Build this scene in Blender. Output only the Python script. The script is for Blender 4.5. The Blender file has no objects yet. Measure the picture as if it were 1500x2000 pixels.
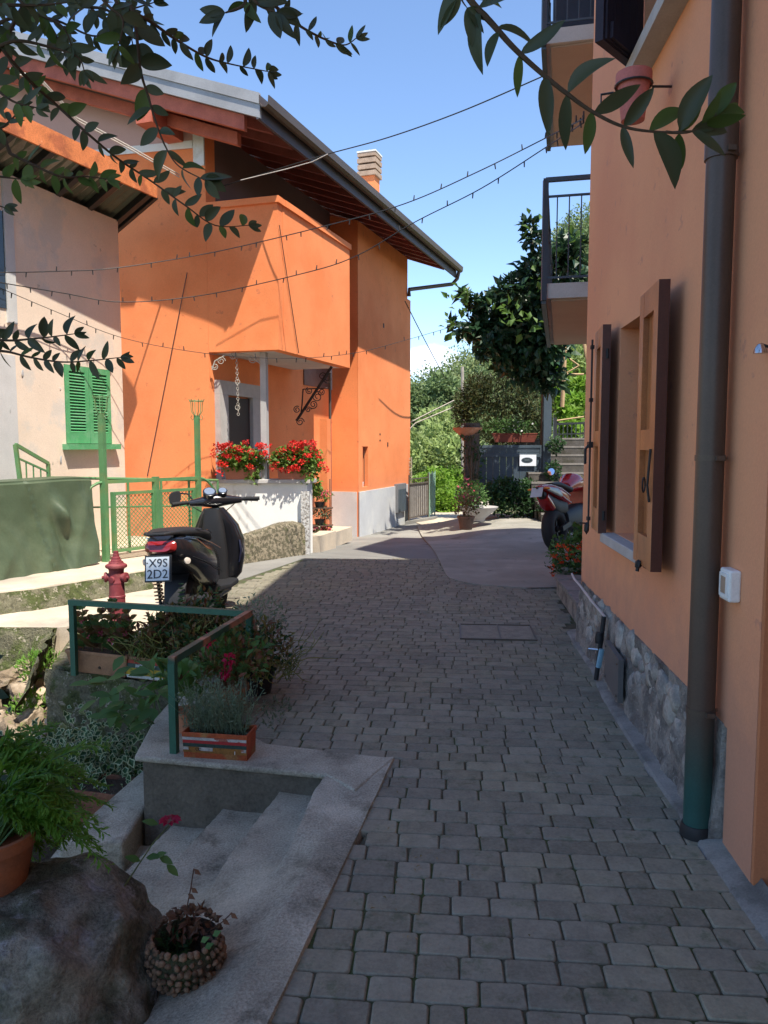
import bpy, bmesh, math, random
from mathutils import Vector, Matrix, noise as mnoise
R=random.Random(7)
rad=math.radians
sc=bpy.context.scene
# ------------------------------------------------------------ camera
CAMH=1.55; PITCH=rad(5.0)
cam_d=bpy.data.cameras.new('camera'); cam=bpy.data.objects.new('camera',cam_d); sc.collection.objects.link(cam)
cam_d.sensor_fit='HORIZONTAL'; cam_d.sensor_width=36; cam_d.lens=36.0; cam_d.clip_start=.05; cam_d.clip_end=2000
cam.location=(0,0,CAMH); cam.rotation_euler=(rad(90)-PITCH,0,0)
sc.camera=cam
sc.render.resolution_x=768; sc.render.resolution_y=1024
# ------------------------------------------------------------ light
LX,LY=-.28,.46          # the way sunlight travels for one metre of fall
SUN_EL=math.atan2(1,math.hypot(LX,LY)); SUN_AZ=math.atan2(-LX,-LY)   # azimuth from +Y towards +X
w=bpy.data.worlds.new('World'); sc.world=w; w.use_nodes=True
nt=w.node_tree; nt.nodes.clear()
out=nt.nodes.new('ShaderNodeOutputWorld'); bg=nt.nodes.new('ShaderNodeBackground'); sky=nt.nodes.new('ShaderNodeTexSky')
sky.sky_type='NISHITA'; sky.sun_disc=False; sky.sun_elevation=SUN_EL; sky.sun_rotation=SUN_AZ
sky.altitude=1200; sky.air_density=1.0; sky.dust_density=.25; sky.ozone_density=3.5
bg.inputs[1].default_value=.15
# small white cloud low over the hill
tc=nt.nodes.new('ShaderNodeTexCoord'); cn=nt.nodes.new('ShaderNodeTexNoise'); cn.inputs['Scale'].default_value=22; cn.inputs['Detail'].default_value=7
def _m(op,a,b=None,c=None):
    n=nt.nodes.new('ShaderNodeMath'); n.operation=op
    for i,v in enumerate((a,b,c)):
        if v is None: continue
        if isinstance(v,(int,float)): n.inputs[i].default_value=v
        else: nt.links.new(v,n.inputs[i])
    return n.outputs[0]
sx=nt.nodes.new('ShaderNodeSeparateXYZ'); nt.links.new(tc.outputs['Generated'],sx.inputs[0]); nt.links.new(tc.outputs['Generated'],cn.inputs['Vector'])
dx=_m('MULTIPLY',_m('SUBTRACT',sx.outputs[0],.062),24); dz=_m('MULTIPLY',_m('SUBTRACT',sx.outputs[2],.102),40)
dy=_m('GREATER_THAN',sx.outputs[1],0)
rr=_m('SQRT',_m('ADD',_m('MULTIPLY',dx,dx),_m('MULTIPLY',dz,dz)))
cl=_m('MULTIPLY',_m('MULTIPLY',_m('SUBTRACT',_m('ADD',_m('SUBTRACT',1.0,rr),_m('MULTIPLY',cn.outputs[0],1.5)),.75),2.2),dy)
cl=_m('MINIMUM',_m('MAXIMUM',cl,0),.75)
mx=nt.nodes.new('ShaderNodeMixRGB'); mx.inputs[2].default_value=(6.2,6.6,7.6,1); nt.links.new(cl,mx.inputs[0])
nt.links.new(sky.outputs[0],mx.inputs[1]); nt.links.new(mx.outputs[0],bg.inputs[0]); nt.links.new(bg.outputs[0],out.inputs[0])
sd=bpy.data.lights.new('sun','SUN'); sd.energy=4.3; sd.angle=rad(.5); sd.color=(1,.93,.81)
so=bpy.data.objects.new('sun',sd); sc.collection.objects.link(so)
so.rotation_euler=Vector((LX,LY,-1)).to_track_quat('-Z','Y').to_euler(); so.location=(3,-6,20)
sc.view_settings.view_transform='Standard'; sc.view_settings.look='None'; sc.view_settings.exposure=.95; sc.view_settings.gamma=1
sc.view_settings.use_curve_mapping=False
# ------------------------------------------------------------ survey helpers: pixel of the 1500 px wide photo -> metres
CP,SP=math.cos(PITCH),math.sin(PITCH)
def ray(px,py):
    a=1000-py; return Vector((px-750,1500*CP+a*SP,-1500*SP+a*CP))
CO=Vector((0,0,CAMH))
def aY(px,py,Y): r=ray(px,py); return CO+r*(Y/r.y)
def aZ(px,py,z): r=ray(px,py); return CO+r*((z-CAMH)/r.z)
def aW(px,py,W):
    A,d=W; r=ray(px,py); n=Vector((-d.y,d.x)); t=(n.x*A.x+n.y*A.y)/(n.x*r.x+n.y*r.y); return CO+r*t
def wall_def(x,y,dx,dy): v=Vector((dx,dy)); v.normalize(); return (Vector((x,y)),v)
# ------------------------------------------------------------ materials
MATS={}
def mat(name,base,rough=.8,var=.15,scale=6,fine=60,bump=.15,bdist=.01,c2=None,c2s=2.0,c2t=.55,c2w=.1,metal=0,spec=.3,c3=None,c3s=5,c3t=.62,c3w=.06,island=0.,objrand=0.,coat=0,zgrad=None):
    if name in MATS: return MATS[name]
    m=bpy.data.materials.new(name); m.use_nodes=True; t=m.node_tree; N=t.nodes; L=t.links
    b=N['Principled BSDF']; b.inputs['Roughness'].default_value=rough; b.inputs['Metallic'].default_value=metal
    b.inputs['Specular IOR Level'].default_value=spec
    if coat: b.inputs['Coat Weight'].default_value=coat; b.inputs['Coat Roughness'].default_value=.08
    co=N.new('ShaderNodeTexCoord'); geo=N.new('ShaderNodeNewGeometry')
    def noise(s,d=6,r=.6):
        n=N.new('ShaderNodeTexNoise'); n.inputs['Scale'].default_value=s; n.inputs['Detail'].default_value=d; n.inputs['Roughness'].default_value=r
        L.new(geo.outputs['Position'],n.inputs['Vector']); return n.outputs[0]
    def ramp(f,a,c):
        n=N.new('ShaderNodeMapRange'); n.interpolation_type='SMOOTHSTEP'; n.inputs[1].default_value=a; n.inputs[2].default_value=c; L.new(f,n.inputs[0]); return n.outputs[0]
    def mixc(f,a,c,bt='MIX'):
        n=N.new('ShaderNodeMixRGB'); n.blend_type=bt
        if isinstance(f,float) or isinstance(f,int): n.inputs[0].default_value=f
        else: L.new(f,n.inputs[0])
        for i,v in ((1,a),(2,c)):
            if isinstance(v,tuple): n.inputs[i].default_value=(*v,1)
            else: L.new(v,n.inputs[i])
        return n.outputs[0]
    col=base
    if c2: col=mixc(ramp(noise(c2s),c2t-c2w,c2t+c2w),col,c2)
    if c3: col=mixc(ramp(noise(c3s,8,.7),c3t-c3w,c3t+c3w),col,c3)
    if zgrad:   # paint or soil that changes with height on the thing itself: (z0,z1,colour,noise)
        s=N.new('ShaderNodeSeparateXYZ'); L.new(geo.outputs['Position'],s.inputs[0])
        a=N.new('ShaderNodeMath'); a.operation='MULTIPLY_ADD'; L.new(noise(7),a.inputs[0]); a.inputs[1].default_value=zgrad[3]; L.new(s.outputs[2],a.inputs[2])
        n=N.new('ShaderNodeMapRange'); n.inputs[1].default_value=zgrad[0]+zgrad[3]*.5; n.inputs[2].default_value=zgrad[1]+zgrad[3]*.5; L.new(a.outputs[0],n.inputs[0])
        col=mixc(n.outputs[0],zgrad[2],col)
    hv=N.new('ShaderNodeHueSaturation')
    if isinstance(col,tuple): hv.inputs[4].default_value=(*col,1)
    else: L.new(col,hv.inputs[4])
    def cn_(f,a=.30,c=.70):
        n=N.new('ShaderNodeMapRange'); n.inputs[1].default_value=a; n.inputs[2].default_value=c; L.new(f,n.inputs[0]); return n.outputs[0]
    # value variation
    a1=N.new('ShaderNodeMath'); a1.operation='MULTIPLY_ADD'; L.new(cn_(noise(scale)),a1.inputs[0]); a1.inputs[1].default_value=2*var; a1.inputs[2].default_value=1-var
    v=a1.outputs[0]
    a2=N.new('ShaderNodeMath'); a2.operation='MULTIPLY_ADD'; L.new(cn_(noise(fine,4,.7),.34,.66),a2.inputs[0]); a2.inputs[1].default_value=var*1.6; L.new(v,a2.inputs[2]); v=a2.outputs[0]
    a2b=N.new('ShaderNodeMath'); a2b.operation='SUBTRACT'; L.new(v,a2b.inputs[0]); a2b.inputs[1].default_value=var*.8; v=a2b.outputs[0]
    if island:
        a3=N.new('ShaderNodeMath'); a3.operation='MULTIPLY_ADD'; L.new(geo.outputs['Random Per Island'],a3.inputs[0]); a3.inputs[1].default_value=2*island; L.new(v,a3.inputs[2])
        a4=N.new('ShaderNodeMath'); a4.operation='SUBTRACT'; L.new(a3.outputs[0],a4.inputs[0]); a4.inputs[1].default_value=island; v=a4.outputs[0]
    if objrand:
        oi=N.new('ShaderNodeObjectInfo')
        a3=N.new('ShaderNodeMath'); a3.operation='MULTIPLY_ADD'; L.new(oi.outputs['Random'],a3.inputs[0]); a3.inputs[1].default_value=2*objrand; L.new(v,a3.inputs[2])
        a4=N.new('ShaderNodeMath'); a4.operation='SUBTRACT'; L.new(a3.outputs[0],a4.inputs[0]); a4.inputs[1].default_value=objrand; v=a4.outputs[0]
    L.new(v,hv.inputs[2]); L.new(hv.outputs[0],b.inputs['Base Color'])
    if bump:
        bp=N.new('ShaderNodeBump'); bp.inputs['Strength'].default_value=bump; bp.inputs['Distance'].default_value=bdist
        ad=N.new('ShaderNodeMath'); ad.operation='ADD'; L.new(noise(fine,5,.65),ad.inputs[0]); L.new(noise(scale*2,4),ad.inputs[1]); L.new(ad.outputs[0],bp.inputs['Height']); L.new(bp.outputs[0],b.inputs['Normal'])
    MATS[name]=m; return m
def leafm(name,c1,c2,rough=.5,trans=.35,spec=.35):
    if name in MATS: return MATS[name]
    m=bpy.data.materials.new(name); m.use_nodes=True; t=m.node_tree; N=t.nodes; L=t.links; b=N['Principled BSDF']
    geo=N.new('ShaderNodeNewGeometry'); mx=N.new('ShaderNodeMixRGB'); mx.inputs[1].default_value=(*c1,1); mx.inputs[2].default_value=(*c2,1)
    oi=N.new('ShaderNodeObjectInfo'); ad=N.new('ShaderNodeMath'); ad.operation='ADD'; L.new(geo.outputs['Random Per Island'],ad.inputs[0]); L.new(oi.outputs['Random'],ad.inputs[1])
    fr=N.new('ShaderNodeMath'); fr.operation='FRACT'; L.new(ad.outputs[0],fr.inputs[0]); L.new(fr.outputs[0],mx.inputs[0])
    nz=N.new('ShaderNodeTexNoise'); nz.inputs['Scale'].default_value=1.7; L.new(geo.outputs['Position'],nz.inputs['Vector'])
    hv=N.new('ShaderNodeHueSaturation'); mr=N.new('ShaderNodeMapRange'); mr.inputs[3].default_value=.65; mr.inputs[4].default_value=1.35; mr.inputs[1].default_value=.3; mr.inputs[2].default_value=.7
    L.new(nz.outputs[0],mr.inputs[0]); L.new(mr.outputs[0],hv.inputs[2]); L.new(mx.outputs[0],hv.inputs[4]); L.new(hv.outputs[0],b.inputs['Base Color'])
    b.inputs['Roughness'].default_value=rough; b.inputs['Specular IOR Level'].default_value=spec
    tr=N.new('ShaderNodeBsdfTranslucent'); L.new(hv.outputs[0],tr.inputs[0]); ms=N.new('ShaderNodeMixShader'); ms.inputs[0].default_value=trans
    L.new(b.outputs[0],ms.inputs[1]); L.new(tr.outputs[0],ms.inputs[2]); L.new(ms.outputs[0],N['Material Output'].inputs[0])
    MATS[name]=m; return m
def plain(name,c,rough=.4,metal=0,spec=.5,coat=0,var=.08): return mat(name,c,rough,var,12,90,.03,.003,metal=metal,spec=spec,coat=coat)
ORANGE=mat('orange_render',(.87,.28,.105),.85,.055,1.6,45,.35,.006,c2=(.80,.225,.075),c2s=.9,c2w=.15,c3=(.66,.20,.085),c3s=7,c3t=.64,c3w=.04,zgrad=(.30,1.0,(.66,.22,.10),.6))
SALMON=mat('salmon_render',(.80,.365,.195),.88,.05,1.6,85,.45,.004,c2=(.68,.29,.16),c2s=.8,c2w=.16,c3=(.60,.27,.17),c3s=6,c3t=.64,c3w=.04,zgrad=(.42,.85,(.56,.27,.17),.55))
PALE=mat('pale_render',(.76,.62,.50),.9,.07,1.5,60,.35,.008,c2=(.64,.57,.50),c2s=1.6,c2t=.58,c2w=.05,c3=(.42,.37,.30),c3s=4.2,c3t=.67,c3w=.02)
GREYR=mat('grey_render',(.50,.51,.52),.9,.08,2,80,.25,.008,c2=(.58,.58,.56),c2s=1.2)
WHITER=mat('white_render',(.76,.76,.73),.9,.06,2,80,.22,.006,c2=(.62,.60,.54),c2s=2.4,c2t=.62,c2w=.06)
PINKR=mat('pink_render',(.56,.36,.31),.9,.05,2,80,.1,.004)
CONC=mat('concrete',(.36,.335,.29),.93,.16,3.5,110,.5,.006,c2=(.22,.20,.17),c2s=1.7,c2t=.58,c2w=.08,c3=(.12,.12,.06),c3s=4,c3t=.68,c3w=.05)
CONCL=mat('pale_concrete',(.55,.46,.35),.93,.13,3,90,.35,.006,c2=(.38,.33,.27),c2s=1.1,c2t=.56,c2w=.1)
ASPH=mat('old_asphalt',(.20,.195,.18),.93,.12,.9,120,.35,.006,c2=(.27,.26,.235),c2s=.5,c2w=.1,c3=(.11,.105,.10),c3s=2.2,c3t=.64,c3w=.03)
MOSS=mat('mossy_rubble_face',(.15,.14,.09),.96,.35,14,60,.9,.03,c2=(.075,.09,.03),c2s=8,c2t=.5,c2w=.06,c3=(.34,.30,.23),c3s=16,c3t=.6,c3w=.04)
ROCK=mat('rough_stone',(.20,.185,.16),.95,.28,5,40,.9,.02,c2=(.09,.095,.05),c2s=4,c2t=.5,c2w=.08,c3=(.36,.34,.31),c3s=11,c3t=.62,c3w=.04,island=.12)
WARMR=mat('warm_stone',(.42,.33,.24),.95,.25,6,40,.8,.02,c2=(.20,.15,.10),c2s=5,c2t=.5,c2w=.08,c3=(.13,.15,.05),c3s=9,c3t=.63,c3w=.04,island=.15)
MORT=mat('plinth_mortar',(.31,.28,.245),.95,.25,9,70,.9,.016,c2=(.17,.155,.14),c2s=6,c2t=.52,c2w=.08,c3=(.42,.40,.36),c3s=12,c3t=.64,c3w=.04)
PLST=mat('plinth_stone',(.36,.33,.29),.92,.22,8,60,.7,.012,c2=(.21,.20,.19),c2s=7,c2t=.5,c2w=.1,c3=(.46,.42,.36),c3s=15,c3t=.64,c3w=.05,island=.15,objrand=.2)
PAV=mat('paver_stone',(.222,.205,.155),.72,.17,15,75,.7,.004,c2=(.245,.225,.155),c2s=1.6,c2w=.12,c3=(.15,.155,.10),c3s=9,c3t=.60,c3w=.06,island=.15,objrand=.19,spec=.35)
JOINT=mat('paving_joint',(.085,.078,.052),.98,.3,18,90,.6,.006,c2=(.06,.08,.03),c2s=3,c2t=.52,c2w=.05)
SOIL=mat('soil',(.075,.055,.04),.98,.3,18,70,.9,.02,c2=(.05,.06,.025),c2s=3,c2t=.52,c2w=.08)
EARTH=mat('earth_and_grass',(.10,.11,.045),.98,.3,2,30,.8,.03,c2=(.16,.13,.08),c2s=.8,c2t=.55,c2w=.1)
GREENP=mat('green_railing_paint',(.085,.21,.085),.5,.12,8,90,.1,.003,spec=.4,c2=(.13,.21,.08),c2s=5,c2w=.1)
DGREEN=mat('dark_green_paint',(.028,.115,.075),.45,.12,8,90,.08,.002,spec=.45)
SHUTG=mat('shutter_green',(.085,.33,.14),.55,.1,8,80,.1,.003,c2=(.14,.37,.19),c2s=6,c2w=.1)
BROWNM=mat('brown_metal',(.105,.078,.06),.45,.1,3,120,.05,.002,spec=.5,metal=.25)
DARKM=plain('dark_metal',(.035,.037,.04),.45,.3)
BLUEM=mat('blue_grey_metal',(.055,.078,.10),.5,.12,4,80,.05,.002,spec=.4)
ZINC=mat('grey_sheet_metal',(.40,.39,.38),.5,.1,1.2,80,.05,.002,metal=.35,spec=.5,c2=(.33,.32,.31),c2s=1.6,c2w=.1)
REDWOOD=mat('red_painted_wood',(.50,.14,.085),.65,.14,6,90,.2,.003,c2=(.38,.10,.065),c2s=2.2,c2w=.12)
PURPW=mat('soffit_board',(.15,.055,.055),.7,.15,6,90,.25,.003,objrand=.12)
WOODO=mat('varnished_wood',(.42,.16,.055),.42,.18,5,120,.18,.002,c2=(.33,.12,.045),c2s=3,c2w=.14,spec=.45)
WOODD=mat('dark_stained_wood',(.085,.028,.02),.4,.15,6,120,.1,.002,spec=.45)
SLATEB=mat('dark_shutter_board',(.035,.025,.038),.6,.15,6,90,.15,.002)
TERRA=mat('terracotta',(.45,.19,.105),.8,.12,7,90,.2,.002,c2=(.50,.25,.16),c2s=6,c2w=.1)
TERRAD=mat('dull_terracotta',(.30,.16,.085),.8,.15,7,90,.2,.002,c2=(.22,.12,.07),c2s=6,c2w=.1)
STONEL=mat('sill_stone',(.44,.42,.40),.75,.1,8,120,.2,.002)
BLACKP=plain('black_gloss_plastic',(.011,.011,.014),.22,0,.5,.5)
BLACKM=plain('black_matt_plastic',(.018,.018,.02),.55,0,.4)
RUBBER=plain('tyre_rubber',(.022,.022,.023),.75,0,.3)
CHROME=plain('bright_metal',(.6,.6,.6),.25,1)
WHITEP=plain('white_paint',(.78,.78,.76),.45)
MIRG=plain('mirror_glass',(.75,.8,.9),.04,1)
REDP=plain('gloss_red',(.42,.012,.016),.25,0,.5,.6)
HYDR=mat('hydrant_red',(.20,.035,.042),.55,.18,10,90,.3,.003,c2=(.26,.07,.07),c2s=9,c2t=.6,c2w=.06,spec=.4)
TARP=mat('green_tarpaulin',(.062,.088,.05),.5,.1,2.2,50,.22,.008,c2=(.085,.112,.066),c2s=1.8,c2w=.1,spec=.4)
BARK=mat('bark',(.13,.10,.075),.9,.25,12,60,.6,.01)
TWIG=mat('twig_bark',(.085,.06,.04),.8,.2,30,150,.3,.002)
GLASS=plain('window_glass_dark',(.02,.025,.03),.08,0,.6)
# ------------------------------------------------------------ mesh helpers
OFF={}
def V(*a): return Vector(a)
class MB:
    def __init__(s): s.v=[]; s.f=[]
    def add(s,vs,fs):
        o=len(s.v); s.v+= [tuple(x) for x in vs]; s.f+= [tuple(i+o for i in q) for q in fs]; return s
    def box(s,c,size,rz=0,M=None):
        hx,hy,hz=[q/2 for q in size]; vs=[]
        for z in (-hz,hz):
            for x,y in ((-hx,-hy),(hx,-hy),(hx,hy),(-hx,hy)): vs.append(V(x,y,z))
        Mx=M if M is not None else Matrix.Rotation(rz,3,'Z')
        c=Vector(c); vs=[c+Mx@q for q in vs]
        return s.add(vs,[(3,2,1,0),(4,5,6,7),(0,1,5,4),(1,2,6,5),(2,3,7,6),(3,0,4,7)])
    def hexa(s,b,t):   # two quads, bottom and top
        return s.add(list(b)+list(t),[(3,2,1,0),(4,5,6,7),(0,1,5,4),(1,2,6,5),(2,3,7,6),(3,0,4,7)])
    def bar(s,a,b,w,h,up=V(0,0,1)):
        a=Vector(a); b=Vector(b); d=(b-a).normalized(); u=d.cross(up)
        if u.length<1e-4: u=d.cross(V(1,0,0))
        u.normalize(); v=u.cross(d); q=[(-1,-1),(1,-1),(1,1),(-1,1)]
        return s.hexa([a+u*(w/2*i)+v*(h/2*j) for i,j in q],[b+u*(w/2*i)+v*(h/2*j) for i,j in q])
    def prism(s,pts,vec):
        n=len(pts); vec=Vector(vec); p=[Vector(q) for q in pts]; t=[q+vec for q in p]
        return s.add(p+t,[tuple(range(n-1,-1,-1)),tuple(range(n,2*n))]+[(i,(i+1)%n,n+(i+1)%n,n+i) for i in range(n)])
    def slab(s,pts,z0,z1):
        return s.prism([(x,y,z0) for x,y in pts],(0,0,z1-z0))
    def tube(s,pts,r,n=8,caps=True):
        pts=[Vector(p) for p in pts]; rs=r if isinstance(r,(list,tuple)) else [r]*len(pts); vs=[]; fs=[]; up=None
        for i,p in enumerate(pts):
            d=(pts[min(i+1,len(pts)-1)]-pts[max(i-1,0)]).normalized()
            if up is None: up=d.cross(V(0,0,1) if abs(d.z)<.9 else V(1,0,0)).normalized()
            up=(up-d*up.dot(d)).normalized(); w_=d.cross(up)
            for k in range(n):
                a=2*math.pi*k/n; vs.append(p+(up*math.cos(a)+w_*math.sin(a))*rs[i])
        m=len(pts)
        for i in range(m-1):
            for k in range(n): fs.append((i*n+k,i*n+(k+1)%n,(i+1)*n+(k+1)%n,(i+1)*n+k))
        if caps: fs.append(tuple(range(n-1,-1,-1))); fs.append(tuple(range((m-1)*n,m*n)))
        return s.add(vs,fs)
    def lathe(s,prof,c=(0,0,0),n=20,M=None):
        c=Vector(c); vs=[]; fs=[]
        for r,z in prof:
            for k in range(n):
                a=2*math.pi*k/n; q=V(r*math.cos(a),r*math.sin(a),z); vs.append(c+(M@q if M is not None else q))
        m=len(prof)
        for i in range(m-1):
            for k in range(n): fs.append((i*n+k,i*n+(k+1)%n,(i+1)*n+(k+1)%n,(i+1)*n+k))
        fs.append(tuple(range(n-1,-1,-1))); fs.append(tuple(range((m-1)*n,m*n)))
        return s.add(vs,fs)
    def loft(s,secs,n=16,e=2.5):
        vs=[];fs=[]
        for c,u,v in secs:
            c=Vector(c);u=Vector(u);v=Vector(v)
            for k in range(n):
                a=2*math.pi*k/n; ca,sa=math.cos(a),math.sin(a)
                vs.append(c+u*(math.copysign(abs(ca)**(2/e),ca))+v*(math.copysign(abs(sa)**(2/e),sa)))
        m=len(secs)
        for i in range(m-1):
            for k in range(n): fs.append((i*n+k,i*n+(k+1)%n,(i+1)*n+(k+1)%n,(i+1)*n+k))
        fs.append(tuple(range(n-1,-1,-1))); fs.append(tuple(range((m-1)*n,m*n)))
        return s.add(vs,fs)
    def torus(s,c,Rr,r,axis='X',n=28,m=10,M=None,flat=1.0):
        vs=[];fs=[];c=Vector(c)
        for i in range(n):
            a=2*math.pi*i/n
            for k in range(m):
                b=2*math.pi*k/m; rad_=Rr+r*math.cos(b); h=r*flat*math.sin(b)
                q=V(h,rad_*math.cos(a),rad_*math.sin(a)) if axis=='X' else V(rad_*math.cos(a),rad_*math.sin(a),h)
                vs.append(c+(M@q if M is not None else q))
        for i in range(n):
            for k in range(m): fs.append((i*m+k,((i+1)%n)*m+k,((i+1)%n)*m+(k+1)%m,i*m+(k+1)%m))
        return s.add(vs,fs)
    def blob(s,c,rr,seed=0,amp=.2,sub=2,fr=1.3,boxy=0):
        bm=bmesh.new(); bmesh.ops.create_icosphere(bm,subdivisions=sub,radius=1); c=Vector(c); o=V(seed*3.1,seed*1.7,seed*5.3); vs=[]
        for v in bm.verts:
            d=v.co.normalized()
            if boxy: d=V(*[math.copysign(abs(q)**(1-boxy),q) for q in d]); 
            k=1+amp*(mnoise.noise(v.co*fr+o)*1.3+mnoise.noise(v.co*fr*3+o)*.5)
            vs.append(c+V(d.x*rr[0],d.y*rr[1],d.z*rr[2])*k)
        fs=[tuple(v.index for v in f.verts) for f in bm.faces]; bm.free(); return s.add(vs,fs)
    def build(s,name,m,parent=None,smooth=False,kind=None,label=None):
        off=OFF.get(parent.name,Vector()) if parent is not None else Vector()
        me=bpy.data.meshes.new(name); me.from_pydata([(x-off.x,y-off.y,z-off.z) for x,y,z in s.v],[],s.f); me.update()
        if smooth:
            me.polygons.foreach_set('use_smooth',[True]*len(me.polygons))
            try: me.set_sharp_from_angle(angle=rad(smooth if smooth is not True else 45))
            except Exception: pass
        me.materials.append(m); o=bpy.data.objects.new(name,me); sc.collection.objects.link(o)
        if parent is not None: o.parent=parent; OFF[o.name]=off
        if kind: o['kind']=kind
        if label: o['label']=label
        return o
def split_build(mb,name,m,parent):
    # every separate piece of the collector becomes an object of its own
    par=list(range(len(mb.v)))
    def fd(i):
        while par[i]!=i: par[i]=par[par[i]]; i=par[i]
        return i
    for f in mb.f:
        for k in f[1:]: par[fd(k)]=fd(f[0])
    g={}
    for f in mb.f: g.setdefault(fd(f[0]),[]).append(f)
    for fs in g.values():
        ids=sorted({i for f in fs for i in f}); mp_={i:k for k,i in enumerate(ids)}
        n=MB(); n.v=[mb.v[i] for i in ids]; n.f=[tuple(mp_[i] for i in f) for f in fs]; n.build(name,m,parent,smooth=True)
def thing(name,label,cat,loc=(0,0,0),group=None,local=False,rz=0):
    o=bpy.data.objects.new(name,None); sc.collection.objects.link(o); o.location=loc; o.rotation_euler=(0,0,rz); o.empty_display_size=.2
    OFF[o.name]=Vector() if local else Vector(loc)
    o['label']=label; o['category']=cat
    if group: o['group']=group
    return o
def tag(o,label,cat,group=None):
    o['label']=label; o['category']=cat
    if group: o['group']=group
    return o
def struct(o): o['kind']='structure'; return o
def piece(name,src,parent,loc=(0,0,0),rot=(0,0,0),scale=(1,1,1)):
    o=bpy.data.objects.new(name,src); sc.collection.objects.link(o); o.parent=parent; o.location=loc; o.rotation_euler=rot; o.scale=scale; return o
def copy_tree(src,loc,rz=None,label=None):
    r=src.copy(); sc.collection.objects.link(r); r.location=loc
    if rz is not None: r.rotation_euler=(0,0,rz)
    if label: r['label']=label
    for ch in list(src.children):
        c=ch.copy(); sc.collection.objects.link(c); c.parent=r
        for g in list(ch.children):
            d=g.copy(); sc.collection.objects.link(d); d.parent=c
    return r
def text(body,size,m,parent,Mx,name='lettering',ext=.0015):
    cu=bpy.data.curves.new(name,'FONT'); cu.body=body; cu.size=size; cu.extrude=ext; cu.align_x='CENTER'; cu.align_y='CENTER'; cu.resolution_u=3
    t=bpy.data.objects.new('tmp',cu); sc.collection.objects.link(t); dg=bpy.context.evaluated_depsgraph_get(); dg.update()
    me=bpy.data.meshes.new_from_object(t.evaluated_get(dg)); bpy.data.objects.remove(t); me.name=name
    me.transform(Mx); off=OFF.get(parent.name,Vector()); me.transform(Matrix.Translation(-off)); me.materials.clear(); me.materials.append(m)
    o=bpy.data.objects.new(name,me); sc.collection.objects.link(o); o.parent=parent; OFF[o.name]=off; return o
def leaf_add(mb,p,d,n,L,w,fold=.25,seg=1):
    # a leaf from p along d, face normal n; pointed oval, folded along its midrib
    s=d.cross(n).normalized(); n=s.cross(d).normalized()
    if seg==1:
        vs=[p,p+d*L*.45+s*w*.5+n*w*fold,p+d*L*.5-n*0,p+d*L*.45-s*w*.5+n*w*fold,p+d*L-n*L*.08]
        mb.add(vs,[(0,1,2),(0,2,3),(1,4,2),(2,4,3)])
    else:
        vs=[p]; 
        prof=[(.18,.28),(.42,.5),(.7,.38),(.88,.18)]
        for t,wd in prof:
            dr=-n*L*.12*t*t
            vs+= [p+d*L*t+s*w*wd*1.0+n*w*fold*wd+dr,p+d*L*t+dr,p+d*L*t-s*w*wd+n*w*fold*wd+dr]
        vs.append(p+d*L-n*L*.13)
        fs=[(0,1,2),(0,2,3)]
        for k in range(3):
            a=1+3*k; b=a+3; fs+= [(a,b,b+1,a+1),(a+1,b+1,b+2,a+2)]
        fs+= [(10,13,11),(11,13,12)]
        mb.add(vs,fs)
def rdir(r): 
    z=r.uniform(-1,1); a=r.uniform(0,2*math.pi); q=math.sqrt(1-z*z); return V(q*math.cos(a),q*math.sin(a),z)
def cloud(mb,c,rr,n,L,w,seed=1,shell=.55,up=.4,fold=.25,seg=1,droop=0,out_=.6):
    r=random.Random(seed); c=Vector(c)
    for i in range(n):
        d=rdir(r); k=(shell+(1-shell)*r.random()) if r.random()<.75 else r.random()
        k*=1+.25*mnoise.noise(d*1.8+V(seed,0,0))
        p=c+V(d.x*rr[0],d.y*rr[1],d.z*rr[2])*k
        dd=(d*out_+rdir(r)*.8+V(0,0,up-droop)).normalized(); nn=(rdir(r)*.7+V(0,-.2,.9)+d*.4).normalized()
        s=r.uniform(.65,1.3); leaf_add(mb,p,dd,nn,L*s,w*s,fold,seg)
    return mb
# ============================================================ GROUND
D1=V(.322,.947,0).normalized(); D2=V(.947,-.322,0).normalized()
def smooth(a,b,x): t=max(0,min(1,(x-a)/(b-a))); return t*t*(3-2*t)
# natural ground far out: one sheet with a hole-free grid, low under the built ground, valley behind, reaching the horizon
def far_h(x,y):
    if -7<x<12 and -8<y<21.5: return -1.15
    d=max(0,y-21.5)
    return -1.15-2.5*smooth(0,30,d)+.4*mnoise.noise(V(x*.05,y*.05,0))*min(1,d*.1)
mb=MB(); xs=[-900,-500,-250,-120,-70,-45,-30,-20,-14,-10,-7.01,-6.9,0,6,11.9,12.01,16,22,30,40,55,80,140,300,500,900]; ys=[-900,-400,-150,-60,-30,-15,-8.01,-7.9,5,12,21.4,21.6,25,30,36,44,55,70,90,130,200,350,600,900]
for y in ys:
    for x in xs: mb.v.append((x,y,far_h(x,y)))
nx=len(xs)
for j in range(len(ys)-1):
    for i in range(nx-1): mb.f.append((j*nx+i,j*nx+i+1,(j+1)*nx+i+1,(j+1)*nx+i))
struct(mb.build('ground',EARTH,smooth=True))
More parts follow.
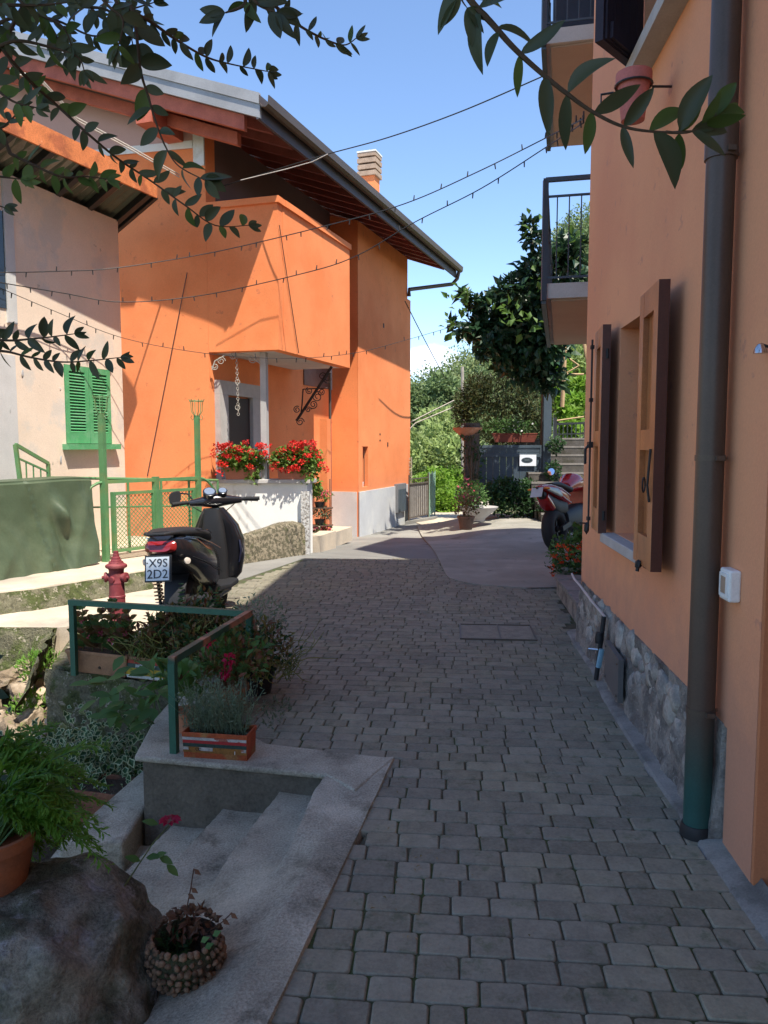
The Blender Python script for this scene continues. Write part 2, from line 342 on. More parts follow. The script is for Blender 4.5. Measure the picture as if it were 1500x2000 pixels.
# alley base (joint bed under the pavers) and old asphalt beyond
PX=[(-.53,1.0),(-.04,3.58),(-.62,3.80),(-.95,4.2),(-.92,4.9),(-1.62,6.0),(-1.72,8.2),(-1.02,10.45),(.80,10.40),(.78,9.1),(.90,8.62),(1.20,8.36),(1.95,8.40),(1.70,6.9),(1.56,6.3),(1.56,5.9),(1.54,5.2),(1.44,4.6),(1.37,3.7),(1.30,2.75),(1.28,2.4),(1.36,1.0)]
base=MB().slab([(-.6,-3),(-.6,1.0),(.10,3.60),(-.62,3.9),(-1.0,4.25),(-1.0,4.95),(-1.75,6.0),(-1.85,8.2),(-1.15,10.6),(.95,10.5),(.95,8.7),(2.0,8.5),(1.95,6.5),(1.65,5.9),(1.65,3),(1.6,-3)],-.16,-.009)
paving=struct(base.build('paving',JOINT))
def inside(x,y,P):
    c=False;n=len(P)
    for i in range(n):
        x1,y1=P[i];x2,y2=P[(i+1)%n]
        if (y1>y)!=(y2>y) and x<(x2-x1)*(y-y1)/(y2-y1)+x1: c=not c
    return c
def paver_mesh(name,W,D,seed):
    r=random.Random(seed); g=.0022; ch=.0035; pts=[]
    hx,hy=W/2-g,D/2-g
    for cx,cy in ((-1,-1),(1,-1),(1,1),(-1,1)):
        rr_=r.uniform(.005,.014); jx=r.uniform(-.002,.002); jy=r.uniform(-.002,.002)
        for k in range(3):
            a={(-1,-1):180,(1,-1):270,(1,1):0,(-1,1):90}[(cx,cy)]+45*k
            pts.append((cx*(hx-rr_)+rr_*math.cos(rad(a))+jx,cy*(hy-rr_)+rr_*math.sin(rad(a))+jy))
    n=12; vs=[];lo=-.03
    for sc_,z in ((1,lo),(1,-.006),(1-ch/min(hx,hy),-.0012)):
        for x,y in pts: vs.append((x*sc_,y*sc_,z))
    vs.append((0,0,-.0012))
    fs=[]
    for L_ in range(2):
        for k in range(n): fs.append((L_*n+k,L_*n+(k+1)%n,(L_+1)*n+(k+1)%n,(L_+1)*n+k))
    for k in range(n): fs.append((2*n+k,2*n+(k+1)%n,3*n))
    return vs,fs
PM={}
for W in (.10,.13,.16,.19):
    for k in range(3):
        vs,fs=paver_mesh('p',W,.104,int(W*100)*7+k); me=bpy.data.meshes.new('paver'); me.from_pydata(vs,[],fs); me.materials.append(PAV)
        me.polygons.foreach_set('use_smooth',[len(q.vertices)==4 for q in me.polygons]); PM[(W,k)]=(me,vs,fs)
rp=random.Random(3); ang=math.atan(-.083); ux,uy=math.cos(ang),math.sin(ang); allp=[]
row=0
for row in range(0,100):
    v=1.55+row*.104; u=-2.4+rp.uniform(0,.16)
    while u<2.2:
        W=rp.choice((.10,.13,.13,.16,.16,.19)) ; x=(u+W/2)*ux-v*uy; y=(u+W/2)*uy+v*ux+.0
        if inside(x,y,PX):
            allp.append((x,y,W))
        u+=W+.0005
def vis(x,y):
    if y<.5: return False
    yy=y*CP+CAMH*SP; px=750+1500*x/yy; py=1000+1500*(CAMH*CP-y*SP)/yy
    return -80<px<1580 and py<2080
vp=[p for p in allp if vis(p[0],p[1])]; vp.sort(key=lambda p:p[1]); near=vp[:300]; ns=set(near); rest=[p for p in allp if p not in ns]
def pj(): return (rp.gauss(0,.0008),rp.gauss(0,.0028),rp.gauss(0,.0028),rp.gauss(0,.008))
for x,y,W in near:
    z,a,b,c=pj(); piece('paver',PM[(W,rp.randrange(3))][0],paving,(x,y,z),(a,b,ang+c),(rp.uniform(.985,1.0),rp.uniform(.98,1),1))
mb=MB()
for x,y,W in rest:
    z,a,b,c=pj(); _,vs,fs=PM[(W,rp.randrange(3))]; ca,sa=math.cos(ang+c),math.sin(ang+c)
    mb.add([(x+q[0]*ca-q[1]*sa,y+q[0]*sa+q[1]*ca,q[2]+z+q[0]*b*.6-q[1]*a*.6) for q in vs],fs)
mb.build('paver_field',PAV,paving,kind='stuff')
# drain cover set in the pavers
cvr=thing('drain_cover','square paver-filled drain cover with thin metal frame, let into the shaded paving','drain cover',aZ(970,1235,.001),local=True,rz=ang)
m_=MB()
for s in (-1,1): m_.box((s*.30,0,.004),(.012,.50,.012)); m_.box((0,s*.25,.004),(.61,.012,.0122))
m_.box((.02,0,.003),(.010,.49,.010)); m_.build('frame',BROWNM,cvr)
mt=MB().box((0,0,-.004),(.588,.488,.012)); mt.build('tray',mat('cover_tray',(.23,.21,.165),.85,.2,12,90,.5,.004),cvr)
# asphalt road beyond
struct(MB().slab([(-2.6,8.6),(-1.85,8.2),(-1.10,10.45),(-1.2,10.9),(-3.4,10.9)],-.16,-.004).build('road',ASPH))
mb=MB(); nr_=30
for j in range(nr_+1):
    y=10.38+9.6*j/nr_; z=-.004-.27*smooth(10.3,16.0,y)
    for x in (-2.6,-1.4,-.6,.1,.78,1.0): mb.v.append((x,y,z-.0*x))
for j in range(nr_):
    for i in range(5): a=j*6+i; mb.f.append((a,a+1,a+7,a+6))
struct(mb.build('road',ASPH,smooth=True))
# concrete apron on the right, rounded corner, a little proud
ap=[(.74,17.2),(.74,9.25)]
for k in range(9):
    a=math.pi+math.pi/2*k/8; ap.append((1.55+.80*math.cos(a),9.05+.83*math.sin(a)))
ap+=[(2.6,8.18),(5.5,8.18),(6.5,17.2)]
APR=mat('apron_concrete',(.27,.255,.215),.93,.14,2.2,110,.4,.006,c2=(.33,.31,.265),c2s=.9,c2t=.55,c2w=.08,c3=(.12,.12,.11),c3s=2.6,c3t=.64,c3w=.03)
mb=MB(); nyr=44
for j in range(nyr+1):
    y=8.22+9.0*j/nyr; xl_=.74 if y>9.05 else 1.55-.81*math.sqrt(max(0,1-((9.05-y)/.83)**2))
    for i in range(9):
        t=i/8; x=xl_+(6.2-xl_)*t**1.6; mb.v.append((x,y,.010-.25*smooth(10.3,16,y)*(1-smooth(.8,2.4,x))+.006*mnoise.noise(V(x*2,y*2,8))))
for j in range(nyr):
    for i in range(8): a=j*9+i; mb.f.append((a,a+1,a+10,a+9))
e_0=len(mb.v)
for j in range(nyr+1): q=mb.v[j*9]; mb.v.append((q[0]+.004,q[1],q[2]-.05))
for j in range(nyr): mb.f.append((j*9,j*9+9,e_0+j+1,e_0+j))
struct(mb.build('pavement',APR,smooth=40))
# skirting of mortar between the pavers and the right house wall
mb=MB(); L_=[(1.18,1.0),(1.22,2.4),(1.24,2.75),(1.29,3.7),(1.36,4.6),(1.45,5.2),(1.50,5.9),(1.55,6.3)]; n=len(L_)
for x,y in L_: mb.v+= [(x-.035,y,-.02),(x-.012,y,.011+.002*math.sin(y*9)),(x+.06,y,.022),(1.07+.083*y+.03,y,.05)]
for i in range(n-1):
    for k in range(3): mb.f.append((i*4+k,i*4+k+1,(i+1)*4+k+1,(i+1)*4+k))
struct(mb.build('mortar_skirt',mat('skirt_mortar',(.235,.225,.205),.93,.18,6,110,.5,.006,c2=(.15,.145,.13),c2s=5,c2w=.1),smooth=True))
# concrete landing with steps going down to the left
def land_z(x,y):
    e=[(-.30+.02*math.sin(y*7)),-.56,-.86,-1.14]; st=0
    xo=x-(y-3.3)*.22
    for q in e:
        st-=.115*smooth(q+.005,q-.005,xo)
    ramp=-.40*max(0,min(1.2,(-.46+(y-1.2)*.205-.13-x)/1.0))
    t=smooth(3.02,2.72,y); t2=smooth(3.66-.23*(x+.26)/-1.0*-1,3.70,y) if False else 0
    z=st*(1-t)+ramp*t+.011
    return z+.006*mnoise.noise(V(x*5,y*5,0))+.002*mnoise.noise(V(x*25,y*25,3))
mb=MB(); NX,NY=230,90; x0,x1,y0,y1=-1.62,.12,1.2,3.68
for j in range(NY+1):
    for i in range(NX+1):
        y=y0+(y1-y0)*j/NY; xe=-.46+(y-1.2)*(.50/2.44)+.0
        x=x0+(xe-x0)*i/NX; mb.v.append((x,y,land_z(x,y)))
for j in range(NY):
    for i in range(NX): a=j*(NX+1)+i; mb.f.append((a,a+1,a+NX+2,a+NX+1))
e0=len(mb.v)
for j in range(NY+1):
    a=mb.v[j*(NX+1)+NX]; mb.v.append((a[0]+.012,a[1],-.05))
for j in range(NY): mb.f.append((j*(NX+1)+NX,e0+j,e0+j+1,(j+1)*(NX+1)+NX))
LANDC=mat('landing_concrete',(.36,.325,.25),.95,.34,3,105,1.2,.007,c2=(.46,.42,.33),c2s=2.1,c2t=.5,c2w=.12,c3=(.22,.20,.15),c3s=5,c3t=.6,c3w=.08)
struct(mb.build('steps',LANDC,smooth=38))
mb=MB(); rl0=random.Random(12)
for k in range(90):
    x=rl0.uniform(-.3,1.3); y=rl0.uniform(2.0,8.0)
    if rl0.random()<.6: x=.07*y+(1.12 if rl0.random()<.6 else -.28)+rl0.gauss(0,.06); y=y if x>.6 else rl0.uniform(2.2,3.5)
    a=rl0.uniform(0,6.28); leaf_add(mb,V(x,y,.006),V(math.cos(a),math.sin(a),.1),V(rl0.gauss(0,.3),rl0.gauss(0,.3),1).normalized(),rl0.uniform(.010,.026),.009,.3)
mb.build('leaf_litter',leafm('leaf_litter_brown',(.30,.22,.12),(.16,.14,.05)),kind='stuff')
# top slab behind the steps and its stained retaining face
rt=[(-1.20,3.70),(-.27,3.49),(-.02,3.30),(.05,3.64),(-.62,3.83),(-.93,4.2),(-.95,4.95),(-1.28,4.95),(-1.26,4.2)]
FACE=mat('stained_concrete_face',(.20,.17,.14),.95,.25,4,60,.8,.012,c2=(.085,.08,.06),c2s=2.6,c2t=.48,c2w=.07,c3=(.30,.25,.20),c3s=4,c3t=.6,c3w=.06,zgrad=(-.06,.0,(.15,.13,.10),.02))
rw=thing('retaining_wall','low stained concrete retaining wall with pale rounded top behind the steps','wall',(-.7,3.7,0))
m_=MB(); m_.slab([(-1.20,3.70),(-.27,3.49),(-.05,3.62),(-.62,3.81),(-.95,4.2),(-.97,5.05),(-1.26,5.05),(-1.26,4.2)],-1.0,-.012); m_.build('wall_face',FACE,rw)
m_=MB(); m_.slab([(-1.235,3.675),(-.27,3.465),(-.13,3.30),(.05,3.655),(-.60,3.84),(-.93,4.2),(-.945,5.05),(-1.28,5.05),(-1.29,4.2)],-.011,.018)
o=m_.build('coping',LANDC,rw); bv=o.modifiers.new('bevel','BEVEL'); bv.width=.012; bv.segments=3
bk=thing('concrete_block','smooth pale concrete block at the foot of the retaining wall, left of the steps','block',(-1.45,3.85,-.8))
m_=MB().hexa([(-1.60,3.42,-.9),(-1.22,3.42,-.9),(-1.22,4.3,-.9),(-1.5,4.3,-.9)],[(-1.52,3.45,-.30),(-1.22,3.45,-.30),(-1.22,4.3,-.29),(-1.36,4.3,-.29)])
o=m_.build('block',LANDC,bk); bv=o.modifiers.new('bevel','BEVEL'); bv.width=.02; bv.segments=3
# back retaining wall of the garden pit carrying the planters
bw=thing('garden_wall','rough stained garden wall below the terracotta planter','wall',(-1.8,5.1,-.5))
mb=MB(); NX=36; NZ=16; A=V(-2.34,5.26,0); B=V(-1.26,4.86,0)
for j in range(NZ+1):
    for i in range(NX+1):
        p=A.lerp(B,i/NX); z=-1.1+1.1*j/NZ; k=.05*mnoise.noise(V(p.x*4,z*4,1))+.02*mnoise.noise(V(p.x*13,z*13,2)); q=p-V(.35,.93,0)*(k+.03+.10*(1-j/NZ)); mb.v.append((q.x,q.y,z))
for j in range(NZ):
    for i in range(NX): a=j*(NX+1)+i; mb.f.append((a,a+1,a+NX+2,a+NX+1))
mb.build('wall_face',MOSS,bw,smooth=True)
MB().slab([(-2.34,5.30),(-1.24,4.90),(-1.0,5.3),(-1.2,5.6),(-2.2,5.62),(-2.2,6.6),(-2.62,6.5)],-1.1,.004).build('wall_top',MOSS,bw)
# hydrant forecourt (pale concrete, flat) and upper terrace with its kerb
fc=[(-2.5,6.6),(-2.3,5.64),(-1.22,5.62),(-1.0,5.06),(-1.02,4.96),(-1.75,6.0),(-1.86,8.2),(-2.6,8.6),(-3.0,8.6),(-3.6,7.0),(-6,6.95),(-6,6.52),(-2.78,6.46)]
struct(MB().slab(fc,-.6,-.006).build('forecourt',CONCL))
ter=[(-9,6.2),(-4.3,6.55),(-3.35,7.28),(-2.62,8.35),(-2.22,9.3),(-2.12,10.15),(-2.3,10.98),(-1.3,13.6),(-9,14)]
terr=struct(MB().slab(ter,-.3,.19).build('terrace',CONCL)); bv=terr.modifiers.new('bevel','BEVEL'); bv.width=.02; bv.segments=2
# mossy faces: grid strips with bumps along polylines
def strip(name,label,cat,pts,zt,zb,m,out=.10,amp=.05,seed=0,res=.05):
    mb=MB(); P=[Vector((*p,0)) for p in pts]; L=[0]
    for i in range(1,len(P)): L.append(L[-1]+(P[i]-P[i-1]).length)
    n=max(4,int(L[-1]/res)); nz=max(4,int(max(.2,zt[0]-zb[0])/res*1.2))
    for j in range(nz+1):
        for i in range(n+1):
            s=L[-1]*i/n; k=0
            while k<len(P)-2 and s>L[k+1]: k+=1
            t=(s-L[k])/(L[k+1]-L[k]); p=P[k].lerp(P[k+1],t); d=(P[k+1]-P[k]).normalized(); nn=V(d.y,-d.x,0)
            a=i/n; top=zt[0]+(zt[1]-zt[0])*a; bot=zb[0]+(zb[1]-zb[0])*a; f=j/nz; z=bot+(top-bot)*f
            o=out*(1-f)+amp*(mnoise.noise(V(s*5,z*5,seed))+.5*mnoise.noise(V(s*14,z*14,seed)))+.012
            q=p+nn*o; mb.v.append((q.x,q.y,z+.0))
    for j in range(nz):
        for i in range(n): a=j*(n+1)+i; mb.f.append((a,a+1,a+n+2,a+n+1))
    o=mb.build(name,m,smooth=True); tag(o,label,cat); return o
strip('kerb_wall','mossy rough face of the upper terrace kerb running back to the red hydrant','wall',[(-6,6.42),(-4.3,6.55),(-3.35,7.28),(-2.62,8.35)],(.17,.17),(-.03,-.03),MOSS,.16,.03,1,.035)
strip('kerb_wall','smooth pale kerb face of the terrace behind the black scooter','wall',[(-2.62,8.35),(-2.22,9.3),(-2.12,10.15)],(.18,.18),(-.03,-.03),CONCL,.01,.006,2,.06)
strip('garden_wall','sunlit mossy wall face of the garden pit at the left edge, below the pale ledge','wall',[(-6,6.50),(-2.78,6.44),(-2.44,5.24)],(.0,.0),(-.34,-.34),MOSS,.12,.045,3,.04)
# pit ground
mb=MB(); n=60
for j in range(n+1):
    for i in range(n+1):
        x=-6+4.9*i/n; y=.2+6.4*j/n
        z=-.78+.42*smooth(5.2,6.5,y)*smooth(-1.6,-2.4,x)+.06*mnoise.noise(V(x*3,y*3,0))+.03*mnoise.noise(V(x*9,y*9,5))-.0
        mb.v.append((x,y,z))
for j in range(n):
    for i in range(n): a=j*(n+1)+i; mb.f.append((a,a+1,a+n+2,a+n+1))
struct(mb.build('garden_soil',SOIL,smooth=True))
# loose and laid stones in the pit
st=thing('dry_stone_bank','sunlit dry stone bank of loose warm stones below the mossy wall at left edge','stone bank',(-2.9,5.9,-.5))
rs=random.Random(11)
sm=[]
for k in range(7):
    b=MB().blob((0,0,0),(1,.8,.55),k+3,.3,2,1.5,.25); me=bpy.data.meshes.new('stone'); me.from_pydata(b.v,[],b.f); me.materials.append(WARMR); sm.append(me)
for k in range(90):
    t=rs.random(); x=-3.7+1.5*rs.random(); y=6.25-1.9*t+rs.uniform(-.1,.1)
    z=-.30-.36*t+rs.uniform(-.03,.03); s=rs.uniform(.05,.13)
    if x>-2.3 and y>4.9: continue
    piece('stone',rs.choice(sm),st,(x+2.9,y-5.9,z+.5),(rs.uniform(-.5,.5),rs.uniform(-.5,.5),rs.uniform(0,6)),(s*1.25,s,s))
# ============================================================ LEFT HOUSE
C0=V(-.50,15.0,0); E0=V(.54,18.06,0); d1r=(E0-C0).normalized()
S0=V(-2.47,10.98,0); J0=V(-3.86,11.46,0); N0=V(-1.44,10.67,0)
dA=(J0-S0).normalized()
def inter(p,d,q,e):
    t=((q.x-p.x)*e.y-(q.y-p.y)*e.x)/(d.x*e.y-d.y*e.x); return p+d*t
K0=inter(S0,D1,C0,-D2)          # inner corner of the porch
PN=V(-1.52,9.79,5.8); PF=V(1.745,18.79,5.8); gd=(PF-PN).normalized(); gn=V(-gd.y,gd.x,0)   # gn points up the slope
WV=(Vector((PN.x,PN.y)),Vector((D2.x,D2.y))); vg=aW(85,80,WV); TS=(vg.z-5.8)/max(.1,(vg-PN).dot(gn))
def zr(x,y): return 5.8+TS*max(0,min(1e9,(V(x,y,0)-V(PN.x,PN.y,0)).dot(gn)))
house=thing('orange_house','two-storey bright orange house with overhanging grey metal roof and boxed balcony','house',(-1.5,13,0))
T=.25
def wallp(p,q,z0,zt0,zt1,m,name,th=T,side=1,parent=house):
    d=(q-p).normalized(); nrm=V(-d.y,d.x,0)*side
    return MB().hexa([(p.x,p.y,z0),(q.x,q.y,z0),(q.x+nrm.x*th,q.y+nrm.y*th,z0),(p.x+nrm.x*th,p.y+nrm.y*th,z0)],
      [(p.x,p.y,zt0),(q.x,q.y,zt1),(q.x+nrm.x*th,q.y+nrm.y*th,zt1),(p.x+nrm.x*th,p.y+nrm.y*th,zt0)]).build(name,m,parent)
def soff(p): return zr(p.x,p.y)-.30
# gable wall A (left), front upper wall, right wall with the slit window, back and far walls
J1=J0+dA*4.5
wallp(S0,J0,-.2,soff(S0),soff(J0),ORANGE,'wall',side=-1)
wallp(J0+dA*.002,J1,4.3,soff(J0),soff(J1),ORANGE,'wall',side=-1)
wallp(S0+D1*.252,K0,-.2,4.9,4.9,ORANGE,'wall',side=1)
UPW=mat('upper_wall_dark',(.155,.10,.10),.9,.08,2,60,.2,.005)  # upper side wall in a darker, greyer tone than the orange below
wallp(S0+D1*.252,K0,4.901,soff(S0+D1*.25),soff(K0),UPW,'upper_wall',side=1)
wallp(K0-D2*.3,C0-D2*.003+D1*0,-.2,soff(K0),soff(C0),ORANGE,'wall',side=1)
def wall_holes(p,q,z0,z1f,holes,m,parent,th=T,side=1,name='wall'):
    d=(q-p).normalized(); L=(q-p).length; nrm=V(-d.y,d.x,0)*side
    ss=sorted(set([0,L]+[h[0] for h in holes]+[h[1] for h in holes])); mb=MB()
    for a,b in zip(ss[:-1],ss[1:]):
        zz=[z0]; hs=sorted([h for h in holes if h[0]<=a+1e-6 and h[1]>=b-1e-6],key=lambda h:h[2])
        segs=[];cur=z0
        for h in hs: segs.append((cur,h[2],h[2])); cur=h[3]
        segs.append((cur,None,None))
        for s0_,t0,t1 in segs:
            P=p+d*a;Q=p+d*b; ta=z1f(P) if t0 is None else t0; tb=z1f(Q) if t0 is None else t1
            if ta-s0_<1e-4: continue
            mb.hexa([(P.x,P.y,s0_),(Q.x,Q.y,s0_),(Q.x+nrm.x*th,Q.y+nrm.y*th,s0_),(P.x+nrm.x*th,P.y+nrm.y*th,s0_)],[(P.x,P.y,ta),(Q.x,Q.y,tb),(Q.x+nrm.x*th,Q.y+nrm.y*th,tb),(P.x+nrm.x*th,P.y+nrm.y*th,ta)])
    return mb.build(name,m,parent)
WR=(C0.xy,d1r.xy)
a=aW(706,872,WR); b=aW(719,950,WR); sa=(V(a.x,a.y,0)-C0).length; sb=(V(b.x,b.y,0)-C0).length
FARR=E0+d1r*.0
wall_holes(C0,E0,-.5,soff,[(sa,sb,b.z,a.z)],ORANGE,house)
nr=V(d1r.y,-d1r.x,0)  # outward normal of right wall
pm=C0+d1r*((sa+sb)/2)
sw=MB().box((pm.x-nr.x*.2,pm.y-nr.y*.2,(a.z+b.z)/2),(.02,sb-sa,a.z-b.z),M=Matrix.Rotation(math.atan2(-d1r.x,d1r.y),3,'Z')).build('slit_window',GLASS,house)
m_=MB()
for k in range(3):
    q=C0+d1r*(sa+(sb-sa)*(k+1)/4)-nr*.05; m_.tube([(q.x,q.y,b.z),(q.x,q.y,a.z)],.008,6)
m_.build('bar',BROWNM,sw)
q=C0+d1r*((sa+sb)/2)-nr*.09; MB().lathe([(.0,0),(.05,.0),(.06,.1),(.0,.1)],(q.x,q.y,b.z),10).build('white_pot',WHITEP,sw); 
# back walls, not seen from the street side
wallp(E0-d1r*.003,E0-D2*5.5,-.3,4.9,6.2,ORANGE,'wall',side=-1)
# grey painted base of right wall
def plinth(p,q,zt,m,name='plinth',proud=.03,z0=-.3,zt2=None):
    d=(q-p).normalized(); n_=V(d.y,-d.x,0); zt2=zt if zt2 is None else zt2
    a_=p+n_*proud-d*proud; b_=q+n_*proud
    return MB().hexa([(a_.x,a_.y,z0),(b_.x,b_.y,z0),(q.x,q.y,z0),(p.x,p.y,z0)],[(a_.x,a_.y,zt),(b_.x,b_.y,zt2),(q.x,q.y,zt2),(p.x,p.y,zt)]).build(name,m,house)
plinth(C0,E0,.63,GREYR,z0=-.6); 
kL=C0-D2*.58; plinth(kL,C0-D2*.031,.63,GREYR,proud=.029,z0=-.6)
# lit pier and pipe beside the porch
pq=aY(636,960,12.7); MB().box((pq.x,pq.y,.95),(.13,.16,2.05),rz=-.33).build('pier',ORANGE,house)
pp=aY(645.5,960,13.02); MB().tube([(pp.x,pp.y,0),(pp.x,pp.y,2.75)],.022,8).build('drain_pipe',BROWNM,house,smooth=True)
# small vents and marks on right wall
for (x,y) in ((749,636),(757,868),(742,848),(742,860)):
    p=aW(x,y,WR)+nr*.004; MB().box((p.x,p.y,p.z),(.012,.05,.03 if y in(848,860) else .09),M=Matrix.Rotation(math.atan2(-d1r.x,d1r.y),3,'Z')).build('wall_vent',DARKM,house)
# meter cupboard
p=aW(778,972,WR)+nr*.05; Rz=Matrix.Rotation(math.atan2(-d1r.x,d1r.y),3,'Z')
mc=MB().box(p,(.09,.62,.64),M=Rz).build('meter_cupboard',mat('grey_cupboard',(.17,.175,.185),.6,.08,6,80,.05,.002),house)
for k in range(5): MB().box(p+nr*.048+d1r*(-.24+.12*k)+V(0,0,-.05),(.006,.09,.50),M=Rz).build('panel',BLUEM,mc)
# boxed balcony
farR=inter(N0,D1,V(-.62,13.22,0),-D2); KB=inter(S0,D1,farR,-D2)
bx=[(N0.x,N0.y),(farR.x,farR.y),(KB.x,KB.y),(S0.x,S0.y)]
ins=lambda P,o:[(P[0][0]-D1.x*o+D2.x*o,P[0][1]-D1.y*o+D2.y*o),(P[1][0]+D2.x*o,P[1][1]+D2.y*o),P[2],(P[3][0]-D1.x*o-0*D2.x,P[3][1]-D1.y*o)]
# solid parapet walls of the box: front (facing us), right
def para(p,q,th,side):
    d=(q-p).normalized(); n_=V(-d.y,d.x,0)*side
    return [(p.x,p.y),(q.x,q.y),(q.x+n_.x*th,q.y+n_.y*th),(p.x+n_.x*th,p.y+n_.y*th)]
BZ0,BZ1=2.85,4.80
MB().slab(para(N0,S0+D2*.003,.16,-1),BZ0,BZ1).build('balcony_wall',ORANGE,house)
MB().slab(para(N0+D1*.162,farR-D1*.003,.16,1),BZ0,BZ1).build('balcony_wall',ORANGE,house)
fl=[(N0+D1*.163-D2*.163),(farR-D1*.003-D2*.163),(KB-D1*.003+D2*.003),(S0+D1*.163+D2*.003)]
MB().slab([(q.x,q.y) for q in fl],BZ0+.004,BZ0+.15).build('balcony_floor',GREYR,house)
cm=MB(); o_=.035
def coping(p,q,th,side,ext):
    d=(q-p).normalized(); n_=V(-d.y,d.x,0)*side; a_=p-n_*o_-d*ext; b_=q-n_*o_
    return [(a_.x,a_.y),(b_.x,b_.y),(b_.x+n_.x*(th+2*o_),b_.y+n_.y*(th+2*o_)),(a_.x+n_.x*(th+2*o_),a_.y+n_.y*(th+2*o_))]
cm.slab(coping(N0,S0+D2*.003,.16,-1,o_),BZ1,BZ1+.085); cm.slab(coping(N0+D1*.198,farR-D1*.003,.16,1,0),BZ1,BZ1+.085)
cm.build('coping',ORANGE,house)
# roof slab (towards ridge and down the far side), verge flashing, barge boards, soffit boards, rafters
def up(p,d): q=p+gn*d; return V(q.x,q.y,5.8+TS*d)
RL=7.0; roof=MB(); P0,P1=PN+V(0,0,0),PF
R0,R1=up(PN,RL),up(PF,RL)
vd=-D2; # verge direction
def along(p,base): # point on verge line at slope distance
    return base
VN=lambda s:(lambda q:V(q.x,q.y,zr(q.x,q.y)))(PN-D2*s)
VF=lambda s:(lambda q:V(q.x,q.y,zr(q.x,q.y)))(PF-D2*s)
th=V(0,0,-.05)
pts=[PN,PF,VF(7),VN(7)]
roof.hexa([p+th for p in pts],pts)
far_=[VN(7),VF(7),VF(7)-D2*6+V(0,0,-6*TS),VN(7)-D2*6+V(0,0,-6*TS)]
roof.hexa([p+th for p in far_],far_)
rf=roof.build('roof',ZINC,house)
# standing flashing along verge: two stepped bands
fl_=MB(); f2=MB(); bb=MB(); sb2=MB()
def band(mb,s0,s1,zo1,zo0,off,thk):
    a_=VN(s0)-D1*off; b_=VN(s1)-D1*off; a2=a_+D1*thk; b2=b_+D1*thk
    mb.hexa([a_+V(0,0,zo0),b_+V(0,0,zo0),b2+V(0,0,zo0),a2+V(0,0,zo0)],[a_+V(0,0,zo1),b_+V(0,0,zo1),b2+V(0,0,zo1),a2+V(0,0,zo1)])
band(fl_,0,7,.03,-.10,.02,.05); band(f2,0,7,-.102,-.26,.0,.04); fl_.build('verge_flashing',ZINC,house); f2.build('verge_flashing',ZINC,house)
band(bb,.25,7,-.26,-.44,-.06,.07); bb.build('barge_board',REDWOOD,house)
band(sb2,.55,7,-.40,-.56,-.42,.10); sb2.build('rafter',REDWOOD,house)
# soffit boarding under the roof
sf=MB(); a_=[PN+V(0,0,-.20)+D1*.05-D2*.15,PF+V(0,0,-.20)-D2*.15-D1*.05,VF(6.9)+V(0,0,-.20)-D1*.05,VN(6.9)+V(0,0,-.20)+D1*.05]
a_=[V(q.x,q.y,zr(q.x,q.y)-.14) for q in a_]; sf.hexa([q+V(0,0,-.02) for q in a_],a_); sf.build('soffit',PURPW,house)
# rafters with tails under the eave
RAFT=mat('dark_red_rafter',(.26,.075,.06),.7,.15,6,90,.25,.003)
for k in range(18):
    s=.55+k*.55
    if s>9.3: break
    p=PN+gd*s; a1=up(p,.10); b1=up(p,2.6); MB().bar(a1+V(0,0,-.22),b1+V(0,0,-.22),.09,.11).build('rafter',RAFT,house)
for k in range(5):   # purlins along the eave
    pass
# fascia + gutter along eave
g=MB(); prof=[(0,0),(.0,-.10),(-.03,-.14),(-.09,-.15),(-.13,-.12),(-.14,-.02),(-.128,-.02),(-.12,-.11),(-.09,-.135),(-.035,-.125),(-.012,-.09),(-.012,0)]
def ex(prof_,p,q,up_,mb): 
    n=len(prof_); vs=[]
    for b_ in (p,q):
        for x,z in prof_: vs.append(b_-gn*(-x)*1+V(0,0,z))
    return mb.add([v for v in vs],[tuple(range(n)),tuple(range(2*n-1,n-1,-1))]+[(i,n+i,n+(i+1)%n,(i+1)%n) for i in range(n)])
gut=MB(); gp=[(x,z-.0) for x,z in prof]; ex(gp,PN-gd*.02,PF+gd*.05,None,gut); gut.build('gutter',BROWNM,house)
MB().hexa([PN+gn*.012+V(0,0,-.27)+gd*.0,PF+gn*.012+V(0,0,-.27),PF+gn*.05+V(0,0,-.27),PN+gn*.05+V(0,0,-.27)],[PN+gn*.012+V(0,0,-.02),PF+gn*.012+V(0,0,-.02),PF+gn*.05+V(0,0,-.02),PN+gn*.05+V(0,0,-.02)]).build('fascia',mat('fascia_dark',(.10,.09,.10),.5,.1,4,80,.05,.002,metal=.2),house)
e_=PF+gn*.0-gd*.05; f_=aW(795,570,WR)
MB().tube([e_-gn*.06+V(0,0,-.14),e_-gn*.02+V(0,0,-.30),e_+gn*.1+V(0,0,-.42),f_+nr*.05+V(0,0,.05),f_+nr*.05+V(0,0,-.1)],.045,10).build('downpipe_elbow',BROWNM,house,smooth=True)
# purlin end under the verge
pz=aW(345,262,(S0.xy,dA.xy)); a_=V(pz.x,pz.y,pz.z+.05); MB().bar(a_+D1*.3,a_-D1*.75,.24,.36).build('purlin',REDWOOD,house)
pz=aW(392,330,(S0.xy,dA.xy))
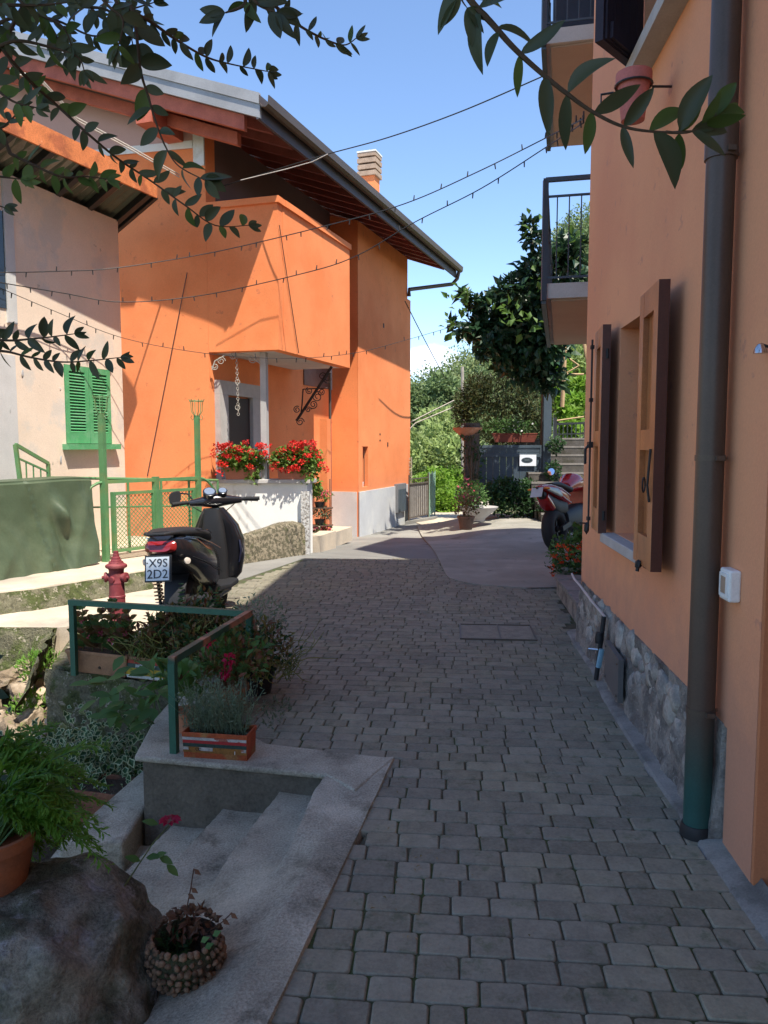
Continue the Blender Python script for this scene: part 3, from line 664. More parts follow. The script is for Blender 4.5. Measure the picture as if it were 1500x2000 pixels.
# pink gable panel and white bands, sitting proud of wall A
WA=(S0.xy,dA.xy); nA=-D1
def onA(px,py,o=.02): p=aW(px,py,WA); return p-D1*o
def patch(mb,pix,o,t=.03):
    q=[onA(x,y,o) for x,y in pix]; return mb.prism(q,D1*t)
tp=lambda p:V(p.x,p.y,soff(p)-.01)
p1=onA(378,300,.02); p1t=tp(p1); l1=onA(100,220,.02); l1b=J0+dA*4.4-D1*.02; 
MB().prism([onA(378,290),p1t,tp(l1b),V(l1b.x,l1b.y,onA(378,290).z+.25)],D1*.018).build('gable_panel',PINKR,house)
q1=onA(378,290,.03)
MB().prism([q1,V(q1.x,q1.y,q1.z+.10),V(l1b.x,l1b.y,q1.z+.35),V(l1b.x,l1b.y,q1.z+.25)],D1*.009).build('gable_band',WHITER,house)
s0=S0-D1*.03+D2*.0; MB().prism([V(s0.x,s0.y,q1.z-.25),V(s0.x,s0.y,soff(s0)-.02),tp(s0+dA*.17),V((s0+dA*.17).x,(s0+dA*.17).y,q1.z-.25)],D1*.029).build('corner_band',WHITER,house)
# cable conduit on wall A (thin slanting wire)
w1=onA(368,533,.03); w2=onA(290,930,.03); MB().tube([w1,w2],.006,5).build('wall_cable',DARKM,house)
w1=aW(543,440,(N0.xy,D1.xy))+D2*.02; w2=aW(581,690,(N0.xy,D1.xy))+D2*.02; MB().tube([w1,w2],.006,5).build('wall_cable',DARKM,house)
# porch: door with stone frame in the side wall, column
WS=(S0.xy,D1.xy)
def onS(px,py,o=0): p=aW(px,py,WS); return p+D2*o
dr=MB()
tl,tr=onS(418,742),onS(498,757); zt=tl.z; zb=.25; fw=.26
s_tl=(V(tl.x,tl.y,0)-S0).dot(D1); s_tr=(V(tr.x,tr.y,0)-S0).dot(D1)
def sbx(s0,s1,z0,z1,o0,o1,m,name,par):
    a_=S0+D1*s0; b_=S0+D1*s1
    return MB().hexa([a_+D2*o0+V(0,0,z0),b_+D2*o0+V(0,0,z0),b_+D2*o1+V(0,0,z0),a_+D2*o1+V(0,0,z0)],[a_+D2*o0+V(0,0,z1),b_+D2*o0+V(0,0,z1),b_+D2*o1+V(0,0,z1),a_+D2*o1+V(0,0,z1)]).build(name,m,par)
door=sbx(s_tl+.2,s_tr-.2,zb,zt-.22,.004,.03,mat('dark_door',(.045,.03,.025),.5,.1,5,80,.1,.003),'door',house)
sbx(s_tl,s_tl+.24,zb,zt-.2,.003,.09,STONEL,'door_frame',door); sbx(s_tr-.24,s_tr,zb,zt-.2,.003,.09,STONEL,'door_frame',door); sbx(s_tl,s_tr,zt-.198,zt,.003,.09,STONEL,'door_frame',door)
# window in the back wall of the porch
WK=(S0.xy,D1.xy)
wb=[aW(x,y,WK)+D2*.02 for x,y in ((592,700),(665,700),(664,764),(594,752))]
win=MB().prism([wb[0]+V(0,0,.4),wb[1]+V(0,0,.4),V(wb[1].x,wb[1].y,wb[2].z),V(wb[0].x,wb[0].y,wb[2].z)],-D2*.015).build('window',mat('dim_pane',(.10,.075,.07),.3,.2,8,60,.05,.002),house)
q=[aW(x,y,WK)+D2*.03 for x,y in ((640,700),(664,700),(664,764),(640,762))]
MB().prism([V(q[0].x,q[0].y,wb[0].z+.3),V(q[1].x,q[1].y,wb[0].z+.3),V(q[1].x,q[1].y,wb[2].z-.01),V(q[0].x,q[0].y,wb[2].z-.01)],-D2*.009).build('window_frame',GREYR,win)
p=aW(655,742,WK)+D2*.045; MB().box(p,(.22,.012,.12),rz=1.24).build('sticker',mat('yellow_sticker',(.5,.36,.05),.6,.1,8,80,.05,.002),win)
# terrace parapet in front of the porch
YP=10.96; xl,xr=-2.44,-1.10
par=thing('white_parapet','white painted parapet with grey stone cap below the red geraniums','parapet',(-1.8,YP,0))
MB().slab([(xl,YP),(xr,YP),(xr+.06,YP+.16),(xl,YP+.16)],-.1,1.0).build('wall',WHITER,par)
o=MB().slab([(xl-.06,YP-.07),(xr+.05,YP-.07),(xr+.12,YP+.26),(xl-.06,YP+.26)],1.0,1.06).build('cap',STONEL,par); bv=o.modifiers.new('bevel','BEVEL'); bv.width=.01; bv.segments=2
a_=aZ(597,1082,0); MB().box((xr-.02,YP-.03,.44),(.12,.14,.9)).build('corner_post',mat('pebble_dash',(.50,.49,.47),.95,.3,26,60,.8,.01,c2=(.22,.20,.18),c2s=34,c2t=.55,c2w=.04),par)
MB().slab([(xr+.02,YP+.18),(xr+.16,YP+.2),(xr+.35,YP+.9),(xr+.1,YP+.9)],-.1,.22).build('porch_step',CONCL,par)
MB().slab([(-2.40,11.14),(-1.12,11.14),(-.55,13.2),(-1.6,13.5)],-.1,.14).build('porch_floor',CONCL,par)
# rough rendered low wall in front
rl=thing('rubble_wall','low pebble-dashed wall sloping up to the white parapet behind the scooter','wall',(-1.6,10.2,0))
RUB=mat('pebble_wall',(.34,.29,.205),.97,.40,40,110,1.0,.02,c2=(.15,.135,.09),c2s=22,c2t=.5,c2w=.04,c3=(.13,.14,.06),c3s=4,c3t=.62,c3w=.05)
mb=MB(); nx_,nz_=60,16
TL=aY(470,1040,10.15); 
for j in range(nz_+1):
    for i in range(nx_+1):
        t=i/nx_; x=-2.05+(.93)*t; y=9.75+(1.14)*t-.0; top=.30+.17*min(1,t*1.6)-.04*t*t; f=j/nz_; z=-.05+(top+.05)*f
        rn=mnoise.noise(V(x*40,z*40,1))*.010+mnoise.noise(V(x*5,z*5,4))*.014; yy=y-.02-rn-.05*(1-f)
        if f>.9: yy+=(f-.9)*.5
        mb.v.append((x+rn*.3,yy,z+(0 if f<1 else rn)))
for j in range(nz_):
    for i in range(nx_): a=j*(nx_+1)+i; mb.f.append((a,a+1,a+nx_+2,a+nx_+1))
t0=len(mb.v)
for i in range(nx_+1): v=mb.v[nz_*(nx_+1)+i]; mb.v.append((v[0],v[1]+.30,v[2]+.01))
for i in range(nx_): mb.f.append((nz_*(nx_+1)+i,nz_*(nx_+1)+i+1,t0+i+1,t0+i))
mb.build('wall_face',RUB,rl,smooth=True)
# column
cp=aY(518,900,YP+.1); MB().box((cp.x,cp.y,(1.06+2.854)/2),(.085,.10,2.854-1.06),rz=-.2).build('porch_column',mat('grey_column',(.42,.41,.40),.6,.08,6,80,.1,.003),house)
# ============================================================ PALE HOUSE
pale=thing('pale_house','weathered cream rendered house with one green shuttered window, left of the orange house','house',(-4.6,9,0))
JB=J0*.92; B1=JB-D1*5.2; WB=(JB.xy,D1.xy); nB=V(D1.y,-D1.x,0)
pl_=lambda P:4.53
sh=[aW(x,y,WB) for x,y in ((124,712),(214,722),(216,866),(128,868))]
sA=(V(sh[0].x,sh[0].y,0)-B1).dot(D1); sB=(V(sh[1].x,sh[1].y,0)-B1).dot(D1); zT=(sh[0].z+sh[1].z)/2; zB=(sh[2].z+sh[3].z)/2
wall_holes(B1,JB,-.3,pl_,[(sA,sB,zB,zT)],PALE,pale,side=1)
c_=lambda s,z,o: B1+D1*s+nB*o+V(0,0,z)
def bb_(s0,s1,z0,z1,o0,o1,m,name,par):
    return MB().hexa([c_(s0,z0,o0),c_(s1,z0,o0),c_(s1,z0,o1),c_(s0,z0,o1)],[c_(s0,z1,o0),c_(s1,z1,o0),c_(s1,z1,o1),c_(s0,z1,o1)]).build(name,m,par)
wn=bb_(sA,sB,zB,zT,-.22,-.20,GLASS,'window',pale)
bb_(sA-.07,sB+.06,zB-.07,zB-.002,-.05,.10,SHUTG,'sill',wn)
mid=(sA+sB)/2
for (u0,u1) in ((sA+.01,mid-.004),(mid+.004,sB-.01)):
    stl=.065
    sht=bb_(u0,u0+stl,zB+.005,zT-.005,-.03,.012,SHUTG,'shutter',pale)
    bb_(u1-stl,u1,zB+.005,zT-.005,-.03,.012,SHUTG,'stile',sht)
    bb_(u0+stl,u1-stl,zT-.075,zT-.005,-.03,.010,SHUTG,'rail',sht); bb_(u0+stl,u1-stl,zB+.005,zB+.14,-.03,.010,SHUTG,'rail',sht)
    ns_=20; h=(zT-.08-zB-.145)/ns_; slm=None
    for k in range(ns_):
        z=zB+.145+h*(k+.5)
        MB().hexa([c_(u0+stl,z-.024,.006),c_(u1-stl,z-.024,.006),c_(u1-stl,z+.012,-.026),c_(u0+stl,z+.012,-.026)],[c_(u0+stl,z-.018,.010),c_(u1-stl,z-.018,.010),c_(u1-stl,z+.018,-.022),c_(u0+stl,z+.018,-.022)]).build('slat',SHUTG,sht)
# pale grey corner band with part of a dark window at the edge of the picture
e1=aW(30,600,WB); s1=(V(e1.x,e1.y,0)-B1).dot(D1); e2=aW(6,460,WB); s2=(V(e2.x,e2.y,0)-B1).dot(D1)
bb_(s2,s1,2.9,4.47,.0,.025,GREYR,'window_surround',pale); bb_(s2-.9,s2-.003,3.05,4.1,.0,.012,GLASS,'window',pale)
bb_(s1-1.2,s1-.04,-.2,2.55,.0,.008,mat('grey_patch_render',(.56,.55,.54),.9,.08,3,80,.2,.006),'grey_patch',pale)
rb=random.Random(5)
for (x,y,r_) in ((45,730,.045),(120,898,.05),(22,800,.05),(118,760,.02)):
    p=aW(x,y,WB)+nB*.001; MB().blob(p,(.003,r_*.8,r_),int(x),.3,2).build('repair_patch',GREYR,pale,smooth=True)
# metal deck over the pale house
deck=thing('metal_deck','rusty orange edged steel deck with corrugated sheet and dark beams, above the pale house','balcony',(-3.6,9,4.6))
dz=4.80; dzi=4.515; O0,O1,O2,O3=V(-2.94,10.2,0),V(-3.72,10.84,0),V(-5.27,6.3,0),V(-4.65,6.2,0)
dd=(O0-O3).normalized(); dn=V(dd.y,-dd.x,0)
CORR=mat('corrugated_sheet',(.135,.15,.115),.7,.2,3,80,.2,.004,c2=(.08,.075,.05),c2s=1.5,c2w=.12)
cs=MB(); n=70
for k in range(n+1):
    t=k/n; a_=O3.lerp(O0,t); b_=O2.lerp(O1,t); z=.03+.014*(1 if (k%2) else -1); cs.v+= [(a_.x,a_.y,dz+z),(b_.x,b_.y,dzi+z)]
for k in range(n): cs.f.append((2*k,2*k+1,2*k+3,2*k+2))
cs.build('corrugated_sheet',CORR,deck)
MB().hexa([V(O3.x,O3.y,dz+.05),V(O0.x,O0.y,dz+.05),V(O1.x,O1.y,dzi+.05),V(O2.x,O2.y,dzi+.05)],[V(O3.x,O3.y,dz+.12),V(O0.x,O0.y,dz+.12),V(O1.x,O1.y,dzi+.12),V(O2.x,O2.y,dzi+.12)]).build('deck_slab',CONC,deck)
for k in range(9):
    t=.02+k*.98/8.2; a_=O3.lerp(O0,t); b_=O2.lerp(O1,t); MB().bar(V(a_.x,a_.y,dz-.035),V(b_.x,b_.y,dzi-.035),.07,.09).build('beam',DARKM,deck)
MB().bar(V(O0.x,O0.y,dz-.02),V(O1.x,O1.y,dzi-.02),.05,.16).build('end_channel',DARKM,deck)
RUST=mat('rusty_orange_steel',(.62,.20,.07),.6,.2,5,80,.2,.003,c2=(.40,.12,.05),c2s=3.5,c2t=.54,c2w=.06,c3=(.62,.42,.26),c3s=6,c3t=.66,c3w=.04)
MB().hexa([O3+dn*.002+V(0,0,dz-.09),O0+dn*.002+V(0,0,dz-.09),O0+dn*.03+V(0,0,dz-.09),O3+dn*.03+V(0,0,dz-.09)],[O3+dn*.002+V(0,0,dz+.14),O0+dn*.002+V(0,0,dz+.14),O0+dn*.03+V(0,0,dz+.14),O3+dn*.03+V(0,0,dz+.14)]).build('edge_channel',RUST,deck)
# bundle of pale cables running along the deck front to the orange house
cb=MB(); pa=[aY(20,140,8.2),aY(80,160,8.5),aY(150,235,9.0),aY(250,290,9.6),aY(350,345,10.6)]
for dzz in (0,.03): cb.tube([p+V(0,0,dzz+.01*math.sin(i*3)) for i,p in enumerate(pa)],.009,5)
tag(cb.build('cable_bundle',mat('pale_cable',(.6,.55,.48),.6,.1,8,80,.05,.002),smooth=True),'bundle of pale cables sagging in front of the pink gable panel','cable')
# chimney
ch=aY(722,365,17.5); chm=thing('chimney','square orange chimney with grey louvred concrete cap above the roof edge','chimney',(ch.x,ch.y,5.6))
MB().box((ch.x,ch.y,6.3),(.34,.34,2.2),rz=-.33).build('stack',ORANGE,chm)
for k in range(4): MB().box((ch.x,ch.y,7.45+k*.135),(.43-.01*(k%2),.43-.01*(k%2),.095),rz=-.33).build('cap_slab',mat('beige_cap',(.40,.29,.21),.9,.2,9,60,.3,.004),chm)
MB().box((ch.x,ch.y,7.62),(.26,.26,.5),rz=-.33).build('flue',DARKM,chm)
MB().box((ch.x,ch.y,7.905),(.44,.44,.03),rz=-.33).build('top_slab',WHITER,chm)
# ============================================================ RIGHT HOUSE
WX=lambda y:1.07+.083*y
rdw=V(.083,1,0).normalized(); rn_=V(-1,.083,0).normalized()   # along wall, outward to the street
RA=V(WX(2.57),2.57,0); RB=V(WX(6.05),6.05,0)
WRR=((1.07,0),(rdw.x,rdw.y)); WRR=(Vector(WRR[0]),Vector(WRR[1]))
rh=thing('salmon_house','salmon orange rendered house with brown shutters filling the right side','house',(2.2,4,0))
HT=9.6
def onR(px,py,o=0): p=aW(px,py,WRR); return p+rn_*o
# opening of the lower window
win=[onR(1205,640),onR(1190,1042)]
sW0=4.02; sW1=4.86   # y range of window
zW1,zW0=2.27,.99
t_=lambda y:(y-2.57)/rdw.y
up0,up1=3.62,4.46; uz0,uz1=3.62,4.95
wall_holes(RA,RB,.475,lambda P:HT,[(t_(sW0),t_(sW1),zW0,zW1),(t_(up0),t_(up1),uz0,uz1)],SALMON,rh,th=.35,side=-1)
# strip of render that comes down to the ground beside the doorway
MB().slab([(RA.x,RA.y),(WX(2.84),2.84),(WX(2.84)+.3,2.84),(RA.x+.35,2.57)],0,.4745).build('wall',SALMON,rh)
# door reveal and the dark threshold
MB().slab([(RA.x+.002,2.568),(RA.x+.5,2.568),(RA.x+.5,2.30),(RA.x+.36,2.30),(RA.x+.36,2.52),(RA.x+.002,2.55)],.0,HT).build('door_reveal',mat('reveal_render',(.50,.19,.085),.88,.08,2,120,.15,.004),rh)
MB().slab([(1.30,1.6),(2.2,1.6),(2.2,2.56),(1.36,2.56)],-.05,.05).build('doorstep',STONEL,rh)
# far return wall of this block
MB().slab([(RB.x,RB.y),(RB.x+4.5,RB.y-.4),(RB.x+4.5,RB.y-.7),(RB.x+.351,RB.y-.33)],-.1,HT).build('wall',SALMON,rh)
# near part of the house (beyond the doorway, towards the viewer's right)
MB().slab([(1.62,-.2),(6.0,-.2),(6.0,5.4),(1.95,5.4)],HT-.02,HT+.2).build('roof',TERRA,rh)
MB().slab([(1.68,2.3),(1.98,2.3),(1.98,1.3),(1.22,1.3),(1.10,-.2),(1.3,-.2),(1.35,1.1),(1.68,1.1)],0,HT-.03).build('wall',SALMON,rh)
# plinth: mortar face with embedded stones
pl=thing('stone_plinth','rough mortared stone plinth under the salmon render, behind the downpipe','plinth',(1.4,4.4,0))
mb=MB(); nx_,nz_=110,16
for j in range(nz_+1):
    for i in range(nx_+1):
        y=2.845+(6.05-2.845)*i/nx_; z=-.06+.54*j/nz_; k=(.028*mnoise.noise(V(y*7,z*7,0))+.018*mnoise.noise(V(y*22,z*22,3)))*smooth(2.84,3.1,y)
        o=.006+k+.05*(1-j/nz_)**2; p=V(WX(y),y,0)+rn_*(o if i else -.08); mb.v.append((p.x,p.y,z))
for j in range(nz_):
    for i in range(nx_): a=j*(nx_+1)+i; mb.f.append((a,a+1,a+nx_+2,a+nx_+1))
t0=len(mb.v)
for i in range(nx_+1): v=mb.v[nz_*(nx_+1)+i]; mb.v.append((v[0]+.08,v[1],v[2]+.01))
for i in range(nx_): mb.f.append((nz_*(nx_+1)+i,nz_*(nx_+1)+i+1,t0+i+1,t0+i))
mb.build('mortar',MORT,pl,smooth=True)
rs=random.Random(21); sms=[]
for k in range(8):
    b=MB().blob((0,0,0),(.35,1,1),k+30,.34,2,1.7,.2); me=bpy.data.meshes.new('stone'); me.from_pydata(b.v,[],b.f); me.materials.append(PLST); me.polygons.foreach_set('use_smooth',[True]*len(me.polygons)); sms.append(me)
placed=[]
for _ in range(2200):
    if len(placed)>=74: break
    y=rs.uniform(3.05,5.95); z=rs.uniform(.04,.42); s=rs.uniform(.028,.085)
    if any(math.hypot(y-a,(z-b))<(s+c)*.9 for a,b,c in placed): continue
    if 4.25<y<4.75 and z<.35: continue
    placed.append((y,z,s)); p=V(WX(y),y,z)+rn_*.004; piece('stone',rs.choice(sms),pl,(p.x-1.4,p.y-4.4,z),(rs.uniform(0,6),0,.08),(s*.9,s*rs.uniform(.9,1.5),s))
# grey service hatch in the plinth
h0=V(WX(4.34),4.34,0)+rn_*.075; h1=V(WX(4.72),4.72,0)+rn_*.075
ht=MB().prism([h0+V(0,0,.055),h1+V(0,0,.085),h1+V(0,0,.33),h0+V(0,0,.31)],-rn_*.03).build('service_hatch',mat('hatch_grey',(.13,.12,.115),.6,.08,7,90,.05,.002),pl)
for (yy,zz) in ((4.37,.28),(4.69,.30),(4.37,.09),(4.69,.11)):
    p=V(WX(yy),yy,zz)+rn_*.077; MB().lathe([(.009,0),(.007,.006),(.0,.007)],p,8,M=V(0,0,1).rotation_difference(rn_).to_matrix()).build('screw',BROWNM,ht)
# black conduit with tap and thin grey pipe along top of plinth
cn_=thing('tap_conduit','black conduit with blue sleeve and small tap in the stone plinth','pipe',(1.4,4.85,0))
P_=lambda y,z,o:V(WX(y),y,z)+rn_*o
MB().tube([P_(4.90,.44,.05),P_(4.90,.02,.09)],.016,8).build('conduit',BLACKM,cn_,smooth=True)
MB().tube([P_(4.84,.24,.07),P_(4.84,.12,.09)],.018,8).build('blue_sleeve',mat('blue_sleeve',(.20,.36,.45),.5,.1,8,80,.05,.002),cn_,smooth=True)
MB().lathe([(.0,0),(.026,0),(.03,.03),(.022,.07),(.0,.07)],P_(4.88,.27,.08),10).build('valve_body',BLACKM,cn_,smooth=True)
MB().tube([P_(4.90,.22,.08),P_(4.92,.22,.14)],.008,6).build('tap_lever',CHROME,cn_)
ob=MB().tube([P_(4.90,.44,.045),P_(5.3,.452,.05),P_(5.8,.475,.05),P_(6.02,.49,.06),P_(6.2,.50,.05)],.009,6).build('water_pipe',mat('grey_pipe',(.45,.44,.43),.5,.1,9,80,.05,.002),smooth=True)
tag(ob,'thin grey water pipe along the top of the stone plinth','pipe')
# downpipe
dp=thing('downpipe','tall brown metal downpipe, blue-green at its foot, against the salmon wall','downpipe',(1.245,2.93,0))
dcx=V(1.245,2.94,0)
PIPE=mat('pipe_brown_to_green',(.085,.058,.045),.42,.12,5,120,.06,.002,spec=.5,metal=.1,zgrad=(.18,.52,(.022,.085,.075),.12))
MB().tube([dcx+V(0,0,.005),dcx+V(.0,0,1.4),dcx+V(.0,0,HT)],.052,24).build('pipe',PIPE,dp,smooth=True)
MB().lathe([(.053,.0),(.062,.0),(.062,.03),(.056,.05),(.053,.05)],dcx,20).build('foot_collar',BLACKM,dp,smooth=True)
for z in (.51,1.50,2.62):
    c=MB().lathe([(.0525,z-.011),(.0555,z-.011),(.0555,z+.011),(.0525,z+.011)],dcx,24).build('pipe_clamp',BROWNM,dp,smooth=True)
    MB().tube([dcx+V(.05,.0,z),dcx+V(.12,.03,z)],.007,6).build('bolt',CHROME,c); MB().box(dcx+V(.012,-.06,z),(.03,.016,.018)).build('lug',BROWNM,c)
MB().lathe([(.0525,2.60),(.0585,2.60),(.0585,2.72),(.0525,2.72)],dcx,24).build('joint_sleeve',PIPE,dp,smooth=True)
# switch box
sbp=thing('socket_box','white weatherproof socket box with clear lid, on the wall right of the downpipe','socket box',onR(1437,1140,.0))
p=onR(1437,1142,.02); Mz=Matrix.Rotation(math.atan2(-rdw.x,rdw.y),3,'Z')
o=MB().box(p,(.042,.105,.118),M=Mz).build('housing',WHITEP,sbp); bv=o.modifiers.new('bevel','BEVEL'); bv.width=.008; bv.segments=3
for dy,dzz,sy,sz in ((0,.038,.072,.012),(0,-.038,.072,.012),(.032,0,.010,.064),(-.032,0,.010,.064)): MB().box(p+rn_*.024+rdw*dy+V(0,0,dzz),(.007,sy,sz),M=Mz).build('lid_frame',WHITEP,sbp)
MB().box(p+rn_*.0235,(.004,.052,.062),M=Mz).build('window_pane',mat('beige_switch',(.42,.30,.22),.3,.1,9,80,.05,.002),sbp)
# lamp bracket at right edge
lp=onR(1503,690,.0); lm=thing('wall_bell','small metal bell fitting on the right edge of the salmon wall','bell',lp)
MB().lathe([(.0,.0),(.022,.0),(.02,.012),(.01,.03),(.0,.034)],lp+rn_*.03,12).build('bell_cup',CHROME,lm,smooth=True); MB().tube([lp+V(0,0,.02),lp+rn_*.03+V(0,0,.03)],.005,6).build('bracket',DARKM,lm)
# lower window: reveal, pane, sill
wy=(sW0+sW1)/2
def rbx(y0,y1,z0,z1,o0,o1,m,name,par):
    a=V(WX(y0),y0,0); b=V(WX(y1),y1,0)
    return MB().hexa([a+rn_*o0+V(0,0,z0),b+rn_*o0+V(0,0,z0),b+rn_*o1+V(0,0,z0),a+rn_*o1+V(0,0,z0)],[a+rn_*o0+V(0,0,z1),b+rn_*o0+V(0,0,z1),b+rn_*o1+V(0,0,z1),a+rn_*o1+V(0,0,z1)]).build(name,m,par)
wn=rbx(sW0,sW1,zW0,zW1,-.22,-.2,GLASS,'window',rh)
for a,b in ((sW0,sW0+.06),(sW1-.06,sW1),(wy-.04,wy+.04)): rbx(a,b,zW0,zW1,-.199,-.15,WOODO,'window_frame',wn)
sill=rbx(sW0-.07,sW1+.06,zW0-.062,zW0-.002,-.2,.085,STONEL,'sill',wn); bv=sill.modifiers.new('bevel','BEVEL'); bv.width=.006; bv.segments=2
# shutters folded back against the wall
def shutter(yh,yf,z0,z1,oh,of,name,par,label=None):
    # hinge at yh, free edge yf ; oh/of = stand-off of the inner layer at hinge/free edge
    a=V(WX(yh),yh,0)+rn_*oh; b=V(WX(yf),yf,0)+rn_*of; d=(b-a).normalized(); L=(b-a).length; n_=V(-d.y,d.x,0)
    if n_.dot(rn_)<0: n_=-n_
    def bx(u0,u1,za,zb,o0,o1,m,nm,pr): 
        return MB().hexa([a+d*u0+n_*o0+V(0,0,za),a+d*u1+n_*o0+V(0,0,za),a+d*u1+n_*o1+V(0,0,za),a+d*u0+n_*o1+V(0,0,za)],[a+d*u0+n_*o0+V(0,0,zb),a+d*u1+n_*o0+V(0,0,zb),a+d*u1+n_*o1+V(0,0,zb),a+d*u0+n_*o1+V(0,0,zb)]).build(nm,m,pr)
    S=bx(0,L,z0,z1,0,.014,WOODD,'shutter',par)
    if label: S['label']=label
    st=.095; t=.05
    bx(0,st,z0,z1,.0145,t,WOODO,'stile',S); bx(L-st,L,z0,z1,.0145,t,WOODO,'stile',S)
    zm=z0+(z1-z0)*.46
    for za,zb in ((z0,z0+.15),(zm-.05,zm+.05),(z1-.12,z1)): bx(st,L-st,za,zb,.0145,t-.001,WOODO,'rail',S)
    k=4; wd=(L-2*st)/k
    for za,zb in ((z0+.15,zm-.05),(zm+.05,z1-.12)):
        for i in range(k): bx(st+wd*i+.002,st+wd*(i+1)-.002,za,zb,.0145,.023,WOODO,'board',S)
    bx(L+.0,L+.004,z0,z1,.0,t,WOODD,'edge_strip',S) 
    return S,a,d,n_,L
shz0,shz1=.985,2.30
S1,a,d,n_,L=shutter(3.98,3.56,shz0-.03,shz1,.045,.065,'shutter',rh,'near shutter showing its panelled inner face')
# iron fittings of near shutter: catch ring and bottom hook
q=a+d*(L-.05)+n_*.055
MB().tube([q+V(0,0,1.53),q+V(0,0,1.36)+n_*.01,q+V(0,0,1.28)],.006,6).build('catch',BLACKM,S1); 
MB().torus(q+V(0,0,1.36)-d*.03+n_*.02,.035,.004,'X',14,6,M=Matrix.Rotation(math.atan2(-n_.x,n_.y)+1.2,3,'Z')).build('pull_ring',BLACKM,S1)
hk=a+d*(L*.45)+n_*.03+V(0,0,.965)
MB().tube([hk+V(0,0,.0),hk+n_*.03-V(0,0,.02),hk+n_*.035+V(0,0,-.045)],.010,6).build('holdback',BLACKM,S1); MB().tube([hk+V(0,0,-.02),hk+d*.14+V(0,0,-.012)],.008,6).build('holdback_arm',BLACKM,S1); MB().blob(hk+n_*.03+V(0,0,-.01),(.018,.022,.028),3,.15,1).build('holdback_head',BLACKM,S1)
S2,a,d,n_,L=shutter(4.88,5.26,shz0+.0,shz1,.055,.03,'shutter',rh,'far shutter seen edge on, carrying the long locking rod')
# dark hinge edge of far shutter towards the camera
for za,zb in ((shz0,shz1),):
    aa=a-d*.005; MB().hexa([aa+V(0,0,za),aa+n_*.051+V(0,0,za),aa+n_*.051-d*.004+V(0,0,za),aa-d*.004+V(0,0,za)],[aa+V(0,0,zb),aa+n_*.051+V(0,0,zb),aa+n_*.051-d*.004+V(0,0,zb),aa-d*.004+V(0,0,zb)]).build('edge_strip',WOODD,S2)
q=a+d*(L-.06)+n_*.075
rod=MB().tube([q+V(0,0,shz0+.0),q+V(0,0,shz1-.05)],.007,6); rod.build('locking_rod',BLACKM,S2)
MB().box(q+V(0,0,1.55),(.03,.05,.04)).build('rod_guide',BLACKM,S2); MB().tube([q+V(0,0,1.56),q+n_*.03+V(0,0,1.52),q+n_*.03+V(0,0,1.42)],.010,6).build('rod_handle',BLACKM,S2)
for z in (1.05,1.85,2.2): MB().box(q+V(0,0,z),(.022,.03,.025)).build('rod_guide',BLACKM,S2)
MB().blob(q+V(0,0,shz0+.0)+n_*.01,(.02,.025,.045),5,.1,1).build('holdback_head',BLACKM,S2); MB().tube([q+V(0,0,shz0+.03),q+n_*.06+V(0,0,shz0+.035)],.006,6).build('holdback',BLACKM,S2)
for z in (1.10,2.12): MB().tube([a-d*.012+n_*.02+V(0,0,z-.03),a-d*.012+n_*.02+V(0,0,z+.03)],.009,6).build('hinge',BLACKM,S2)
# upper window: sill, pane, far shutter ajar
un=rbx(up0,up1,uz0,uz1,-.22,-.2,GLASS,'window',rh)
rbx(up0-.1,up1+.04,uz0-.075,uz0-.002,-.2,.11,STONEL,'sill',un)
a=V(WX(up1),up1,0)+rn_*.01; b=a+(-rdw*.34+rn_*.27); d=(b-a).normalized(); L=.45; n_=V(-d.y,d.x,0); 
if n_.dot(rn_)<0: n_=-n_
sd_=MB(); 
def bx3(u0,u1,za,zb,o0,o1,m,nm,pr): return MB().hexa([a+d*u0+n_*o0+V(0,0,za),a+d*u1+n_*o0+V(0,0,za),a+d*u1+n_*o1+V(0,0,za),a+d*u0+n_*o1+V(0,0,za)],[a+d*u0+n_*o0+V(0,0,zb),a+d*u1+n_*o0+V(0,0,zb),a+d*u1+n_*o1+V(0,0,zb),a+d*u0+n_*o1+V(0,0,zb)]).build(nm,m,pr)
SU=bx3(0,L,uz0,uz1,0,.016,SLATEB,'shutter',rh)
for i in range(5): bx3(.02+i*.083,.02+i*.083+.078,uz0+.01,uz1,-.012,-.0005,SLATEB,'board',SU)
bx3(L-.045,L,uz0,uz1,.0165,.045,SLATEB,'stile',SU); bx3(0,.045,uz0,uz1,.0165,.045,SLATEB,'stile',SU); bx3(.045,L-.045,uz0,uz0+.09,.0165,.044,SLATEB,'rail',SU)
bx3(.05,L-.05,uz0+.02,uz0+.1,-.030,-.013,SLATEB,'brace',SU)
# flower pot in iron ring bracket below upper window
fp=aY(1237,190,3.88); fpx=fp.x
pt=thing('hanging_flower_pot','pinkish clay flower pot held by a dark bracket under the upper window sill','flower pot',(fpx,3.88,fp.z))
MB().lathe([(.0,-.11),(.055,-.11),(.075,.06),(.085,.06),(.085,.11),(.075,.11),(.068,.05),(.0,.05)],fp,20).build('pot',mat('pink_clay',(.50,.16,.14),.75,.12,9,90,.2,.002),pt,smooth=50)
MB().torus(fp+V(0,0,.055),.087,.005,'Z',20,6).build('ring',DARKM,pt); 
bp_=fp+V(-.09,.02,.03); MB().tube([fp+V(.09,0,.05),V(WX(3.88),3.88,fp.z+.05)],.006,6).build('bracket',DARKM,pt); MB().tube([bp_,bp_+V(-.055,.02,0),bp_+V(-.055,.02,-.045),bp_+V(-.01,.02,-.04)],.006,6).build('hook',DARKM,pt)
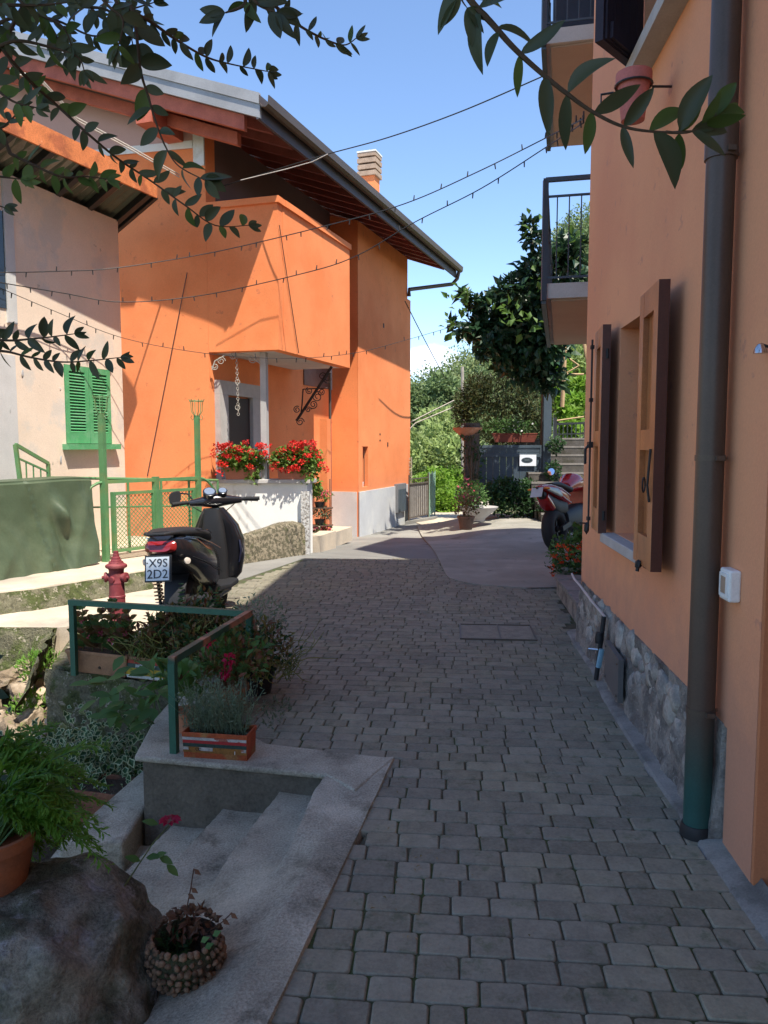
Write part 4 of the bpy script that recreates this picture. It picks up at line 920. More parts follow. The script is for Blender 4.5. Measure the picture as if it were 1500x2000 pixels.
# ============================================================ BACK WING WITH BALCONIES
wg=thing('back_wing','plain rear wing of the salmon house carrying two balconies','house wing',(4,9,0))
wl0=V(2.18,7.3,0); wd_=V(.232,1,0).normalized(); wn_=V(-wd_.y,wd_.x,0)
wl1=wl0+wd_*3.15
MB().slab([(wl0.x,wl0.y),(wl1.x,wl1.y),(wl1.x+4,wl1.y-.9),(wl0.x+4,wl0.y-.9)],-.1,9.4).build('wall',SALMON,wg)
def balcony(z,y0,y1,label,off0=.0):
    b=thing('balcony',label,'balcony',(1.9,9,z))
    u0=aZ(1066,583,z) if z<4 else aZ(1066,86,z); u1=aZ(1075,672,z) if z<4 else aZ(1075,288,z)
    a_=V(u0.x,u0.y,0); c=V(u1.x,u1.y,0); dd_=(c-a_).normalized(); inn=V(dd_.y,-dd_.x,0)
    D=1.6
    MB().slab([(a_.x,a_.y),(c.x,c.y),(c.x+inn.x*D,c.y+inn.y*D),(a_.x+inn.x*D,a_.y+inn.y*D)],z,z+.145).build('slab',mat('balcony_concrete',(.50,.48,.45),.85,.08,3,80,.15,.004,c2=(.42,.39,.36),c2s=2,c2w=.1),b)
    MB().slab([(a_.x+inn.x*.05+dd_.x*.06,a_.y+inn.y*.05+dd_.y*.06),(c.x+inn.x*.05-dd_.x*.06,c.y+inn.y*.05-dd_.y*.06),(c.x+inn.x*(D),c.y+inn.y*D),(a_.x+inn.x*D,a_.y+inn.y*D)],z-.02,z-.0005).build('soffit',mat('balcony_soffit',(.42,.33,.27),.9,.06,2,80,.1,.004),b)
    rt_=z+1.14; o=-inn*.02; aa=a_+o; cc=c+o
    for p in (aa,aa.lerp(cc,.5),cc): MB().bar(p+V(0,0,z-.02),p+V(0,0,rt_),.05,.05,up=V(1,0,0)).build('post',BLUEM,b)
    MB().bar(aa+V(0,0,rt_),cc+V(0,0,rt_),.045,.04).build('handrail',BLUEM,b); MB().bar(aa+V(0,0,rt_-.16),cc+V(0,0,rt_-.16),.02,.02).build('rail',BLUEM,b); MB().bar(aa+V(0,0,z+.2),cc+V(0,0,z+.2),.025,.025).build('rail',BLUEM,b)
    MB().bar(aa+V(0,0,z+.02),cc+V(0,0,z+.02),.05,.14).build('edge_beam',BLUEM,b)
    MB().bar(aa+V(0,0,rt_)+inn*.0,aa+inn*1.5+V(0,0,rt_),.045,.04).build('handrail',BLUEM,b); MB().bar(aa+V(0,0,rt_-.16),aa+inn*1.5+V(0,0,rt_-.16),.02,.02).build('rail',BLUEM,b); MB().bar(aa+V(0,0,z+.2),aa+inn*1.5+V(0,0,z+.2),.02,.02).build('rail',BLUEM,b)
    bm_=MB().bar(V(0,0,z+.2)+aa,V(0,0,rt_-.16)+aa,.010,.010,up=V(1,0,0)); 
    for k in range(1,13): p=aa+inn*(k*.115); MB().bar(p+V(0,0,z+.2),p+V(0,0,rt_-.16),.010,.010,up=V(1,0,0)).build('baluster',BLUEM,b)
    for k in range(1,26): p=aa.lerp(cc,k/26); MB().bar(p+V(0,0,z+.2),p+V(0,0,rt_-.16),.010,.010,up=V(1,0,0)).build('baluster',BLUEM,b)
    return b
balcony(3.0,0,0,'lower balcony of the salmon house with thin dark railing in front of the tree')
ub=balcony(5.65,0,0,'upper balcony of the salmon house at the top edge of the picture')
q=aY(1118,20,8.6); qd=MB(); uw=MB().box((q.x+.18,8.75,6.6),(.7,.06,1.5)).build('balcony_door',mat('blue_door',(.035,.055,.085),.5,.1,5,80,.05,.002),wg)
# stone ledge at the corner of the house
ld=thing('stone_ledge','low slab-topped stone ledge at the far corner of the salmon house','ledge',(1.75,6.8,0))
pts=[(1.60,6.10),(1.60,6.16),(1.68,6.6),(1.75,7.3),(1.81,7.95),(2.5,7.9),(2.3,7.3),(1.95,6.4)]
MB().slab(pts,-.1,.17).build('ledge_body',MORT,ld)
for k in range(6):
    y0=6.14+k*.29; f=lambda y:1.585+.16*min(.4,y-6.1)+max(0,(y-6.5))*.085
    MB().slab([(f(y0),y0),(f(y0+.275),y0+.275),(2.5,y0+.275),(2.5,y0)],.172,.205+.004*(k%2)).build('slab',mat('ledge_slab',(.20,.19,.175),.9,.2,9,80,.4,.004,objrand=.1),ld)
# unseen block added behind the camera on the right to shade the alley
nb=thing('added_shade_house','tall plain block added out of view behind the viewpoint to shade the alley','house',(4,-4,0))
MB().slab([(1.6,-.35),(8,-.35),(8,-9),(1.6,-9)],-.1,13.3).build('wall',SALMON,nb)
MB().slab([(1.45,-.22),(8.2,-.22),(8.2,-9.2),(1.45,-9.2)],13.31,13.5).build('roof',TERRA,nb)
# ============================================================ FENCE, GATE, TARP, HYDRANT
fn=thing('mesh_fence','green metal mesh fence with tall lamp-like posts on the upper terrace','fence',(-3,9.5,.19))
FL=aZ(207,1097,.19); FR=aY(387,935,10.0); FR=V(FR.x,FR.y,.19); FM=FL.lerp(FR,.52)
def post(p,h,wd,name='post',fin=True):
    o=MB().bar(p,p+V(0,0,h),wd,wd,up=V(.3,1,0)).build(name,GREENP,fn)
    if fin:
        m_=MB()
        for k in range(6):
            a=k*math.pi/3; c,s=math.cos(a),math.sin(a); m_.tube([p+V(c*.02,s*.02,h-.02),p+V(c*.07,s*.07,h+.05),p+V(c*.075,s*.075,h+.16),p+V(c*.10,s*.10,h+.21)],.005,5)
            if k in(0,3): m_.tube([p+V(c*.02,s*.02,h-.02),p+V(c*.06,s*.06,h-.06),p+V(c*.08,s*.08,h-.02),p+V(c*.06,s*.06,h+.0)],.005,5)
        m_.torus(p+V(0,0,h+.185),.09,.005,'Z',18,5); m_.build('post_basket',GREENP,o,smooth=True)
    return o
zt=aY(200,785,FL.y).z; post(FL,zt-.19-.13,.062); zt=aY(384,778,FR.y).z; post(FR,zt-.19-.22,.058)
def meshpanel(a,b,z0,z1,m_,step=.055,r=.0028):
    d=(b-a); L=d.length; d=d/L; H=z1-z0; n=int((L+H)/step)
    for k in range(1,n):
        for sg in (1,-1):
            u0=k*step-H if sg==1 else k*step; u1=k*step if sg==1 else k*step-H
            t0,t1=0.,1.
            if sg==1: pts=[(u0,0),(u1,H)]
            else: pts=[(u0,0),(u1,H)]
            (xa,ya),(xb,yb)=pts
            # clip to 0..L
            def cl(xa,ya,xb,yb):
                P=[]
                for (x,y),(X,Y) in (((xa,ya),(xb,yb)),((xb,yb),(xa,ya))):
                    if x<0: 
                        if X<=0: return None
                        t=(0-x)/(X-x); x,y=0,y+(Y-y)*t
                    if x>L:
                        if X>=L: return None
                        t=(L-x)/(X-x); x,y=L,y+(Y-y)*t
                    P.append((x,y))
                return P
            q=cl(xa,ya,xb,yb)
            if q is None: continue
            if abs(q[0][0]-q[1][0])<.01: continue
            m_.bar(a+d*q[0][0]+V(0,0,z0+q[0][1]),a+d*q[1][0]+V(0,0,z0+q[1][1]),r*2,r*2)
def panel(a,b,z0,z1,lab=None):
    p=MB().bar(a+V(0,0,z1),b+V(0,0,z1),.035,.035).build('mesh_panel',GREENP,fn)
    MB().bar(a+V(0,0,z0),b+V(0,0,z0),.035,.035).build('rail',GREENP,p)
    for q in (a,b): MB().bar(q+V(0,0,z0-.02),q+V(0,0,z1+.018),.045,.045,up=V(.3,1,0)).build('upright',GREENP,p)
    m_=MB(); meshpanel(a,b,z0+.01,z1-.01,m_); m_.build('wire_mesh',GREENP,p,kind='stuff'); return p
zz=.19*0
fd=(FR-FL).normalized()
g0=FL+fd*.12; g1=FM-fd*.03; g2=FM+fd*.05; g3=FR-fd*.08
for a,b in ((g0,g1),(g2,g3)): panel(V(a.x,a.y,0),V(b.x,b.y,0),.30,.98)
MB().bar(FM+V(0,0,0),FM+V(0,0,.97),.07,.06,up=V(.3,1,0)).build('post',GREENP,fn)
MB().bar(FL+V(0,0,.93),FR+V(0,0,.93),.04,.04).build('handrail',GREENP,fn)
# curved ends
for q,sg in ((FR,1),(FL,-1)):
    pts=[q+fd*sg*(.0+.30*math.sin(a))+V(0,0,.60+.33*math.cos(a)) for a in [k*math.pi/12 for k in range(7)]]+[q+fd*sg*.30+V(0,0,.0)]
    MB().tube(pts,.018,8).build('curved_rail',GREENP,fn,smooth=True)
sp=FL-fd*.45; panel(V(sp.x-.5,sp.y-.35,0),V(sp.x+.09,sp.y+.08,0),.26,.92)
# rear railing along the pale house
br=thing('rear_railing','thin green railing along the foot of the pale house with a short sloping stair rail','railing',(-3.8,9.8,.2))
r0=aY(95,933,8.85); r1=aY(425,938,10.75); 
MB().tube([r0,r1],.018,8).build('handrail',GREENP,br,smooth=True); MB().tube([r0-V(0,0,.35),r1-V(0,0,.35)],.012,6).build('rail',GREENP,br)
for t in (0,.3,.42,.62,.8,1): q=r0.lerp(r1,t); MB().tube([q,V(q.x,q.y,.19)],.017,6).build('post',GREENP,br)
s0=aY(30,868,8.45); s1=aY(94,905,8.85); MB().bar(s0,s1,.035,.035).build('stair_rail',GREENP,br); MB().bar(s0-V(0,0,.14),s1-V(0,0,.10),.02,.02).build('stair_rail',GREENP,br)
MB().bar(s0,V(s0.x+.12,s0.y,.2),.04,.04).build('post',GREENP,br); MB().bar(s1,V(s1.x,s1.y,.2),.035,.035).build('post',GREENP,br)
for t in (.3,.52,.75): q=s0.lerp(s1,t)-V(0,0,.12); MB().bar(q,V(q.x,q.y,.2),.012,.012).build('baluster',GREENP,br)
# tarpaulin draped over a rail
tp_=thing('tarpaulin','dull green tarpaulin draped over the fence at the left edge, with a torn pale fold','tarpaulin',(-4.2,8.2,.2))
a=aZ(-160,1215,.19); a=V(-4.55,6.75,0); b=aZ(181,1100,.19); b=V(b.x,b.y,0)
mb=MB(); NX,NZ=110,60; d=(b-a).normalized(); nn=V(d.y,-d.x,0); L=(b-a).length
zt_a,zt_b=1.20,1.17
cu=.70
for j in range(NZ+1):
    for i in range(NX+1):
        u=i/NX; f=j/NZ; top=zt_a+(zt_b-zt_a)*u+.012*math.sin(u*9); bot=.20+.03*math.sin(u*7)+.02*mnoise.noise(V(u*9,0,0))
        z=top+(bot-top)*f
        o=.02+.10*f*f+.06*mnoise.noise(V(u*5,f*1.4,0))*f**.5+.028*(1-abs(mnoise.noise(V(u*8+f*1.2,f*.9,2)))*3)*f**.6+.010*(1-abs(mnoise.noise(V(u*10-f*3,f*3.5,5)))*3)*f
        # overlap of the second sheet and its fold
        k=u-cu-.10*(f-.5); o+=.035*smooth(-.004,.004,k)*(1-smooth(.25,.3,k))
        fx=math.exp(-((u-.81-.16*(f-.42))/.035)**2)*math.exp(-((f-.40)/.16)**2); o+=.15*fx
        fx=math.exp(-((u-.78-.10*(f-.5))/.018)**2)*smooth(.2,.5,f); o-=.03*fx
        q=a+d*L*u+nn*o
        if f<.02: q=q-nn*.03
        mb.v.append((q.x,q.y,z))
for j in range(NZ):
    for i in range(NX): k=j*(NX+1)+i; mb.f.append((k,k+1,k+NX+2,k+NX+1))
t0=len(mb.v)
for i in range(NX+1): v=mb.v[i]; q=V(*v)-nn*.25; mb.v.append((q.x,q.y,v[2]+.01))
for i in range(NX): mb.f.append((i,t0+i,t0+i+1,i+1))
mb.build('sheet',TARP,tp_,smooth=True)
# hydrant
hp=aZ(231,1236,-.006); hy=thing('fire_hydrant','dull red cast iron fire hydrant with faceted cap, beside the black scooter','fire hydrant',hp)
H0=hp
MB().lathe([(.0,0),(.085,0),(.085,.03),(.068,.035),(.064,.30),(.067,.30),(.067,.315),(.063,.32),(.061,.42),(.063,.42),(.063,.43),(.060,.435),(.060,.525),(.066,.54),(.085,.55),(.088,.56),(.085,.572),(.06,.585),(.055,.60),(.0,.60)],H0,24).build('barrel',HYDR,hy,smooth=35)
bn=MB().lathe([(.045,.60),(.043,.612),(.036,.617),(.034,.635),(.027,.64),(.025,.66),(.022,.662),(.020,.685),(.0,.687)],H0,12).build('bonnet',HYDR,hy,smooth=30)
for sx_ in (-1,1):
    Mx=V(0,0,1).rotation_difference(V(sx_*.95,-.25,0)).to_matrix()
    MB().lathe([(.0,.045),(.034,.05),(.034,.072),(.042,.075),(.042,.092),(.030,.098),(.014,.10),(.012,.115),(.0,.115)],H0+V(0,0,.47),14,M=Mx).build('outlet_cap',HYDR,hy,smooth=35)
Mx=V(0,0,1).rotation_difference(V(-.35,-.93,-.1)).to_matrix(); MB().lathe([(.0,.045),(.030,.055),(.027,.07),(.0,.072)],H0+V(0,0,.46),12,M=Mx).build('front_boss',HYDR,hy,smooth=35)
for k in range(6):
    a=k*math.pi/3; MB().box(H0+V(.055*math.cos(a),.055*math.sin(a),.587),(.012,.012,.012)).build('bolt',HYDR,hy)
# ============================================================ SCOOTER
pr=V(-1.60,6.25,0); pf=V(-1.50,7.40,0); hd=(pf-pr).normalized(); szz=math.atan2(-hd.x,hd.y)
scx=thing('scooter','black motor scooter seen from behind, parked beside the red hydrant','scooter',(pr.x,pr.y,0),local=True,rz=szz)
lean=rad(-3); scx.rotation_euler=(0,lean,szz)
WB_=1.20; WRd=.245
def wheel(par,c,Rr,r,spk=5,Mr=None,wd=1.1,name='wheel'):
    Mr=Mr or Matrix.Identity(3); w_=MB().torus(c,Rr-r,r,'X',36,12,M=Mr,flat=wd).build('wheel',RUBBER,par,smooth=True)
    c=Vector(c); rim=MB(); A=V(1,0,0)
    rim.torus(c,Rr-r*1.75,r*.28,'X',32,8,M=Mr,flat=2.6)
    for k in range(spk):
        a=2*math.pi*k/spk; rim.bar(c+Mr@V(0,.04*math.cos(a),.04*math.sin(a)),c+Mr@V(0,(Rr-r*1.8)*math.cos(a),(Rr-r*1.8)*math.sin(a)),.035,.05,up=Mr@V(1,0,0))
    rim.lathe([(.0,-.06),(.045,-.06),(.045,.06),(.0,.06)],c,14,M=Mr@Matrix.Rotation(rad(90),3,'Y')); rim.build('rim',BLACKM,w_,smooth=40); return w_
wheel(scx,(0,0,WRd),WRd,.062)
# mudguard and swing cover behind rear wheel
MB().loft([((0,-.30,.16),(.075,0,0),(0,.02,.02)),((0,-.31,.30),(.085,0,0),(0,.02,.01)),((0,-.27,.45),(.09,0,0),(0,.03,.03)),((0,-.16,.56),(.10,0,0),(0,.05,.05))],14,3).build('mudguard',BLACKM,scx,smooth=True)
# rear body
body=MB().loft([((0,-.52,.795),(.055,0,0),(0,.01,.035)),((0,-.49,.785),(.115,0,0),(0,.0,.085)),((0,-.38,.745),(.165,0,0),(0,0,.13)),((0,-.20,.69),(.200,0,0),(0,0,.17)),((0,.0,.60),(.205,0,0),(0,0,.19)),((0,.22,.55),(.19,0,0),(0,0,.21)),((0,.40,.50),(.16,0,0),(0,0,.20)),((0,.47,.46),(.13,0,0),(0,0,.16))],24,2.8).build('rear_body',BLACKP,scx,smooth=True)
for s in(-1,1):
    MB().tube([(s*.205,.30,.66),(s*.212,.05,.735),(s*.195,-.2,.81),(s*.155,-.38,.84)],.006,6).build('trim_line',CHROME,body,smooth=True)
    MB().lathe([(.0,0),(.026,0),(.024,.014),(.0,.018)],(s*.165,-.42,.66),14,M=V(0,0,1).rotation_difference(V(s*.75,-.65,0)).to_matrix()).build('indicator',mat('indicator_lens',(.62,.55,.48),.2,.05,9,80,.02,.001,spec=.6),body,smooth=True)
MB().loft([((0,-.535,.785),(.085,0,0),(0,.01,.035)),((0,-.505,.785),(.125,0,0),(0,.01,.05))],20,3).build('tail_light',plain('tail_lens',(.22,.012,.012),.15,0,.6,.5),body,smooth=True)
MB().loft([((0,-.46,.875),(.10,0,0),(0,0,.02)),((0,-.36,.87),(.155,0,0),(0,0,.045)),((0,-.1,.845),(.165,0,0),(0,0,.05)),((0,.1,.815),(.155,0,0),(0,0,.05)),((0,.30,.775),(.13,0,0),(0,0,.05)),((0,.44,.735),(.09,0,0),(0,0,.03))],20,2.6).build('seat',BLACKM,scx,smooth=True)
MB().tube([(-.11,-.30,.87),(-.115,-.50,.885),(-.06,-.58,.885),(.06,-.58,.885),(.115,-.50,.885),(.11,-.30,.87)],.014,8).build('grab_rail',BLACKM,scx,smooth=True)
# number plate
MB().box((0,-.585,.63),(.205,.012,.20),M=Matrix.Rotation(rad(-12),3,'X')).build('plate_holder',BLACKM,scx)
plt=MB().box((0,-.598,.632),(.178,.004,.176),M=Matrix.Rotation(rad(-12),3,'X')).build('number_plate',mat('plate_white',(.72,.77,.80),.4,.03,8,80,.02,.001),scx)
Mt=Matrix.Translation((0,-.602,.632))@Matrix.Rotation(rad(-12),4,'X')@Matrix.Rotation(rad(90),4,'X')
INK=plain('plate_ink',(.015,.02,.035),.5)
text('\u00b7X9S',.088,INK,plt,Mt@Matrix.Translation((-.006,.040,0))); text('2D2',.094,INK,plt,Mt@Matrix.Translation((.0,-.042,0)))
# engine, exhaust, shock, footboard
MB().loft([((-.13,-.12,.25),(.05,0,0),(0,0,.06)),((-.13,.05,.27),(.07,0,0),(0,0,.09)),((-.12,.3,.30),(.06,0,0),(0,0,.08)),((-.1,.45,.32),(.04,0,0),(0,0,.05))],16,3).build('engine_case',BLACKM,scx,smooth=True)
MB().loft([((.155,-.38,.30),(.045,0,0),(0,0,.05)),((.155,-.33,.30),(.06,0,0),(0,0,.07)),((.15,.0,.27),(.055,0,0),(0,0,.065)),((.13,.12,.26),(.03,0,0),(0,0,.035))],18,2.2).build('exhaust',BLACKM,scx,smooth=True)
sh_=MB(); pts=[]
for k in range(60): a=k*2*math.pi/7; pts.append((-.145+.033*math.cos(a),-.24+.033*math.sin(a)+.10*k/60*-.4,.32+.26*k/60))
sh_.tube(pts,.007,5); sh_.build('spring',mat('shock_spring',(.35,.20,.10),.5,.1,9,80,.05,.001),scx,smooth=True)
MB().tube([(-.145,-.23,.27),(-.145,-.27,.62)],.013,8).build('shock_absorber',BLACKM,scx,smooth=True)
MB().loft([((0,.36,.30),(.17,0,0),(0,0,.035)),((0,.60,.275),(.19,0,0),(0,0,.03)),((0,.84,.28),(.19,0,0),(0,0,.035))],20,4).build('footboard',BLACKM,scx,smooth=True)
MB().loft([((0,.36,.22),(.13,0,0),(0,0,.05)),((0,.84,.22),(.12,0,0),(0,0,.05))],16,3).build('belly_pan',BLACKP,scx,smooth=True)
# legshield with front fairing
shd=MB().loft([((0,.93,.24),(.10,0,0),(0,.07,0)),((0,.94,.34),(.19,0,0),(0,.10,.0)),((0,.95,.50),(.225,0,0),(0,.115,0)),((0,.94,.66),(.235,0,0),(0,.115,0)),((0,.90,.80),(.20,0,0),(0,.10,0)),((0,.86,.90),(.14,0,0),(0,.08,0)),((0,.84,.97),(.09,0,0),(0,.06,0))],26,3.2).build('legshield',BLACKP,scx,smooth=True)
MB().loft([((0,.82,.30),(.10,0,0),(0,.05,0)),((0,.81,.55),(.11,0,0),(0,.05,0)),((0,.79,.80),(.10,0,0),(0,.05,0)),((0,.80,.96),(.075,0,0),(0,.05,0))],20,3).build('inner_console',BLACKM,shd,smooth=True)
for s in(-1,1): MB().loft([((s*.20,.88,.46),(.008,0,0),(0,.03,.01)),((s*.222,.89,.56),(.008,0,0),(0,.045,0)),((s*.215,.87,.66),(.008,0,0),(0,.02,0))],12,2).build('side_badge',mat('badge_blue',(.03,.035,.07),.2,.05,9,80,.02,.001),shd,smooth=True)
# steering group turned to the left
SA=rad(26); Ms=Matrix.Rotation(SA,3,'Z'); sc0=V(0,.90,0)
def S(x,y,z): return sc0+Ms@V(x,y,0)+V(0,0,z)
fw_=wheel(scx,S(0,.20,WRd),WRd,.058,Mr=Ms)
MB().loft([(S(0,.06,.42),Ms@V(.07,0,0),Ms@V(0,.03,.05)),(S(0,.20,.52),Ms@V(.075,0,0),Ms@V(0,.04,.03)),(S(0,.36,.47),Ms@V(.07,0,0),Ms@V(0,.03,.04)),(S(0,.46,.33),Ms@V(.055,0,0),Ms@V(0,.02,.03))],16,2.6).build('front_mudguard',BLACKP,scx,smooth=True)
fk=MB()
for s in(-1,1): fk.tube([S(s*.085,.20,.25),S(s*.085,.05,.60)],.020,10)
fk.build('fork',BLACKM,scx,smooth=True)
cw=MB().loft([(S(-.24,-.02,1.025),Ms@V(0,.03,0),V(0,0,.028)),(S(-.13,.0,1.03),Ms@V(0,.065,0),V(0,0,.045)),(S(0,.02,1.035),Ms@V(0,.11,0),V(0,0,.07)),(S(.13,.0,1.03),Ms@V(0,.065,0),V(0,0,.045)),(S(.24,-.02,1.025),Ms@V(0,.03,0),V(0,0,.028))],20,2.4).build('handlebar_cowl',BLACKP,scx,smooth=True)
for x_,r_ in ((-.055,.058),(.065,.042)):
    Mg=Matrix.Rotation(rad(38),3,Ms@V(1,0,0)); g_=MB().lathe([(.0,-.03),(r_,-.03),(r_*1.05,.03),(r_*.9,.033),(.0,.026)],S(x_,-.04,1.10),22,M=Mg).build('gauge_ring',BLACKP,cw,smooth=40)
    MB().lathe([(.0,.0345),(r_*.85,.0345),(r_*.8,.038),(.0,.040)],S(x_,-.04,1.10),22,M=Mg).build('gauge_glass',mat('gauge_glass',(.16,.20,.27),.08,.05,9,80,.02,.001,spec=.7),cw,smooth=True)
for s in(-1,1):
    MB().tube([S(s*.23,-.02,1.03),S(s*.28,-.05,1.035),S(s*.40,-.085,1.03)],[.014,.018,.018],12).build('handgrip',RUBBER,scx,smooth=True)
    MB().tube([S(s*.24,.03,1.02),S(s*.30,.03,1.015),S(s*.40,-.01,1.005)],.007,8).build('brake_lever',BLACKM,scx,smooth=True)
MB().tube([S(-.20,.01,1.05),S(-.24,.03,1.11),S(-.33,.0,1.125)],.008,8).build('mirror_stem',BLACKM,scx,smooth=True)
mr_=MB().loft([(S(-.36,.01,1.085),Ms@V(.055,0,.012),Ms@V(.0,.0,.058)),(S(-.36,-.012,1.085),Ms@V(.052,0,.01),Ms@V(0,0,.052))],16,3).build('mirror',BLACKM,scx,smooth=True)
for s in(-1,1): MB().tube([S(s*.27,.02,1.02),S(s*.22,.12,1.00),S(s*.12,.10,.93),S(s*.05,.05,.85)],.0045,6).build('brake_cable',RUBBER,scx,smooth=True)
MB().tube([(.0,-.36,.872),(.165,-.12,.872),(.17,.1,.84),(.13,.32,.79)],.004,6).build('seat_seam',BLACKP,scx,smooth=True)
MB().tube([(.196,-.36,.68),(.212,-.1,.60),(.208,.2,.50),(.17,.42,.44)],.0035,6).build('panel_seam',RUBBER,body,smooth=True)
MB().lathe([(.0,0),(.016,0),(.014,.006),(.0,.008)],(.0,-.535,.69),12,M=V(0,0,1).rotation_difference(V(0,-1,0)).to_matrix()).build('reflector',REDP,scx)
MB().tube([(0.02,.10,.20),(-.16,.06,.0)],.012,6).build('centre_stand',BLACKM,scx); MB().tube([(-.02,.10,.20),(.16,.06,.0)],.012,6).build('centre_stand',BLACKM,scx)
# ============================================================ MOTORCYCLE
mp=V(2.44,10.75,.05); mh=V(.60,.80,0).normalized(); mz=math.atan2(-mh.x,mh.y)
mc=thing('motorcycle','red and black sports motorcycle partly hidden behind the corner of the salmon house','motorcycle',mp,local=True,rz=mz); mc.rotation_euler=(0,rad(-7),mz)
rw_=wheel(mc,(0,0,.315),.315,.092,wd=1.0); MB().lathe([(.0,-.005),(.11,-.005),(.11,.005),(.0,.005)],(-.09,0,.315),24,M=Matrix.Rotation(rad(90),3,'Y')).build('brake_disc',CHROME,rw_)
wheel(mc,(0,1.38,.30),.30,.062,wd=1.0)
tl_=MB().loft([((0,-.40,.93),(.04,0,0),(0,0,.015)),((0,-.28,.915),(.085,0,0),(0,0,.05)),((0,-.05,.865),(.125,0,0),(0,0,.085)),((0,.20,.79),(.135,0,0),(0,0,.11)),((0,.36,.72),(.11,0,0),(0,0,.10))],22,2.6).build('tail_fairing',REDP,mc,smooth=True)
for s in(-1,1):
    MB().loft([((s*.078,-.26,.905),(.012,0,0),(0,.02,.03)),((s*.118,-.05,.845),(.014,0,0),(0,.03,.05)),((s*.128,.06,.78),(.012,0,0),(0,.02,.02))],12,2.2).build('silver_panel',mat('dull_silver',(.32,.34,.33),.35,.1,8,80,.02,.001,metal=.4),tl_,smooth=True)
    MB().tube([(s*.05,-.36,.945),(s*.10,-.20,.945),(s*.135,.05,.885),(s*.14,.32,.77)],.007,6).build('white_stripe',WHITEP,tl_,smooth=True)
    MB().tube([(s*.135,.02,.80),(s*.145,.14,.735),(s*.142,.33,.665)],.006,6).build('white_stripe',WHITEP,tl_,smooth=True)
Mt=Matrix.Translation((-.153,.18,.79))@Matrix.Rotation(rad(-90),4,'Z')@Matrix.Rotation(rad(90),4,'X')@Matrix.Rotation(rad(26),4,'Z')
text('89',.10,WHITEP,tl_,Mt,ext=.002)
MB().loft([((0,-.34,.83),(.05,0,0),(0,0,.05)),((0,-.18,.72),(.09,0,0),(0,0,.11)),((0,.05,.62),(.10,0,0),(0,0,.13)),((0,.3,.60),(.10,0,0),(0,0,.12))],18,2.8).build('undertail',BLACKM,mc,smooth=True)
MB().loft([((0,-.29,.80),(.085,0,0),(0,.03,.05)),((0,-.20,.69),(.10,0,0),(0,.03,.06)),((0,-.10,.62),(.09,0,0),(0,.03,.04))],16,2.8).build('tail_light',plain('moto_tail_lens',(.30,.01,.01),.15,0,.6,.5),mc,smooth=True)
np_=MB().box((0,-.46,.86),(.17,.006,.15),M=Matrix.Rotation(rad(-35),3,'X')).build('number_plate',mat('plate_dim',(.45,.45,.46),.45,.05,8,80,.02,.001),mc)
MB().tube([(0,-.36,.92),(0,-.45,.92)],.014,6).build('plate_bracket',BLACKM,mc)
for s in(-1,1): MB().loft([((s*.07,-.36,.91),(.0,.01,0),(0,0,.01)),((s*.13,-.38,.905),(0,.022,0),(0,0,.016)),((s*.165,-.38,.90),(0,.014,0),(0,0,.010))],10,2).build('indicator',mat('amber_lens',(.7,.22,.03),.25,.05,8,80,.02,.001),mc,smooth=True)
MB().loft([((0,-.05,.955),(.07,0,0),(0,0,.02)),((0,.15,.93),(.12,0,0),(0,0,.05)),((0,.45,.85),(.14,0,0),(0,0,.05))],16,2.6).build('seat',BLACKM,mc,smooth=True)
MB().loft([((0,.45,.88),(.10,0,0),(0,0,.08)),((0,.65,.95),(.16,0,0),(0,0,.14)),((0,.95,.93),(.15,0,0),(0,0,.13)),((0,1.05,.88),(.08,0,0),(0,0,.07))],18,2.4).build('fuel_tank',REDP,mc,smooth=True)
MB().loft([((0,.95,.62),(.20,0,0),(0,0,.30)),((0,1.25,.80),(.17,0,0),(0,0,.22)),((0,1.5,.85),(.07,0,0),(0,0,.10))],18,2.4).build('front_fairing',REDP,mc,smooth=True)
MB().loft([((0,.25,.42),(.12,0,0),(0,0,.14)),((0,.7,.42),(.17,0,0),(0,0,.22)),((0,1.0,.45),(.10,0,0),(0,0,.18))],16,3).build('engine',BLACKM,mc,smooth=True)
for s in(-1,1): MB().bar((s*.11,0,.315),(s*.10,.45,.40),.04,.07).build('swingarm',BLACKM,mc)
MB().tube([(-.12,.18,.60),(-.145,.02,.50)],.010,8).build('footrest_bracket',CHROME,mc)
fk=MB()
for s in(-1,1): fk.tube([(s*.10,1.38,.30),(s*.10,1.12,1.0)],.024,8)
fk.build('fork',CHROME,mc,smooth=True)
MB().tube([(-.33,1.0,.98),(0,1.1,1.02),(.33,1.0,.98)],.014,8).build('handlebar',BLACKM,mc,smooth=True)
q=aY(1093,914,11.85)
Mi=Matrix.Rotation(-mz,4,'Z'); ql=Mi@(q-mp)
MB().tube([(-.28,1.08,1.0),tuple(ql+V(.03,.03,-.04))],.008,6).build('mirror_stem',BLACKM,mc)
MB().lathe([(.0,-.02),(.055,-.012),(.062,.008),(.0,.008)],ql,20,M=V(0,0,1).rotation_difference(V(.08,-1,.30)).to_matrix()).build('mirror_shell',BLACKM,mc,smooth=True)
MB().lathe([(.0,.0085),(.057,.0085),(.0,.010)],ql,20,M=V(0,0,1).rotation_difference(V(.08,-1,.30)).to_matrix()).build('mirror_glass',MIRG,mc,smooth=True)
